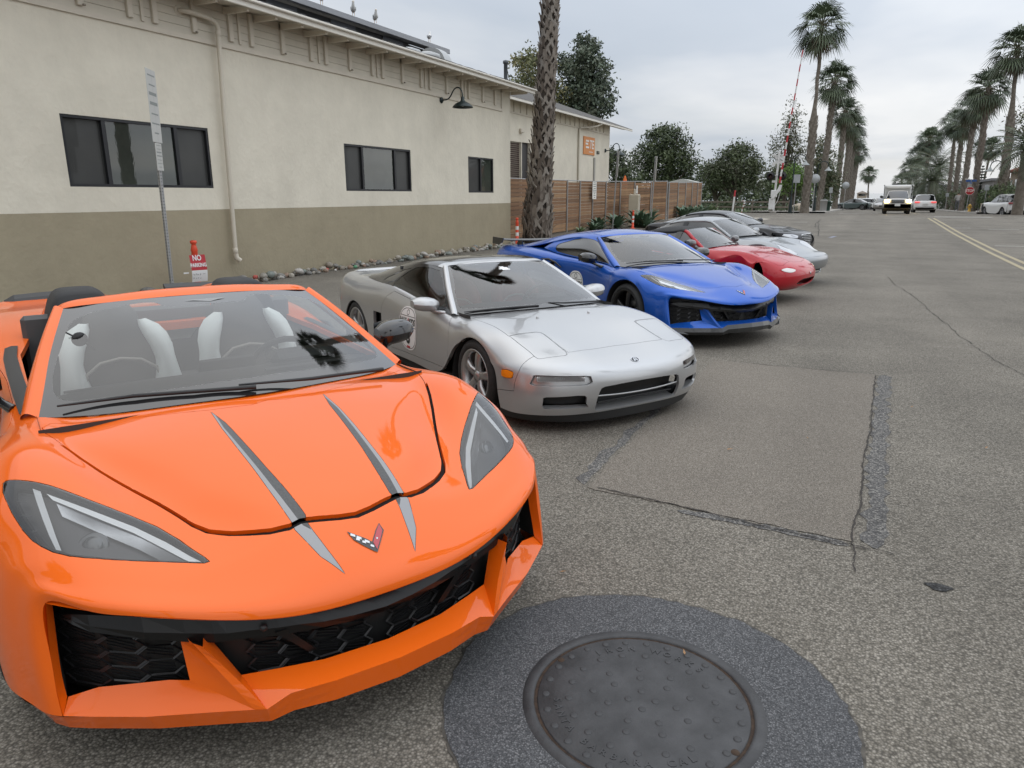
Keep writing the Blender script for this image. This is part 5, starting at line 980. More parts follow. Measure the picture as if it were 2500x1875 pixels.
def c8_coupe_top(root, paint_mat):
 """roof, side glass, pillars, rear deck, high wing"""
 blk = mat('gloss black plastic', (.010, .010, .011), .16, coat=.6); cf = mat('carbon fibre', (.014, .015, .016), .3, coat=.45)
 tint = mat('side glass tinted', (.006, .007, .008), .02, coat=1., spec=.8)
 RF = [[(-1.06, 0, 1.212), (-1.075, .225, 1.207), (-1.10, .430, 1.190), (-1.13, .570, 1.168), (-1.15, .615, 1.136)], [(-1.30, 0, 1.232), (-1.30, .225, 1.226), (-1.31, .43, 1.206), (-1.33, .57, 1.182), (-1.35, .635, 1.145)],
          [(-1.60, 0, 1.228), (-1.60, .225, 1.221), (-1.60, .43, 1.20), (-1.62, .58, 1.17), (-1.64, .66, 1.125)], [(-1.95, 0, 1.195), (-1.95, .225, 1.188), (-1.96, .44, 1.165), (-1.98, .60, 1.13), (-2.0, .72, 1.06)],
          [(-2.4, 0, 1.12), (-2.4, .225, 1.112), (-2.4, .45, 1.09), (-2.4, .63, 1.055), (-2.4, .78, .985)], [(-2.9, 0, 1.02), (-2.9, .225, 1.015), (-2.9, .43, 1.0), (-2.9, .60, .98), (-2.9, .74, .945)], [(-3.3, 0, .945), (-3.3, .225, .945), (-3.3, .40, .94), (-3.3, .55, .935), (-3.3, .66, .925)]]
 r = Skin(net(RF, 5, 6)); r.cut([(-1.13, -.05), (-1.13, .35), (-1.16, .47), (-1.22, .525), (-1.62, .54), (-1.69, .50), (-1.70, .30), (-1.70, -.05)], 'top', 'panel'); r.cut([(-1.85, -.05), (-1.85, .38), (-1.95, .46), (-2.75, .42), (-2.82, .3), (-2.82, -.05)], 'top', 'hatch')
 r.build('body', 'roof', paint_mat, root, gap=.002, flange=.01); r.build('panel', 'roof_panel', paint_mat, root, gap=.002, flange=.01); r.build('hatch', 'rear_glass', tint, root, off=-.003)
 # side glass with surround: from the belt to the roof rail
 SG = [[(-.47, .825, .822), (-.75, .80, .858), (-1.1, .795, .872), (-1.5, .80, .892), (-1.85, .815, .922), (-2.12, .80, .965)], [(-.60, .785, .882), (-.82, .755, .945), (-1.12, .745, .985), (-1.5, .745, 1.005), (-1.82, .755, 1.01), (-2.08, .765, 1.00)], [(-.79, .727, .970), (-.98, .685, 1.05), (-1.2, .668, 1.095), (-1.5, .665, 1.10), (-1.78, .69, 1.075), (-2.02, .735, 1.035)], [(-1.115, .617, 1.132), (-1.20, .622, 1.142), (-1.33, .632, 1.146), (-1.5, .645, 1.138), (-1.72, .675, 1.108), (-1.98, .715, 1.065)]]
 Gs = net(SG, 6, 6, False); q = Skin(Gs)
 q.cut(smooth_poly([(-.56, .850), (-.72, .945), (-.92, 1.045), (-1.12, 1.115), (-1.32, 1.128), (-1.52, 1.112), (-1.74, 1.06), (-1.86, 1.01), (-1.84, .965), (-1.70, .925), (-1.4, .898), (-1.0, .878), (-.75, .862)], 4, cr=(0,)), 'side', 'glass')
 q.build('body', 'side_frame', paint_mat, root); q.pair('glass', 'side_window', tint, root, off=-.004)
 # wing on two stands
 m = MB(); sec = [(.0, .0), (.03, .022), (.12, .022), (.24, -.012), (.12, -.004), (.03, -.012)]; G_ = []
 for t in range(17):
  y = -.93 + 1.86 * t / 16; k = 1 - .10 * (abs(y) / .93) ** 2; G_.append([(-3.10 - a * k - .05, y, 1.0 + b * k + .025 * (abs(y) / .93) ** 3 + .01) for a, b in sec] + [(-3.10 - .05, y, 1.0 + .025 * (abs(y) / .93) ** 3 + .01)])
 m.grid(G_, True, True); m.build('wing', cf, root)
 for sg in (1, -1):
  m = MB(); m.prism([(-3.08, sg * .94, 1.06), (-3.42, sg * .94, 1.07), (-3.44, sg * .94, .965), (-3.24, sg * .94, .955), (-3.12, sg * .94, .99)], (0, sg * .012, 0)); m.build('wing_endplate', cf, root)
  m = MB(); m.prism([(-3.16, sg * .55, 1.0), (-3.30, sg * .55, 1.0), (-3.36, sg * .55, .92), (-3.18, sg * .55, .92)], (0, sg * .02, 0)); m.build('wing_stand', cf, root)
NSX_ROWS = [
 [(.955,0,.150),(.952,.18,.150),(.940,.36,.150),(.910,.50,.149),(.86,.63,.148),(.78,.74,.146),(.70,.815,.145),(.62,.862,.145),(.54,.883,.147),(.46,.890,.15)],
 [(1.000,0,.255),(.996,.18,.255),(.982,.36,.257),(.948,.51,.26),(.89,.645,.26),(.81,.755,.26),(.72,.832,.26),(.63,.872,.26),(.53,.892,.26),(.43,.895,.26)],
 [(1.012,0,.372),(1.008,.18,.373),(.992,.36,.377),(.952,.50,.385),(.885,.64,.39),(.80,.755,.395),(.71,.832,.40),(.61,.876,.40),(.51,.895,.395),(.41,.897,.38)],
 [(.988,0,.440),(.984,.18,.443),(.968,.36,.454),(.922,.50,.466),(.85,.64,.474),(.765,.75,.478),(.67,.827,.478),(.56,.873,.47),(.46,.893,.46),(.375,.896,.44)],
 [(.91,0,.491),(.905,.18,.494),(.888,.365,.506),(.835,.49,.520),(.77,.625,.526),(.69,.735,.530),(.60,.812,.528),(.49,.863,.51),(.40,.888,.49),(.335,.893,.465)],
 [(.671,0,.555),(.668,.18,.558),(.65,.375,.574),(.62,.49,.582),(.58,.61,.586),(.54,.72,.588),(.46,.80,.585),(.36,.855,.565),(.30,.882,.545),(.265,.891,.52)],
 [(.36,0,.628),(.36,.19,.632),(.36,.39,.650),(.36,.49,.658),(.345,.60,.662),(.32,.70,.662),(.27,.79,.652),(.20,.85,.632),(.165,.88,.612),(.145,.891,.54)],
 [(.10,0,.682),(.10,.20,.685),(.10,.40,.697),(.10,.50,.702),(.09,.60,.704),(.07,.69,.703),(.04,.78,.690),(.01,.845,.665),(0,.878,.625),(0,.889,.55)],
 [(-.10,0,.710),(-.10,.20,.711),(-.11,.41,.716),(-.12,.52,.717),(-.13,.61,.717),(-.15,.69,.713),(-.16,.77,.700),(-.17,.84,.668),(-.17,.875,.61),(-.17,.888,.53)],
 [(-.24,0,.724),(-.25,.22,.722),(-.28,.43,.716),(-.32,.58,.708),(-.35,.68,.702),(-.37,.745,.692),(-.36,.80,.668),(-.33,.85,.61),(-.32,.878,.52),(-.31,.888,.44)],
 [(-.55,0,.72),(-.55,.22,.72),(-.55,.45,.715),(-.55,.62,.712),(-.55,.72,.710),(-.55,.785,.700),(-.55,.83,.665),(-.53,.863,.57),(-.51,.880,.42),(-.49,.884,.25)],
 [(-1.0,0,.75),(-1.0,.22,.755),(-1.0,.45,.76),(-1.0,.62,.765),(-1.0,.73,.766),(-1.0,.80,.752),(-1.0,.846,.69),(-1.0,.874,.57),(-1.0,.880,.39),(-1.0,.87,.19)],
 [(-1.75,0,.84),(-1.75,.22,.845),(-1.75,.45,.85),(-1.75,.60,.852),(-1.75,.71,.85),(-1.75,.80,.833),(-1.75,.860,.755),(-1.75,.885,.62),(-1.75,.889,.42),(-1.75,.88,.2)],
 [(-2.2,0,.87),(-2.2,.22,.873),(-2.2,.45,.875),(-2.2,.58,.875),(-2.2,.69,.871),(-2.2,.79,.853),(-2.2,.865,.775),(-2.2,.897,.66),(-2.22,.905,.50),(-2.24,.905,.33)],
 [(-2.53,0,.875),(-2.53,.22,.878),(-2.53,.44,.88),(-2.53,.57,.88),(-2.53,.68,.876),(-2.53,.78,.862),(-2.53,.86,.798),(-2.53,.90,.705),(-2.53,.906,.60),(-2.53,.906,.50)],
 [(-2.9,0,.86),(-2.9,.22,.863),(-2.9,.43,.867),(-2.9,.55,.868),(-2.9,.66,.866),(-2.9,.76,.852),(-2.9,.84,.785),(-2.87,.885,.66),(-2.84,.895,.50),(-2.82,.895,.33)],
 [(-3.27,0,.845),(-3.27,.22,.847),(-3.27,.42,.85),(-3.26,.53,.852),(-3.25,.63,.852),(-3.22,.72,.835),(-3.18,.80,.765),(-3.12,.85,.62),(-3.08,.865,.42),(-3.06,.86,.22)],
 [(-3.42,0,.72),(-3.42,.22,.72),(-3.41,.42,.72),(-3.40,.52,.72),(-3.37,.62,.715),(-3.32,.70,.69),(-3.26,.77,.62),(-3.20,.81,.50),(-3.15,.82,.36),(-3.13,.82,.22)],
 [(-3.38,0,.28),(-3.38,.22,.28),(-3.37,.42,.28),(-3.35,.52,.28),(-3.32,.61,.27),(-3.27,.68,.26),(-3.22,.73,.25),(-3.18,.76,.24),(-3.15,.77,.22),(-3.13,.77,.21)],
]
# ------------------------------------------------------------------ low silver coupe with black canopy and number six
def build_nsx(pose):
 X, Y, a = pose; root = thing('sports_car', 'silver low coupe with black roof and number 6 door sticker', 'car', (X, Y, gz(Y)), radians(a), 'sports cars parked in a row at the kerb')
 P = paint('silver paint', (.46, .465, .47), .65, .32); blk = mat('gloss black plastic', (.010, .010, .011), .16, coat=.6); sat = mat('satin black plastic', (.014, .014, .015), .45); und = mat('underbody black', (.012, .012, .012), .8)
 R_ = [[(x, y, z - .028 * min(1, max(0, (-1.6 - x) / .8)) * (1 if z > .6 else .4)) for x, y, z in r] for r in NSX_ROWS]
 G = net(R_, 6, 7); sk = Skin(G); sd_ = lambda y0, xa, xb: (lambda c, n: c.y > y0 and xa < c.x < xb)
 circ = lambda cx, cz, R: [(cx + R * cos(2 * pi * i / 48), cz + R * sin(2 * pi * i / 48)) for i in range(48)]
 sk.cut(circ(.045, .235, .368), 'side', 'arch', sd_(.72, -.6, .6)); sk.cut(circ(-2.50, .235, .365), 'side', 'arch', sd_(.74, -3.1, -2.0))
 lid = [(.343, .737), (.352, .62), (.357, .50), (.372, .475), (.40, .468), (.54, .468), (.69, .472), (.725, .484), (.738, .505), (.72, .60), (.70, .685), (.685, .712), (.66, .718), (.573, .719), (.459, .730)]
 sk.cut(lid, 'top', 'lid', lambda c, n: n.z > .3)
 hood = [(.671, -.05), (.671, 0), (.677, .10), (.692, .28), (.706, .42), (.702, .461), (.54, .461), (.40, .461), (.365, .469), (.349, .495), (.345, .62), (.336, .742), (.106, .738), (-.093, .748), (-.34, .752), (-.30, .60), (-.235, .40), (-.20, .2), (-.19, 0), (-.19, -.05)]
 sk.cut(hood, 'top', 'hood', lambda c, n: n.z > .3)
 lampo = [(.817, .381), (.792, .438), (.774, .443), (.483, .437), (.447, .432), (.438, .393), (.449, .382), (.474, .374), (.799, .371)]
 fr = lambda c, n: c.x > .6 and n.x > .1
 sk.cut(lampo, 'front', 'lamp', fr)
 gr = [(-.05, .360), (0, .360), (.20, .357), (.345, .350), (.372, .340), (.385, .316), (.398, .26), (.396, .19), (.388, .172), (.352, .166), (.15, .163), (0, .163), (-.05, .163)]
 sk.cut(gr, 'front', 'grille', fr)
 it = [(.752, .222), (.752, .283), (.735, .290), (.545, .300), (.497, .296), (.482, .285), (.478, .236), (.455, .207), (.741, .204)]
 sk.cut(it, 'front', 'intake', fr)
 sk.cut(smooth_poly([(.492, .447), (.592, .449), (.606, .44), (.606, .41), (.597, .402), (.50, .396), (.488, .405), (.485, .437)], 2), 'side', 'marker', sd_(.80, .4, .7))
 door = [(-.49, .705), (-.43, .625), (-.405, .55), (-.385, .48), (-.39, .30), (-.46, .27), (-1.70, .25), (-1.79, .35), (-1.80, .57), (-1.775, .65), (-1.69, .735), (-1.58, .79), (-1.1, .742), (-.75, .715)]
 sk.cut(door, 'side', 'door', lambda c, n: c.y > .74 and n.y > .2)
 sk.cut([(-1.985, .556), (-1.93, .556), (-1.80, .556), (-1.80, .48), (-1.90, .455), (-1.905, .30), (-1.965, .33), (-1.99, .46)], 'side', 'slot', sd_(.8, -2.1, -1.7), only=('body', 'door'))
 sk.cut([(-.26, -.05), (-.28, .28), (-.36, .55), (-.50, .73), (-1.0, .74), (-1.9, .72), (-2.15, .6), (-2.3, .3), (-2.3, -.05)], 'top', 'cockpit', lambda c, n: n.z > .3)
 sk.cut([(.646, .57), (.649, .52), (.648, .454), (.63, .378), (.622, .312), (.45, .289), (.38, .26), (.38, .10), (1.15, .10), (1.15, .60), (.72, .60)], 'side', 'bumper', lambda c, n: c.x > .3 and (n.z < .93 or c.x > .64))
 sk.build('bumper', 'bumper', P, root, gap=.0018, flange=.02)
 sk.build('body', 'body', P, root, gap=.0018, flange=.03); sk.build('hood', 'hood', P, root, gap=.0018, flange=.02); drs = sk.pair('door', 'door', P, root, gap=.0018, flange=.02)
 for l in sk.pair('lid', 'headlight_lid', P, root, gap=.0022, flange=.02): pass
 lm = sk.pair('lamp', 'lamp_recess', P, root, off=-.035, gap=-.006)
 clear = glass_mat('lamp glass', (.93, .94, .94), 1.5, 1.25)
 T = {}
 for sg in (1, -1):
  # turn lamp: ribbed reflector behind clear lens
  pts = [(.765, .434, .772), (.778, .396, .777), (.954, .396, .488), (.946, .434, .483)]
  q = [(p[0] - .012, p[2] * sg, p[1]) for p in pts]; m = MB()
  n = 26
  for i in range(n):
   t0, t1 = i / n, (i + .86) / n; A = [Vector(q[0]).lerp(Vector(q[3]), t) for t in (t0, t1)]; Bq = [Vector(q[1]).lerp(Vector(q[2]), t) for t in (t0, t1)]
   for k in range(3):
    f0, f1 = k / 3 + .03, (k + 1) / 3 - .03; m.add([A[0].lerp(Bq[0], f0), A[1].lerp(Bq[1], f0), A[1].lerp(Bq[1], f1) + Vector((.008, 0, 0)), A[0].lerp(Bq[0], f1) + Vector((.008, 0, 0))], [(0, 1, 2, 3)] if sg < 0 else [(3, 2, 1, 0)])
  o = m.build('turn_lamp', mat('lamp facet', (.50, .46, .45), .2, .6), root); g = MB(); off = Vector((.014, sg * .004, 0)); g.add([Vector(p) + off for p in q], [(0, 1, 2, 3)] if sg < 0 else [(3, 2, 1, 0)]); g.build('lens', clear, o)
  b = MB(); bo = Vector((-.006, 0, 0)); b.add([Vector(p) + bo for p in q], [(0, 1, 2, 3)] if sg < 0 else [(3, 2, 1, 0)]); b.build('reflector', mat('lamp red brown', (.22, .13, .12), .4), o)
 sk.build('grille', 'grille_recess', mat('grille back', (.006, .006, .006), .5), root, off=-.10, gap=-.01)
 # silver floor of the recess and two horizontal bars
 for z, r, dx in ((.272, .0065, .012),):
  m = MB(); m.tube([(1.0 - dx - .1 * (abs(y) / .4) ** 2 * .25, y, z + .012 * (abs(y) / .4) ** 2) for y in np.linspace(-.385, .385, 13)], r, 8); m.build('grille_bar', P, root)
 m = MB(); m.grid([[(.952 - .02 * (y / .4) ** 2, y, .164), (.90, y, .178), (.85, y, .185)] for y in np.linspace(-.39, .39, 11)], True, True); m.build('grille_floor', P, root)
 m = MB(); m.tube([(.93, y, .222) for y in np.linspace(-.36, .36, 9)], .008, 6); m.build('grille_bar', sat, root)
 for s_, l in zip((1, -1), sk.pair('intake', 'bumper_intake', mat('grille back', (.006, .006, .006), .5), root, off=-.07, gap=-.012)): pass
 for sg in (1, -1):
  m = MB(); m.grid([[(x_, sg * y_, .206), (x_ - .05, sg * (y_ - .01), .214)] for x_, y_ in ((.948, .452), (.90, .57), (.806, .741))], True, sg > 0); m.build('intake_floor', P, root)
 for l in sk.pair('marker', 'side_marker', mat('amber lens', (.80, .22, .01), .15, coat=1.), root, off=.004, gap=.002, flange=.012): pass
 for l in sk.pair('slot', 'air_slot', mat('grille back', (.006, .006, .006), .5), root, off=-.06): pass
 # black chin
 Bt = [(.948, 0, .085), (.94, .20, .085), (.915, .40, .086), (.86, .56, .088), (.77, .70, .09), (.66, .80, .092), (.54, .862, .095), (.44, .88, .10)]; Tp = [(.954, 0, .150), (.951, .20, .150), (.935, .38, .150), (.886, .57, .149), (.80, .717, .147), (.68, .83, .146), (.56, .878, .147), (.45, .888, .15)]
 strip('chin_spoiler', [(p[0], p[1], p[2]) for p in Bt], Tp, mat('rubber black', (.016, .016, .016), .6), root, 2); strip('chin_underside', [(p[0] - .3, p[1] * .9, p[2] + .02) for p in Bt], Bt, und, root, 1)
 # badge
 o = MB(); cx0 = Vector((.912, 0, .4915)); ux = Vector((0, 1, 0)); uz = Vector((-.86, 0, .50)).normalized(); nn = Vector((.5, 0, .86)).normalized()
 for k, (rx, rz, h, mt) in enumerate(((.036, .030, .003, 'chrome'), (.031, .025, .0042, 'dark'))):
  m = MB(); m.add([cx0 + ux * rx * cos(t) + uz * rz * sin(t) + nn * h for t in np.linspace(0, 2 * pi, 25)[:-1]], [tuple(range(24))])
  q = m.build('badge', mat('bright chrome', (.6, .61, .62), .12, 1.) if k == 0 else mat('badge dark', (.04, .04, .045), .3), root)
 m = MB()
 for sg in (1, -1): m.add([cx0 + ux * sg * u + uz * v_ + nn * .0052 for u, v_ in ((.002, .020), (.010, .020), (.019, -.018), (.010, -.018))], [(0, 1, 2, 3) if sg < 0 else (3, 2, 1, 0)])
 m.add([cx0 + ux * u + uz * v_ + nn * .0052 for u, v_ in ((-.008, -.002), (.008, -.002), (.010, -.007), (-.010, -.007))], [(3, 2, 1, 0)]); m.build('badge_mark', mat('bright chrome', (.6, .61, .62), .12, 1.), q)
 # greenhouse
 WS = [[(-.245, 0, .735), (-.275, .28, .731), (-.345, .55, .720), (-.444, .752, .702)], [(-.45, 0, .840), (-.475, .265, .836), (-.535, .515, .824), (-.605, .70, .802)], [(-.66, 0, .928), (-.68, .245, .925), (-.725, .475, .913), (-.77, .640, .892)], [(-.88, 0, 1.002), (-.89, .22, 1.0), (-.91, .435, .993), (-.925, .578, .978)], [(-1.10, 0, 1.060), (-1.10, .20, 1.060), (-1.09, .395, 1.057), (-1.066, .520, 1.052)]]
 ws = Skin(net(WS, 7, 7)); ws.cut(smooth_poly([(-.29, -.05), (-.29, 0), (-.33, .28), (-.40, .53), (-.49, .69), (-.56, .695), (-.77, .605), (-.93, .54), (-1.035, .49), (-1.065, .38), (-1.07, 0), (-1.07, -.05)], 3, cr=(0, 1, 4, 10, 11)), 'top', 'clear')
 ws.build('body', 'windscreen_frit', mat('glass frit', (.02, .02, .021), .06, coat=1.), root); ws.build('clear', 'windscreen', glass_mat('windscreen nsx', (.66, .70, .70), 1.55, 1.9), root)
 e5 = spl(np.array([r[-1] for r in WS]), 4); out_ = spl(np.array([(-.495, .790, .702), (-.645, .738, .795), (-.80, .682, .882), (-.945, .622, .965), (-1.09, .560, 1.038)]), 4); mid = (e5 + out_) / 2 + np.array([0, .01, .016]); inn = out_ + np.array([-.03, -.03, -.015])
 for sg in (1, -1):
  mb = MB(); mb.grid([[(p[0], sg * p[1], p[2]) for p in spl(np.array([e5[i], mid[i], out_[i], inn[i]]), 3)] for i in range(len(e5))], True, sg < 0); mb.build('windscreen_pillar', P, root)
 HD = [[(-1.10, 0, 1.061), (-1.10, .20, 1.061), (-1.09, .395, 1.058), (-1.066, .520, 1.053), (-1.09, .560, 1.038)], [(-1.13, 0, 1.076), (-1.13, .20, 1.075), (-1.125, .40, 1.070), (-1.115, .53, 1.060), (-1.12, .568, 1.042)], [(-1.165, 0, 1.083), (-1.165, .20, 1.082), (-1.165, .40, 1.077), (-1.16, .535, 1.065), (-1.16, .575, 1.045)]]
 sheet('windscreen_header', HD, P, root, 3, 5)
 RF = [HD[-1], [(-1.32, 0, 1.100), (-1.32, .20, 1.098), (-1.32, .41, 1.090), (-1.32, .545, 1.075), (-1.33, .588, 1.052)], [(-1.60, 0, 1.094), (-1.60, .20, 1.092), (-1.60, .42, 1.081), (-1.60, .56, 1.06), (-1.61, .61, 1.03)], [(-1.95, 0, 1.04), (-1.95, .20, 1.038), (-1.95, .43, 1.025), (-1.95, .585, 1.0), (-1.96, .65, .96)], [(-2.4, 0, .93), (-2.4, .20, .928), (-2.4, .43, .918), (-2.4, .60, .895), (-2.4, .69, .865)], [(-2.65, 0, .855), (-2.65, .20, .855), (-2.65, .42, .85), (-2.65, .60, .84), (-2.65, .68, .83)]]
 sheet('roof', RF, blk, root, 4, 5)
 SG = [[(-.50, .785, .704), (-.76, .805, .722), (-1.13, .812, .752), (-1.56, .812, .797), (-1.95, .80, .83), (-2.42, .765, .845)], [(-.66, .735, .795), (-.86, .735, .822), (-1.15, .742, .855), (-1.56, .745, .89), (-1.95, .745, .885), (-2.42, .735, .862)], [(-.82, .675, .885), (-.98, .655, .93), (-1.2, .655, .965), (-1.56, .665, .975), (-1.95, .70, .925), (-2.42, .715, .868)], [(-1.09, .560, 1.036), (-1.18, .573, 1.044), (-1.33, .588, 1.052), (-1.61, .61, 1.03), (-1.96, .65, .96), (-2.42, .69, .87)]]
 q = Skin(net(SG, 5, 5, False)); q.cut(smooth_poly([(-.60, .735), (-.75, .83), (-.92, .93), (-1.09, 1.012), (-1.3, 1.027), (-1.50, 1.012), (-1.60, .96), (-1.70, .86), (-1.68, .825), (-1.2, .775), (-.8, .745)], 3, cr=(0, 3, 5, 7, 8)), 'side', 'glass')
 q.cut([(-1.74, .865), (-1.66, .955), (-1.58, 1.0), (-1.72, .975), (-1.95, .885), (-1.98, .86)], 'side', 'quarter')
 for l in q.pair('body', 'side_frame', blk, root): pass
 q.pair('glass', 'side_window', glass_mat('side glass nsx', (.35, .38, .38), 1.5, 1.6), root, off=-.003); q.pair('quarter', 'quarter_window', mat('side glass tinted', (.006, .007, .008), .02, coat=1., spec=.8), root, off=-.003)
 # rear wing hoop
 m = MB(); pth = [(-2.98, -.70, .80), (-3.10, -.66, .825), (-3.20, -.60, .838), (-3.24, -.50, .842), (-3.26, -.25, .846), (-3.265, 0, .848)]; pth = [tuple(p) for p in spl(np.array(pth), 3)]; pth += [(p[0], -p[1], p[2]) for p in reversed(pth[:-1])]
 vs = []
 for p in pth: vs.append([(p[0] + .06, p[1], p[2] - .006), (p[0] + .03, p[1], p[2] + .012), (p[0] - .04, p[1], p[2] + .012), (p[0] - .07, p[1], p[2] - .004), (p[0] - .03, p[1], p[2] - .018), (p[0] + .06, p[1], p[2] - .006)])
 m.grid(vs, True); m.build('rear_spoiler', P, root)
 # wipers, nozzles
 wiper(root, [(-.27, -.06, .752), (-.30, -.30, .752), (-.36, -.52, .742), (-.43, -.70, .728)]); wiper(root, [(-.30, .62, .737), (-.27, .42, .748), (-.27, .22, .755), (-.30, .06, .765)])
 m = MB(); m.grid([[(-.19 - .18 * (abs(y) / .74) ** 2, y, .7205 - .02 * (abs(y) / .74) ** 2), (-.33 - .2 * (abs(y) / .74) ** 2, y, .722 - .02 * (abs(y) / .74) ** 2)] for y in np.linspace(-.74, .74, 15)], True, True); m.build('cowl', sat, root)
 for sg in (1, -1):
  m = MB(); m.lathe([(.012, -.004), (.012, .006), (.006, .014), (0, .015)], 10, 'z', (.013, sg * .263, .702)); m.build('washer_nozzle', P, root)
  c = (-.735, sg * .915, .765); mirror_pod('door_mirror', root, (-.60, sg * .775, .70), c, (.20, .225, .125), P, mat('mirror silver', (.55, .58, .60), .03, 1.), P, 0, sg, .2)
 # wheels etc
 wheel_well(root, .045, .24, .365, .55, .88); wheel_well(root, -2.50, .24, .362, .55, .89); wm = mat('alloy silver', (.42, .42, .42), .32, .8)
 for sg in (1, -1): wheel('wheel', root, (.03, sg * .765, .295), .293, .215, .212, wm, 5, sg, 0, 'five'); wheel('wheel', root, (-2.50, sg * .775, .30), .298, .24, .222, wm, 5, sg, 0, 'five')
 u = MB(); u.box(-3.0, .50, -.52, .52, .11, .26); u.box(-2.10, -.36, -.84, .84, .12, .22); u.build('underbody', und, root)
 # cabin
 dk = mat('cabin black leather', (.030, .030, .030), .55, bump=.05, bscale=300); rd = mat('red leather', (.22, .035, .03), .55)
 tub = MB(); tub.box(-2.0, -.25, -.70, .70, .18, .24); tub.grid([[(-.25, y, z) for y in (-.7, .7)] for z in (.2, .70)], False); tub.grid([[(-1.72 - .1 * k, y, (.2, 1.0)[k]) for y in (-.66, .66)] for k in (0, 1)], False)
 for sg in (1, -1): tub.grid([[(-.25, sg * .74, z), (-1.8, sg * .74, z + .04)] for z in (.2, .72)], False)
 tub.build('cabin_tub', dk, root)
 sheet('dashboard', [[(-.32, 0, .71), (-.36, .3, .705), (-.45, .6, .695), (-.52, .72, .69)], [(-.58, 0, .74), (-.58, .3, .745), (-.62, .6, .735), (-.66, .72, .72)], [(-.74, 0, .72), (-.74, .3, .735), (-.74, .6, .72), (-.74, .72, .71)], [(-.76, 0, .5), (-.76, .3, .5), (-.76, .6, .5), (-.76, .72, .5)]], dk, root, 4, 4)
 m = MB(); m.bbox((-.70, .34, .755), (.16, .36, .07), .03); m.bbox((-1.1, 0, .42), (.7, .2, .2), .03); m.build('centre_console', dk, root)
 for sg in (1, -1): seat(root, -1.22, sg * .34, .40, .985, rd, rd)
 steering(root, (-.86, .34, .70), .18, radians(24), dk)
 m = MB(); m.tube([(-.50, .30, .716), (-.50, -.34, .716)], .004, 5); m.build('dash_strip', mat('bright chrome', (.6, .61, .62), .12, 1.), root)
 # stickers
 for sg in (-1, 1): decal_round(drs[0 if sg > 0 else 1], side_fn(G, sg, -1.185, .495), '6', .37, .40)
 m = MB()
 for i, (y, z, w_) in enumerate(((-.02, 0, .10), (-.01, .016, .075), (.0, -.014, .085), (-.03, .03, .05))): m.add([(-.90 - z * .9 - .003, y - w_ / 2, 1.012 + z * .45), (-.90 - z * .9 - .003, y + w_ / 2, 1.012 + z * .45), (-.915 - z * .9 - .003, y + w_ / 2, 1.019 + z * .45), (-.915 - z * .9 - .003, y - w_ / 2, 1.019 + z * .45)], [(0, 1, 2, 3)])
 m.build('windscreen_sticker', mat('sticker white', (.80, .80, .79), .4), root)
 return root
# ------------------------------------------------------------------ generic car: net from a few stations, for the smaller cars
TJ = [0, .22, .42, .60, .76, .88, .96, 1.0]
def car_net(sp):
 rows = []
 def end(z, xc, D, W, s):
  r = []
  for t in TJ:
   th = t * pi / 2; r.append((xc - s * D * (1 - cos(th) ** .8), W * sin(th) ** .85, z))
  return r
 for z, xc, D, W in sp['nose']: rows.append(end(z, xc, D, W, 1))
 Dn = sp['nose'][-1][2]; Dt = sp['tail'][0][2]; ns = len(sp['st'])
 for i, (x, zc, zs, w_, zb) in enumerate(sp['st']):
  zm = (zs + zb) / 2 + .04; sk = Dn * (.5, .2)[i] if i < 2 else (-Dt * .3 if i == ns - 1 else 0)
  rows.append([(p[0] - sk * (1 - cos(t * pi / 2)), p[1], p[2]) for t, p in zip(TJ, [(x, 0, zc), (x, .28 * w_, zc - .002), (x, .55 * w_, zc * .75 + zs * .25 - .006), (x, .74 * w_, zs * .9 + zc * .1), (x, .87 * w_, zs - .012), (x, .965 * w_, zs - .085), (x, w_, zm), (x, .985 * w_, zb)])])
 for z, xc, D, W in sp['tail']: rows.append(end(z, xc, D, W, -1))
 return rows
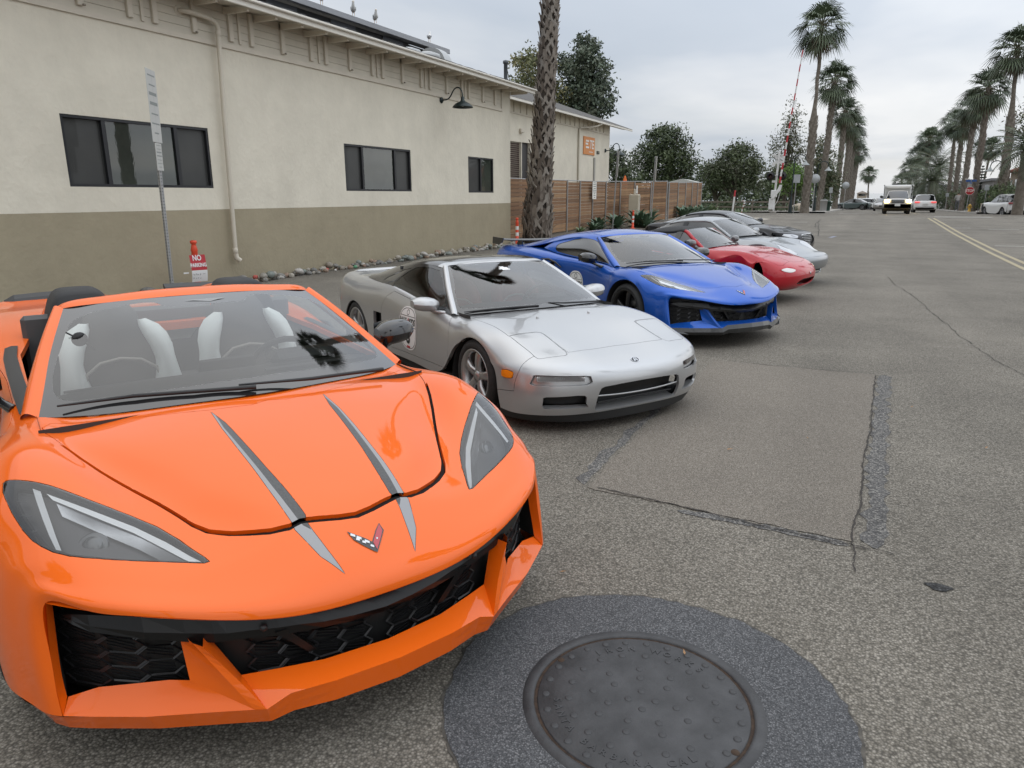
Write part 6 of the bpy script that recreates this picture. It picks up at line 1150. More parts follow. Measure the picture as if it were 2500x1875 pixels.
def gen_car(name, label, pose, P, sp, group='sports cars parked in a row at the kerb', detail=True, z0=None):
 X, Y, a = pose; root = thing(name, label, 'car', (X, Y, gz(Y) if z0 is None else z0), radians(a), group)
 blk = mat('gloss black plastic', (.010, .010, .011), .16, coat=.6); sat = mat('satin black plastic', (.014, .014, .015), .45); und = mat('underbody black', (.012, .012, .012), .8)
 sk = Skin(net(car_net(sp), 5 if detail else 3, 5 if detail else 3)); fx, rx, R = sp['axles']; ar = R * 1.09
 circ = lambda cx, cz, r: [(cx + r * cos(2 * pi * i / 32), cz + r * sin(2 * pi * i / 32)) for i in range(32)]
 wmax = max(s[3] for s in sp['st'])
 for ax_ in (fx, rx): sk.cut(circ(ax_, R, ar), 'side', 'arch', (lambda c, n, q=ax_: c.y > .72 * wmax and abs(c.x - q) < .6))
 for nm, view, poly, filt, kw in sp.get('cuts', []): sk.cut(poly, view, nm, filt)
 g = sp['gh']; wb0, wb1, wt0, wt1 = g['ws']      # base centre, base corner, top centre, top corner
 sk.cut([(wb0[0] - .06, -.05), (wb0[0] - .06, 0), (wb1[0] - .05, wb1[1] - .10), (wb1[0] - .25, wb1[1] - .04), (g['rear'][1][0] + .3, g['rear'][1][1] - .1), (g['rear'][0][0] + .3, 0), (g['rear'][0][0] + .3, -.05)], 'top', 'cockpit', lambda c, n: n.z > .3)
 sk.build('body', 'body', P, root, gap=.002, flange=.02)
 for nm, view, poly, filt, kw in sp.get('cuts', []):
  k = dict(kw); mt = k.pop('m'); nm2 = k.pop('name', nm)
  if k.pop('one', False): sk.build(nm, nm2, mt, root, **k)
  else: sk.pair(nm, nm2, mt, root, **k)
 def lp(a_, b_, t): return tuple(a_[i] + (b_[i] - a_[i]) * t for i in range(3))
 V3 = lambda p, y=0: (p[0], y, p[1])
 def ws_rows(b0, b1, t0, t1, bow):
  rows = []
  for t in (0, .35, .7, 1):
   c_ = lp(V3(b0), V3(t0), t); e_ = lp(b1, t1, t); bz = bow * 4 * t * (1 - t)
   rows.append([(c_[0], 0, c_[2] + bz), lp(c_, e_, .4)[:0] or (c_[0] + (e_[0] - c_[0]) * .15, e_[1] * .40, c_[2] + (e_[2] - c_[2]) * .15 + bz), (c_[0] + (e_[0] - c_[0]) * .5, e_[1] * .74, c_[2] + (e_[2] - c_[2]) * .5 + bz), (e_[0], e_[1], e_[2] + bz * .6)])
  return rows
 WS = ws_rows(wb0, wb1, wt0, wt1, .02); clear = g.get('glass', glass_mat('windscreen small', (.62, .66, .66), 1.55, 1.7))
 sheet('windscreen', WS, clear, root, 3, 4)
 rm = g.get('roof_mat', P); RR = [WS[-1]]; 
 for x, z, hw in g['roof']: RR.append([(x, 0, z), (x, hw * .40, z - .006), (x, hw * .74, z - .022), (x, hw, z - .06)])
 if len(RR) > 1: sheet('roof', RR, rm, root, 3, 4)
 rb0, rb1 = g['rear']; RL = RR[-1]; RG = [[lp(p, q, t) for p, q in zip(RL, [V3(rb0), (rb0[0] * .85 + rb1[0] * .15, rb1[1] * .4, rb0[1]), (rb0[0] * .5 + rb1[0] * .5, rb1[1] * .74, rb0[1] * .5 + rb1[2] * .5), rb1])] for t in (0, .4, .75, 1)]
 sheet('rear_window', RG, g.get('rear_mat', mat('side glass tinted', (.006, .007, .008), .02, coat=1., spec=.8)), root, 3, 4)
 # pillars along the windscreen edge, painted rail above the doors
 e = [r[-1] for r in WS] + [r[-1] for r in RR[1:]]; e = spl(np.array(e), 3); nW = 3 * (len(WS) - 1) + 1
 for sg in (1, -1):
  m = MB(); rows = []
  for i, p in enumerate(e): rows.append([(p[0], sg * p[1], p[2]), (p[0] - .01, sg * (p[1] + .018), p[2] + .008), (p[0] - .03, sg * (p[1] + .042), p[2] - .018), (p[0] - .04, sg * (p[1] + .03), p[2] - .035)])
  m.grid(rows[:nW], True, sg < 0); m.build('window_pillar', P, root)
  if len(rows) > nW: m = MB(); m.grid(rows[nW - 1:], True, sg < 0); m.build('roof_rail', rm, root)
  up = [Vector((p[0] - .04, sg * (p[1] + .028), p[2] - .03)) for p in e] + [Vector((p[0], sg * p[1], p[2])) for p in [r[-1] for r in RG[1:]]]
  zb_ = g['belt']; xs = [p.x for p in up]; m = MB(); x0, x1 = up[0].x, up[-1].x
  low = [Vector((x0 + (x1 - x0) * i / (len(up) - 1), sg * (wb1[1] + .06 + g.get('bw', .0) * sin(pi * i / (len(up) - 1))), zb_[0] + (zb_[1] - zb_[0]) * i / (len(up) - 1))) for i in range(len(up))]
  # match low to up by x so the panes stay upright
  lowx = lambda x: Vector((x, low[0].y, np.interp(-x, [-x0, -x1], zb_)))
  m.grid([[lowx(p.x), lowx(p.x).lerp(p, .5) + Vector((0, sg * .012, 0)), p] for p in up], True, sg > 0); m.build('side_window', g.get('side_mat', mat('side glass tinted', (.006, .007, .008), .02, coat=1., spec=.8)), root)
  for xb in g.get('bpil', []):
   pz = min(up, key=lambda p: abs(p.x - xb)); m = MB(); l_ = lowx(xb); w2 = .05; o_ = Vector((0, sg * .016, 0)); m.add([l_ + o_ + Vector((w2, 0, 0)), l_ + o_ - Vector((w2, 0, 0)), pz + o_ - Vector((w2, 0, 0)), pz + o_ + Vector((w2, 0, 0))], [(0, 1, 2, 3) if sg < 0 else (3, 2, 1, 0)]); m.build('door_pillar', g.get('bmat', blk), root)
 wc = sp.get('wheel', (.20, 5, mat('alloy silver', (.42, .42, .42), .32, .8)))
 for sg in (1, -1):
  for ax_ in (fx, rx): wheel('wheel', root, (ax_, sg * (wmax - wc[0] / 2 - .035), R), R, wc[0], R * .66, wc[2], wc[1], sg, 0, 'five')
 wheel_well(root, fx, R, ar * .985, wmax * .62, wmax * .975); wheel_well(root, rx, R, ar * .985, wmax * .62, wmax * .975)
 n0 = sp['nose'][0][1]; t0 = sp['tail'][-1][1]; zb = sp['st'][0][4]; u = MB(); u.box(t0 + .25, n0 - .25, -wmax * .6, wmax * .6, R * .55, R * 1.05); u.build('underbody', und, root)
 if detail:
  dk = mat('cabin black leather', (.030, .030, .030), .55, bump=.05, bscale=300); tub = MB(); yw = wb1[1] - .06; zt = zb_[0] - .08
  tub.box(rb0[0] + .3, wb0[0] - .08, -yw, yw, .28, .34); tub.grid([[(wb0[0] - .08, y, z) for y in (-yw, yw)] for z in (.3, wb0[1] - .03)], False); tub.build('cabin_tub', dk, root)
  sheet('dashboard', [[(wb0[0] - .08, 0, wb0[1] - .02), (wb0[0] - .1, .3, wb0[1] - .02), (wb1[0] - .05, yw * .95, wb1[2] - .03)], [(wb0[0] - .35, 0, wb0[1] + .015), (wb0[0] - .35, .3, wb0[1] + .02), (wb0[0] - .40, yw * .95, wb1[2])], [(wb0[0] - .48, 0, wb0[1] - .12), (wb0[0] - .48, .3, wb0[1] - .1), (wb0[0] - .48, yw * .95, wb1[2] - .1)]], dk, root, 3, 3)
  for sg in (1, -1): seat(root, wt0[0] - .12, sg * .34, .48, wt0[1] - .10, g.get('seat', dk), g.get('seat', dk))
  steering(root, (wb0[0] - .58, .34, wb0[1] - .06), .18, radians(24), dk)
 for nm, c_, size, mt, b in sp.get('lamps', []):
  for sg in ((1, -1) if abs(c_[1]) > 1e-6 else (1,)):
   m = MB(); m.bbox((c_[0], c_[1] * sg, c_[2]), size, b); m.build(nm, mt, root)
 return root, sk
def mirrors(root, base, c, size, m_):
 for sg in (1, -1): mirror_pod('door_mirror', root, (base[0], sg * base[1], base[2]), (c[0], sg * c[1], c[2]), size, m_, mat('mirror silver', (.55, .58, .60), .03, 1.), m_, 0, sg, .2)
def small_cars():
 sat = mat('satin black plastic', (.014, .014, .015), .45); clear = glass_mat('lamp glass', (.93, .94, .94), 1.5, 1.25); chrome = mat('bright chrome', (.6, .61, .62), .12, 1.); hole = mat('grille back', (.006, .006, .006), .5)
 fr = lambda c, n: n.x > .05; top = lambda c, n: n.z > .2
 # red roadster, black soft top
 RP = paint('red paint', (.42, .012, .022), 0, .35); lampw = mat('lamp facet white', (.62, .60, .58), .25, .3)
 ell = lambda cx, cy, a_, b_, n=20: [(cx + a_ * cos(2 * pi * i / n), cy + b_ * sin(2 * pi * i / n)) for i in range(n)]
 sp = dict(nose=[(.20, .74, .34, .70), (.27, .84, .42, .78), (.40, .90, .46, .80), (.50, .88, .46, .79), (.58, .80, .42, .765), (.645, .66, .36, .745)],
  st=[(.42, .712, .700, .805, .45), (.15, .768, .762, .825, .60), (-.12, .806, .785, .828, .58), (-.40, .825, .79, .825, .36), (-.65, .82, .80, .82, .20), (-1.2, .82, .81, .82, .18), (-1.75, .84, .83, .825, .22), (-2.05, .855, .845, .83, .45), (-2.265, .86, .85, .832, .60), (-2.5, .85, .84, .83, .48), (-2.8, .82, .81, .80, .26)],
  tail=[(.74, -3.05, .28, .76), (.55, -3.12, .28, .74), (.28, -3.05, .28, .72)], axles=(0, -2.265, .295), wheel=(.19, 7, mat('alloy silver', (.42, .42, .42), .32, .8)),
  gh=dict(ws=((-.47, .835), (-.60, .67, .805), (-.97, 1.105), (-1.01, .52, 1.085)), roof=[(-1.2, 1.125, .55), (-1.55, 1.115, .58), (-1.85, 1.04, .60)], rear=((-2.1, .88), (-2.0, .66, .86)), belt=(.80, .84), roof_mat=mat('soft top black', (.018, .018, .019), .8, bump=.2, bscale=200), rear_mat=mat('soft top black', (.018, .018, .019), .8), pillar_mat=RP, side_mat=mat('side curtain grey', (.05, .05, .055), .2, coat=.5), bpil=[-1.12], seat=mat('cabin black leather', (.030, .030, .030), .55)),
  cuts=[('mouth', 'front', [(-.05, .375), (.25, .375), (.36, .35), (.40, .315), (.36, .285), (.22, .27), (-.05, .268)], lambda c, n: n.x > .2, dict(m=hole, name='air_intake', one=True, off=-.08, gap=-.01)),
              ('lamp', 'front', smooth_poly([(.46, .52), (.52, .545), (.64, .548), (.69, .525), (.64, .498), (.52, .495)], 3), lambda c, n: n.x > .1, dict(m=lampw, name='turn_lamp', off=.004, flange=.01)),
              ('lid', 'top', [(.66, .33), (.66, .60), (.62, .665), (.40, .70), (.36, .66), (.36, .36), (.40, .32)], top, dict(m=RP, name='headlight_lid', gap=.002, flange=.01)),
              ('hood', 'top', [(.735, -.05), (.735, 0), (.70, .25), (.67, .32), (.40, .312), (.345, .35), (.345, .66), (.30, .70), (-.1, .70), (-.45, .68), (-.42, .3), (-.40, 0), (-.40, -.05)], top, dict(m=RP, name='hood', one=True, gap=.002, flange=.01))])
 r, _ = gen_car('roadster', 'red two-seat roadster with black soft top raised', (-1.572, 12.571, -13.07), RP, sp, z0=.055)
 mirrors(r, (-.62, .76, .80), (-.74, .905, .885), (.16, .19, .12), mat('mirror grey', (.10, .10, .105), .3, coat=.5)); wiper(r, [(-.50, -.05, .855), (-.56, -.35, .85), (-.64, -.58, .84)]); wiper(r, [(-.50, .45, .85), (-.50, .2, .865), (-.55, -.05, .87)])
 m = MB(); m.lathe([(0, .004), (.02, .003), (.024, 0)], 14, 'x', (.905, 0, .45)); m.build('badge', chrome, r)
 # silver rear-engined coupe
 SP = paint('grey silver paint', (.30, .315, .33), .6, .34, .6)
 sp = dict(nose=[(.20, .84, .36, .76), (.30, .92, .44, .82), (.42, .97, .50, .84), (.50, .965, .52, .84), (.56, .90, .50, .835)],
  st=[(.72, .605, .605, .80, .42), (.48, .675, .715, .84, .45), (.22, .74, .785, .86, .60), (-.05, .795, .815, .865, .62), (-.35, .845, .825, .86, .42), (-.60, .865, .845, .85, .22), (-1.1, .87, .86, .85, .18), (-1.6, .885, .875, .86, .22), (-2.0, .90, .885, .885, .45), (-2.272, .90, .885, .89, .62), (-2.6, .86, .855, .885, .45), (-2.9, .79, .79, .86, .26)],
  tail=[(.68, -3.15, .4, .80), (.50, -3.22, .4, .78), (.25, -3.15, .36, .76)], axles=(0, -2.272, .315), wheel=(.22, 5, mat('alloy silver', (.42, .42, .42), .32, .8)),
  gh=dict(ws=((-.42, .885), (-.55, .69, .865), (-1.02, 1.185), (-1.06, .56, 1.155)), roof=[(-1.3, 1.225, .60), (-1.65, 1.215, .60), (-1.95, 1.165, .58)], rear=((-2.72, .87), (-2.6, .58, .865)), belt=(.855, .895), bpil=[-1.62]),
  cuts=[('eye', 'top', smooth_poly([(.70, .56), (.62, .47), (.46, .46), (.32, .52), (.27, .62), (.33, .71), (.47, .74), (.62, .70), (.69, .63)], 3), lambda c, n: n.z > .05 and c.x > .1, dict(m=mat('lamp chrome white', (.40, .41, .43), .15, .5, coat=1.), name='headlight', gap=.004, flange=.02)),
              ('bump', 'front', [(-.05, .30), (.30, .30), (.62, .29), (.70, .25), (.62, .215), (-.05, .21)], lambda c, n: n.x > .15, dict(m=hole, name='air_intake', one=True, off=-.05)),
              ('hood', 'top', [(.80, -.05), (.80, 0), (.76, .25), (.66, .40), (.40, .445), (0, .53), (-.36, .60), (-.34, .3), (-.32, 0), (-.32, -.05)], top, dict(m=SP, name='hood', one=True, gap=.002, flange=.01))])
 r, sk = gen_car('sports_coupe', 'silver rounded coupe with oval headlights between the red and black cars', (-1.574, 15.15, -16.29), SP, sp, z0=.06)
 mirrors(r, (-.68, .80, .86), (-.80, .93, .93), (.17, .19, .12), SP); wiper(r, [(-.46, -.05, .905), (-.52, -.35, .9), (-.60, -.60, .885)]); wiper(r, [(-.46, .5, .90), (-.46, .25, .91), (-.50, 0, .92)])
 # black coupe with chromed grille
 BK = paint('black paint', (.006, .006, .008), 0, .3, .45)
 sp = dict(nose=[(.22, .74, .36, .78), (.34, .83, .42, .84), (.48, .87, .46, .86), (.62, .865, .48, .865), (.72, .80, .48, .86), (.775, .68, .42, .85)],
  st=[(.45, .825, .80, .885, .45), (.15, .875, .855, .895, .62), (-.12, .91, .88, .895, .60), (-.42, .94, .89, .89, .36), (-.75, .93, .91, .885, .22), (-1.4, .93, .92, .885, .20), (-2.0, .95, .93, .89, .24), (-2.4, .97, .95, .895, .48), (-2.7, .97, .95, .895, .64), (-3.0, .96, .94, .89, .48), (-3.3, .93, .91, .86, .28)],
  tail=[(.82, -3.5, .3, .82), (.55, -3.56, .3, .80), (.28, -3.5, .3, .78)], axles=(0, -2.7, .34), wheel=(.22, 7, mat('alloy silver', (.42, .42, .42), .32, .8)),
  gh=dict(ws=((-.44, .955), (-.60, .70, .93), (-1.12, 1.225), (-1.16, .57, 1.19)), roof=[(-1.45, 1.275, .62), (-1.85, 1.27, .62), (-2.2, 1.22, .60)], rear=((-3.0, .97), (-2.85, .60, .96)), belt=(.92, .96), bpil=[-1.75]),
  cuts=[('grille', 'front', [(-.05, .725), (.30, .715), (.39, .67), (.36, .55), (.28, .50), (-.05, .49)], lambda c, n: n.x > .15, dict(m=hole, name='grille', one=True, off=-.03)),
              ('lamp', 'front', [(.50, .70), (.62, .735), (.80, .745), (.84, .70), (.74, .66), (.56, .645)], lambda c, n: n.x > .05, dict(m=mat('lamp chrome white', (.40, .41, .43), .15, .5, coat=1.), name='headlight', off=.002)),
              ('hood', 'top', [(.80, -.05), (.80, 0), (.74, .30), (.60, .55), (.2, .68), (-.42, .72), (-.40, .3), (-.38, 0), (-.38, -.05)], top, dict(m=BK, name='hood', one=True, gap=.002, flange=.01))])
 r, _ = gen_car('sports_coupe', 'black coupe with chrome slatted grille at the far end of the row', (-2.03, 19.748, -15.76), BK, sp, z0=.07)
 for k in range(5): m = MB(); z = .53 + k * .042; m.tube([(.862 - .09 * (y / .36) ** 2 - .06 * max(0, z - .62), y, z) for y in np.linspace(-.34, .34, 9)], .007, 6); m.build('grille_slat', chrome, r)
 m = MB(); ring = [(.0, .735), (.30, .725), (.40, .675), (.37, .55), (.28, .495), (0, .485)]; ring = ring + [(-y, z) for y, z in ring[-2:0:-1]]; ring.append(ring[0]); m.tube([(.872 - .09 * (y / .36) ** 2 - .10 * max(0, z - .62), y, z) for y, z in ring], .012, 6); m.build('grille_frame', chrome, r)
 mirrors(r, (-.72, .82, .93), (-.84, .97, 1.0), (.17, .2, .13), BK)
# ------------------------------------------------------------------ fence, signs, bollards, stones, plants
def wood_fence():
 WM = [mat('fence wood %d' % i, c, .75, var=.22, vscale=3.5, detail=8) for i, c in enumerate(((.20, .105, .05), (.25, .135, .066), (.16, .085, .042), (.29, .17, .085), (.22, .12, .06)))]; PM = mat('galvanised post', (.36, .36, .36), .5, .5); rs = random.Random(11)
 def run(label, pts, h):
  t = thing('board_fence', label, 'fence', (pts[0][0], pts[0][1], gz(pts[0][1])), 0); bx = []
  for w in WM: m = MB(); m.bbox((.5, 0, 0), (1, .03, 1), .004); me = m.mesh('board', [w]); bx.append(me)
  for i in range(len(pts) - 1):
   a, b = Vector((*pts[i], gz(pts[i][1]))), Vector((*pts[i + 1], gz(pts[i + 1][1]))); d = b - a; L_ = hypot(d.x, d.y); z = .10; rz = atan2(d.y, d.x); slope = atan2(d.z, L_)
   while z < h - .06:
    bh = rs.choice((.145, .145, .10, .19)); bh = min(bh, h - z); o = obj('board', rs.choice(bx), t); o.scale = (L_ - .012, 1, bh - .011); o.location = (a.x - pts[0][0], a.y - pts[0][1], a.z - gz(pts[0][1]) + z + bh / 2); o.rotation_euler = (0, -slope, rz); z += bh
   m = MB(); m.bbox((a.x - pts[0][0] + .05 * sin(rz), a.y - pts[0][1] - .05 * cos(rz), a.z - gz(pts[0][1]) + h / 2), (.055, .055, h + .04), .006); m.build('post', PM, t)
  a = pts[-1]; m = MB(); m.bbox((a[0] - pts[0][0], a[1] - pts[0][1], gz(a[1]) - gz(pts[0][1]) + h / 2), (.09, .09, h + .08), .008); m.build('post', PM, t)
  m = MB(); m.tube([(p[0] - pts[0][0], p[1] - pts[0][1], gz(p[1]) - gz(pts[0][1]) + h + .01) for p in pts], .022, 6); m.build('top_rail', PM, t)
 run('brown horizontal board fence with grey posts behind the palm trunk', [(-11.9, 23.1), (-12.0, 26.6), (-12.05, 28.7), (-12.1, 30.7), (-12.2, 32.6), (-12.25, 34.5), (-12.2, 36.4), (-12.0, 38.2), (-11.75, 40), (-11.3, 41.8), (-10.75, 43.4)], 2.28)
 run('brown board gate section with grey posts at the end of the fence', [(-10.70, 43.55), (-10.72, 46.0), (-10.76, 48.3), (-10.80, 50.4), (-10.85, 52.4), (-10.9, 54.2)], 2.22)
wood_fence()
def hole_post(name, label, x, y, h, lean, signs, group=None):
 """perforated square steel post with sign plates seen edge on"""
 st = mat('galvanised post', (.36, .36, .36), .5, .5); t = thing(name, label, 'sign', (x, y, gz(y)), 0, group); t.rotation_euler = (0, lean, 0); w_ = .025
 m = MB(); m.bbox((0, 0, h / 2), (.05, .05, h), .004); m.build('post', st, t); q = MB(); n = int(h / .05)
 dk = mat('hole black', (.01, .01, .01), .9)
 for i in range(n):
  z = .06 + i * .05
  if z > h - .03: break
  for (ax, ay) in ((0, -1), (1, 0)):
   c = Vector((ax * .0256, ay * .0256, z)); u = Vector((-ay, ax, 0)); q.add([c + u * .009 * cos(a_) + Vector((0, 0, .009 * sin(a_))) for a_ in np.linspace(0, 2 * pi, 9)[:-1]], [tuple(range(8))])
 o = q.build('punched_holes', dk, t); o['kind'] = 'stuff'
 for (z0, z1, w_s, rz, faces) in signs:
  M = Matrix.Translation((.034, .0, (z0 + z1) / 2)) @ Matrix.Rotation(rz, 4, 'Z'); m = MB(); m.M = M; m.bbox((0, .0, 0), (.006, w_s, z1 - z0), .002); p = m.build('sign_plate', mat('sign plate grey', (.50, .50, .48), .5), t)
  if faces:
   k = mat('sign print pale', (.24, .26, .25), .6); g = MB(); g.M = M; hh = z1 - z0
   for i in range(7):
    zz = hh / 2 - hh * (i + .7) / 7.6; ww = w_s * (.36, .30, .38, .38, .34, .38, .22)[i]
    g.box(.0035, .0045, -ww, ww, zz, zz + hh * (.045 if i in (2, 3) else .02))
   g.build('sign_print', k, p)
 for z in (h - .06, h - .9): m = MB(); m.tube([(-.03, 0, z), (-.045, 0, z)], .012, 6); m.build('bolt', st, t)
 return t
hole_post('parking_sign', 'perforated steel parking sign post in front of the long wall', -10.15, 8.2, 3.56, .012, [(2.50, 3.56, .42, radians(33), True), (2.08, 2.49, .28, radians(33), True)])
hole_post('parking_sign', 'grey perforated sign post by the fence, left of the cabinet', -10.88, 33.7, 3.65, .04, [(2.45, 3.62, .45, radians(27), False)])
hole_post('parking_sign', 'grey sign post by the fence, right of the cabinet', -9.68, 36.1, 3.45, .03, [(2.25, 3.44, .45, radians(30), False)])
def delineator(x, y, h, label, paper=False):
 og = mat('delineator orange', (.70, .075, .03), .5) if not paper else mat('delineator red', (.50, .03, .03), .5); wh = mat('reflective white', (.74, .74, .72), .4); t = thing('delineator_post', label, 'bollard', (x, y, gz(y)), 0, 'plastic delineator posts along the kerb')
 m = MB(); m.lathe([(.19, 0), (.19, .03), (.12, .06), (.055, .09), (.052, h * .80), (.060, h * .82), (.042, h * .90), (.036, h * .93), (.055, h * .95), (.055, h * .99), (.03, h)], 20); m.build('post', og, t)
 for z0 in ((.36, .58) if not paper else (.50,)): m = MB(); m.lathe([(.0535, h * z0), (.0545, h * z0 + .01), (.0545, h * z0 + .11), (.0535, h * z0 + .12)], 20); m.build('band', wh, t)
 m = MB(); m.tube([(0, -.05, h * .965), (0, .05, h * .965)], .022, 8); m.build('handle', og, t); return t
delineator(-10.50, 9.02, .95, 'red delineator post behind the orange car')
delineator(-10.64, 22.5, .95, 'orange banded delineator beside the palm trunk'); delineator(-10.25, 34.95, .90, 'orange banded delineator among the agaves')
def no_parking():
 t = thing('paper_sign', 'red and white NO PARKING paper sign taped to the post', 'sign', (-10.36, 8.95, .25)); M = Matrix.Rotation(radians(72), 4, 'Z') @ Matrix.Rotation(radians(90), 4, 'X'); W_, H = .27, .46
 f = lambda u, v: M @ Vector((u, v, .03 * sin(v * 9) + .05 * (u / W_) ** 2 * v * 2))
 for nm, v0, v1, mt in (('red_field', .20, H, mat('paper red', (.42, .02, .03), .6)), ('white_field', 0, .198, mat('paper white', (.72, .71, .70), .7))):
  m = MB(); m.grid([[f(u, v) for u in np.linspace(-W_ / 2, W_ / 2, 7)] for v in np.linspace(v0, v1, 7)], True, True); m.build(nm, mt, t)
 wh = mat('paper white', (.72, .71, .70), .7)
 for tx, u, v, s in (('NO', -.01, .405, .13), ('PARKING', -.005, .285, .088)):
  me = text_mesh(tx, s, 0, bold=.003)
  for vv in me.vertices: p = f(vv.co.x * .76 + u, vv.co.y + v); vv.co = p + M.to_3x3() @ Vector((0, 0, .006))
  me.materials.clear(); me.materials.append(wh); obj('lettering', me, t)
 k = mat('ink black', (.02, .02, .02), .6); m = MB(); rs = random.Random(2)
 for v, n in ((.13, 6), (.065, 4)):
  for i in range(n): u = -.11 + i * .04 + rs.uniform(-.008, .008); pt = [f(u + rs.uniform(-.014, .014), v + rs.uniform(-.018, .018)) + M.to_3x3() @ Vector((0, 0, .005)) for _ in range(4)]; m.tube(pt, .0024, 4)
 m.build('handwriting', k, t); m = MB(); m.M = M; m.bbox((-.22, .16, 0), (.09, .025, .01), .004); m.build('tape', wh, t)
no_parking()
def fence_sign(x, y, z, w_, h, label):
 t = thing('notice_sign', label, 'sign', (x, y, z)); m = MB(); m.bbox((0, 0, 0), (.02, w_, h), .006); m.build('plate', mat('sign white', (.78, .75, .70), .6), t); g = MB()
 for i in range(9): zz = h / 2 - h * (i + .8) / 9.6; ww = w_ * (.34, .40, .38, .30, .40, .36, .2, .26, .16)[i]; g.box(.011, .012, -ww, ww, zz, zz + h * .035)
 g.build('print', mat('sign print grey', (.10, .13, .12), .6), t)
fence_sign(-12.05, 34.3, 2.05, .55, .82, 'white notice sign with small print on the board fence'); fence_sign(-11.6, 40.1, 2.15, .28, .42, 'small white notice above the utility cabinet')
def cabinet():
 t = thing('utility_cabinet', 'beige utility cabinet with mailbox doors in front of the fence', 'cabinet', (-11.2, 38.3, gz(38.3)), radians(12)); b = mat('cabinet beige', (.42, .37, .28), .6, var=.08, vscale=3); m = MB(); m.bbox((0, -.28, .80), (.5, .62, 1.6), .02); m.build('body', b, t); m = MB(); m.bbox((.02, .22, .82), (.5, .36, 1.62), .02); m.build('mailbox_unit', mat('cabinet beige light', (.48, .44, .36), .55), t)
 for i in range(7):
  for j in (0, 1): m = MB(); m.bbox((.275, .13 + j * .17, 1.5 - i * .14), (.012, .14, .12), .004); m.build('mailbox_door', mat('cabinet door', (.52, .49, .42), .5), t)
 m = MB(); m.bbox((.0, .05, 1.75), (.1, .1, .3), .02); m.build('vent', mat('cabinet beige light', (.48, .44, .36), .55), t)
cabinet()
def stones():
 rs = random.Random(21); cols = [(.22, .21, .19), (.30, .28, .24), (.17, .165, .155), (.36, .33, .28), (.25, .22, .18), (.42, .40, .37), (.28, .20, .15), (.20, .22, .20)]; paint_c = [(.08, .24, .26), (.10, .16, .32), (.45, .10, .08), (.62, .60, .56), (.12, .30, .18), (.50, .30, .30)]
 base = []
 for k in range(5):
  b = bmesh.new(); bmesh.ops.create_icosphere(b, subdivisions=2, radius=.5); s = (rs.uniform(.9, 1.25), rs.uniform(.7, 1), rs.uniform(.5, .8)); ph = [rs.uniform(0, 6) for _ in range(6)]
  for v in b.verts: r = 1 + .10 * sin(v.co.x * 5 + ph[0]) + .08 * sin(v.co.y * 6 + ph[1]) + .07 * sin(v.co.z * 7 + ph[2]); v.co = Vector((v.co.x * s[0], v.co.y * s[1], v.co.z * s[2])) * r
  for f in b.faces: f.smooth = True
  base.append(b)
 ms = []
 for i, c in enumerate(cols + paint_c):
  for k in (i % 5, (i + 2) % 5): me = bpy.data.meshes.new('stone'); base[k].to_mesh(me); me.materials.append(mat('stone %d' % i, c, .75, var=.25, vscale=5, bump=.3, bscale=25)); ms.append((me, i >= len(cols)))
 y = 8.0
 while y < 23.4:
  for _ in range(2):
   s = rs.uniform(.07, .20) * (1.15 if rs.random() < .12 else 1); pl = rs.random() < (.07 if y < 16 else .02); me = rs.choice([m for m, p in ms if p == pl]); o = obj('river_stone', me); o.location = (-11.0 + rs.uniform(-.07, .22), y + rs.uniform(-.08, .08), gz(y) + s * .22 + (.07 if rs.random() < .25 else 0)); o.scale = (s, s, s); o.rotation_euler = (rs.uniform(-.3, .3), rs.uniform(-.3, .3), rs.uniform(0, 6))
   tag(o, ('painted river stone in the row of stones along the wall foot' if pl else 'rounded river stone in the row along the foot of the wall'), 'stone', 'painted stones along the wall' if pl else 'river stones along the wall')
  y += rs.uniform(.10, .17)
stones()
def agave(x, y, s, n, seed, label, mt):
 rs = random.Random(seed); t = thing('agave_plant', label, 'plant', (x, y, gz(y))); m = MB()
 for i in range(n):
  az = i * 2.399963 + rs.uniform(-.2, .2); u = i / n; el = radians(78 - 62 * u + rs.uniform(-8, 8)); L_ = s * (.55 + .45 * sin(pi * min(1, u + .2))) * rs.uniform(.85, 1.1); w_ = L_ * .13; ca, sa = cos(az), sin(az); rows = []
  for k, (q, wq) in enumerate(((0, .7), (.25, 1.0), (.5, 1.05), (.75, .7), (1, .02))):
   e = el - q * q * .55; r = L_ * q * cos(el - q * q * .25) + .04; z = L_ * q * sin(el - q * q * .30) + .05; c = Vector((r * ca, r * sa, z)); sd = Vector((-sa, ca, 0)) * w_ * wq; up = Vector((-ca * sin(e), -sa * sin(e), cos(e))) * w_ * .35 * wq; rows.append([c - sd + up, c, c + sd + up])
  m.grid(rows, True)
 m.build('leaves', mt, t); m = MB(); m.tube([(0, 0, -.05), (0, 0, .15)], .05 * s, 6); m.build('stem', mat('stem brown', (.12, .09, .06), .9), t)
AG = [mat('agave green', (.085, .14, .085), .55, var=.2, vscale=3), mat('agave green light', (.13, .18, .085), .55, var=.2, vscale=3)]
_k = 0
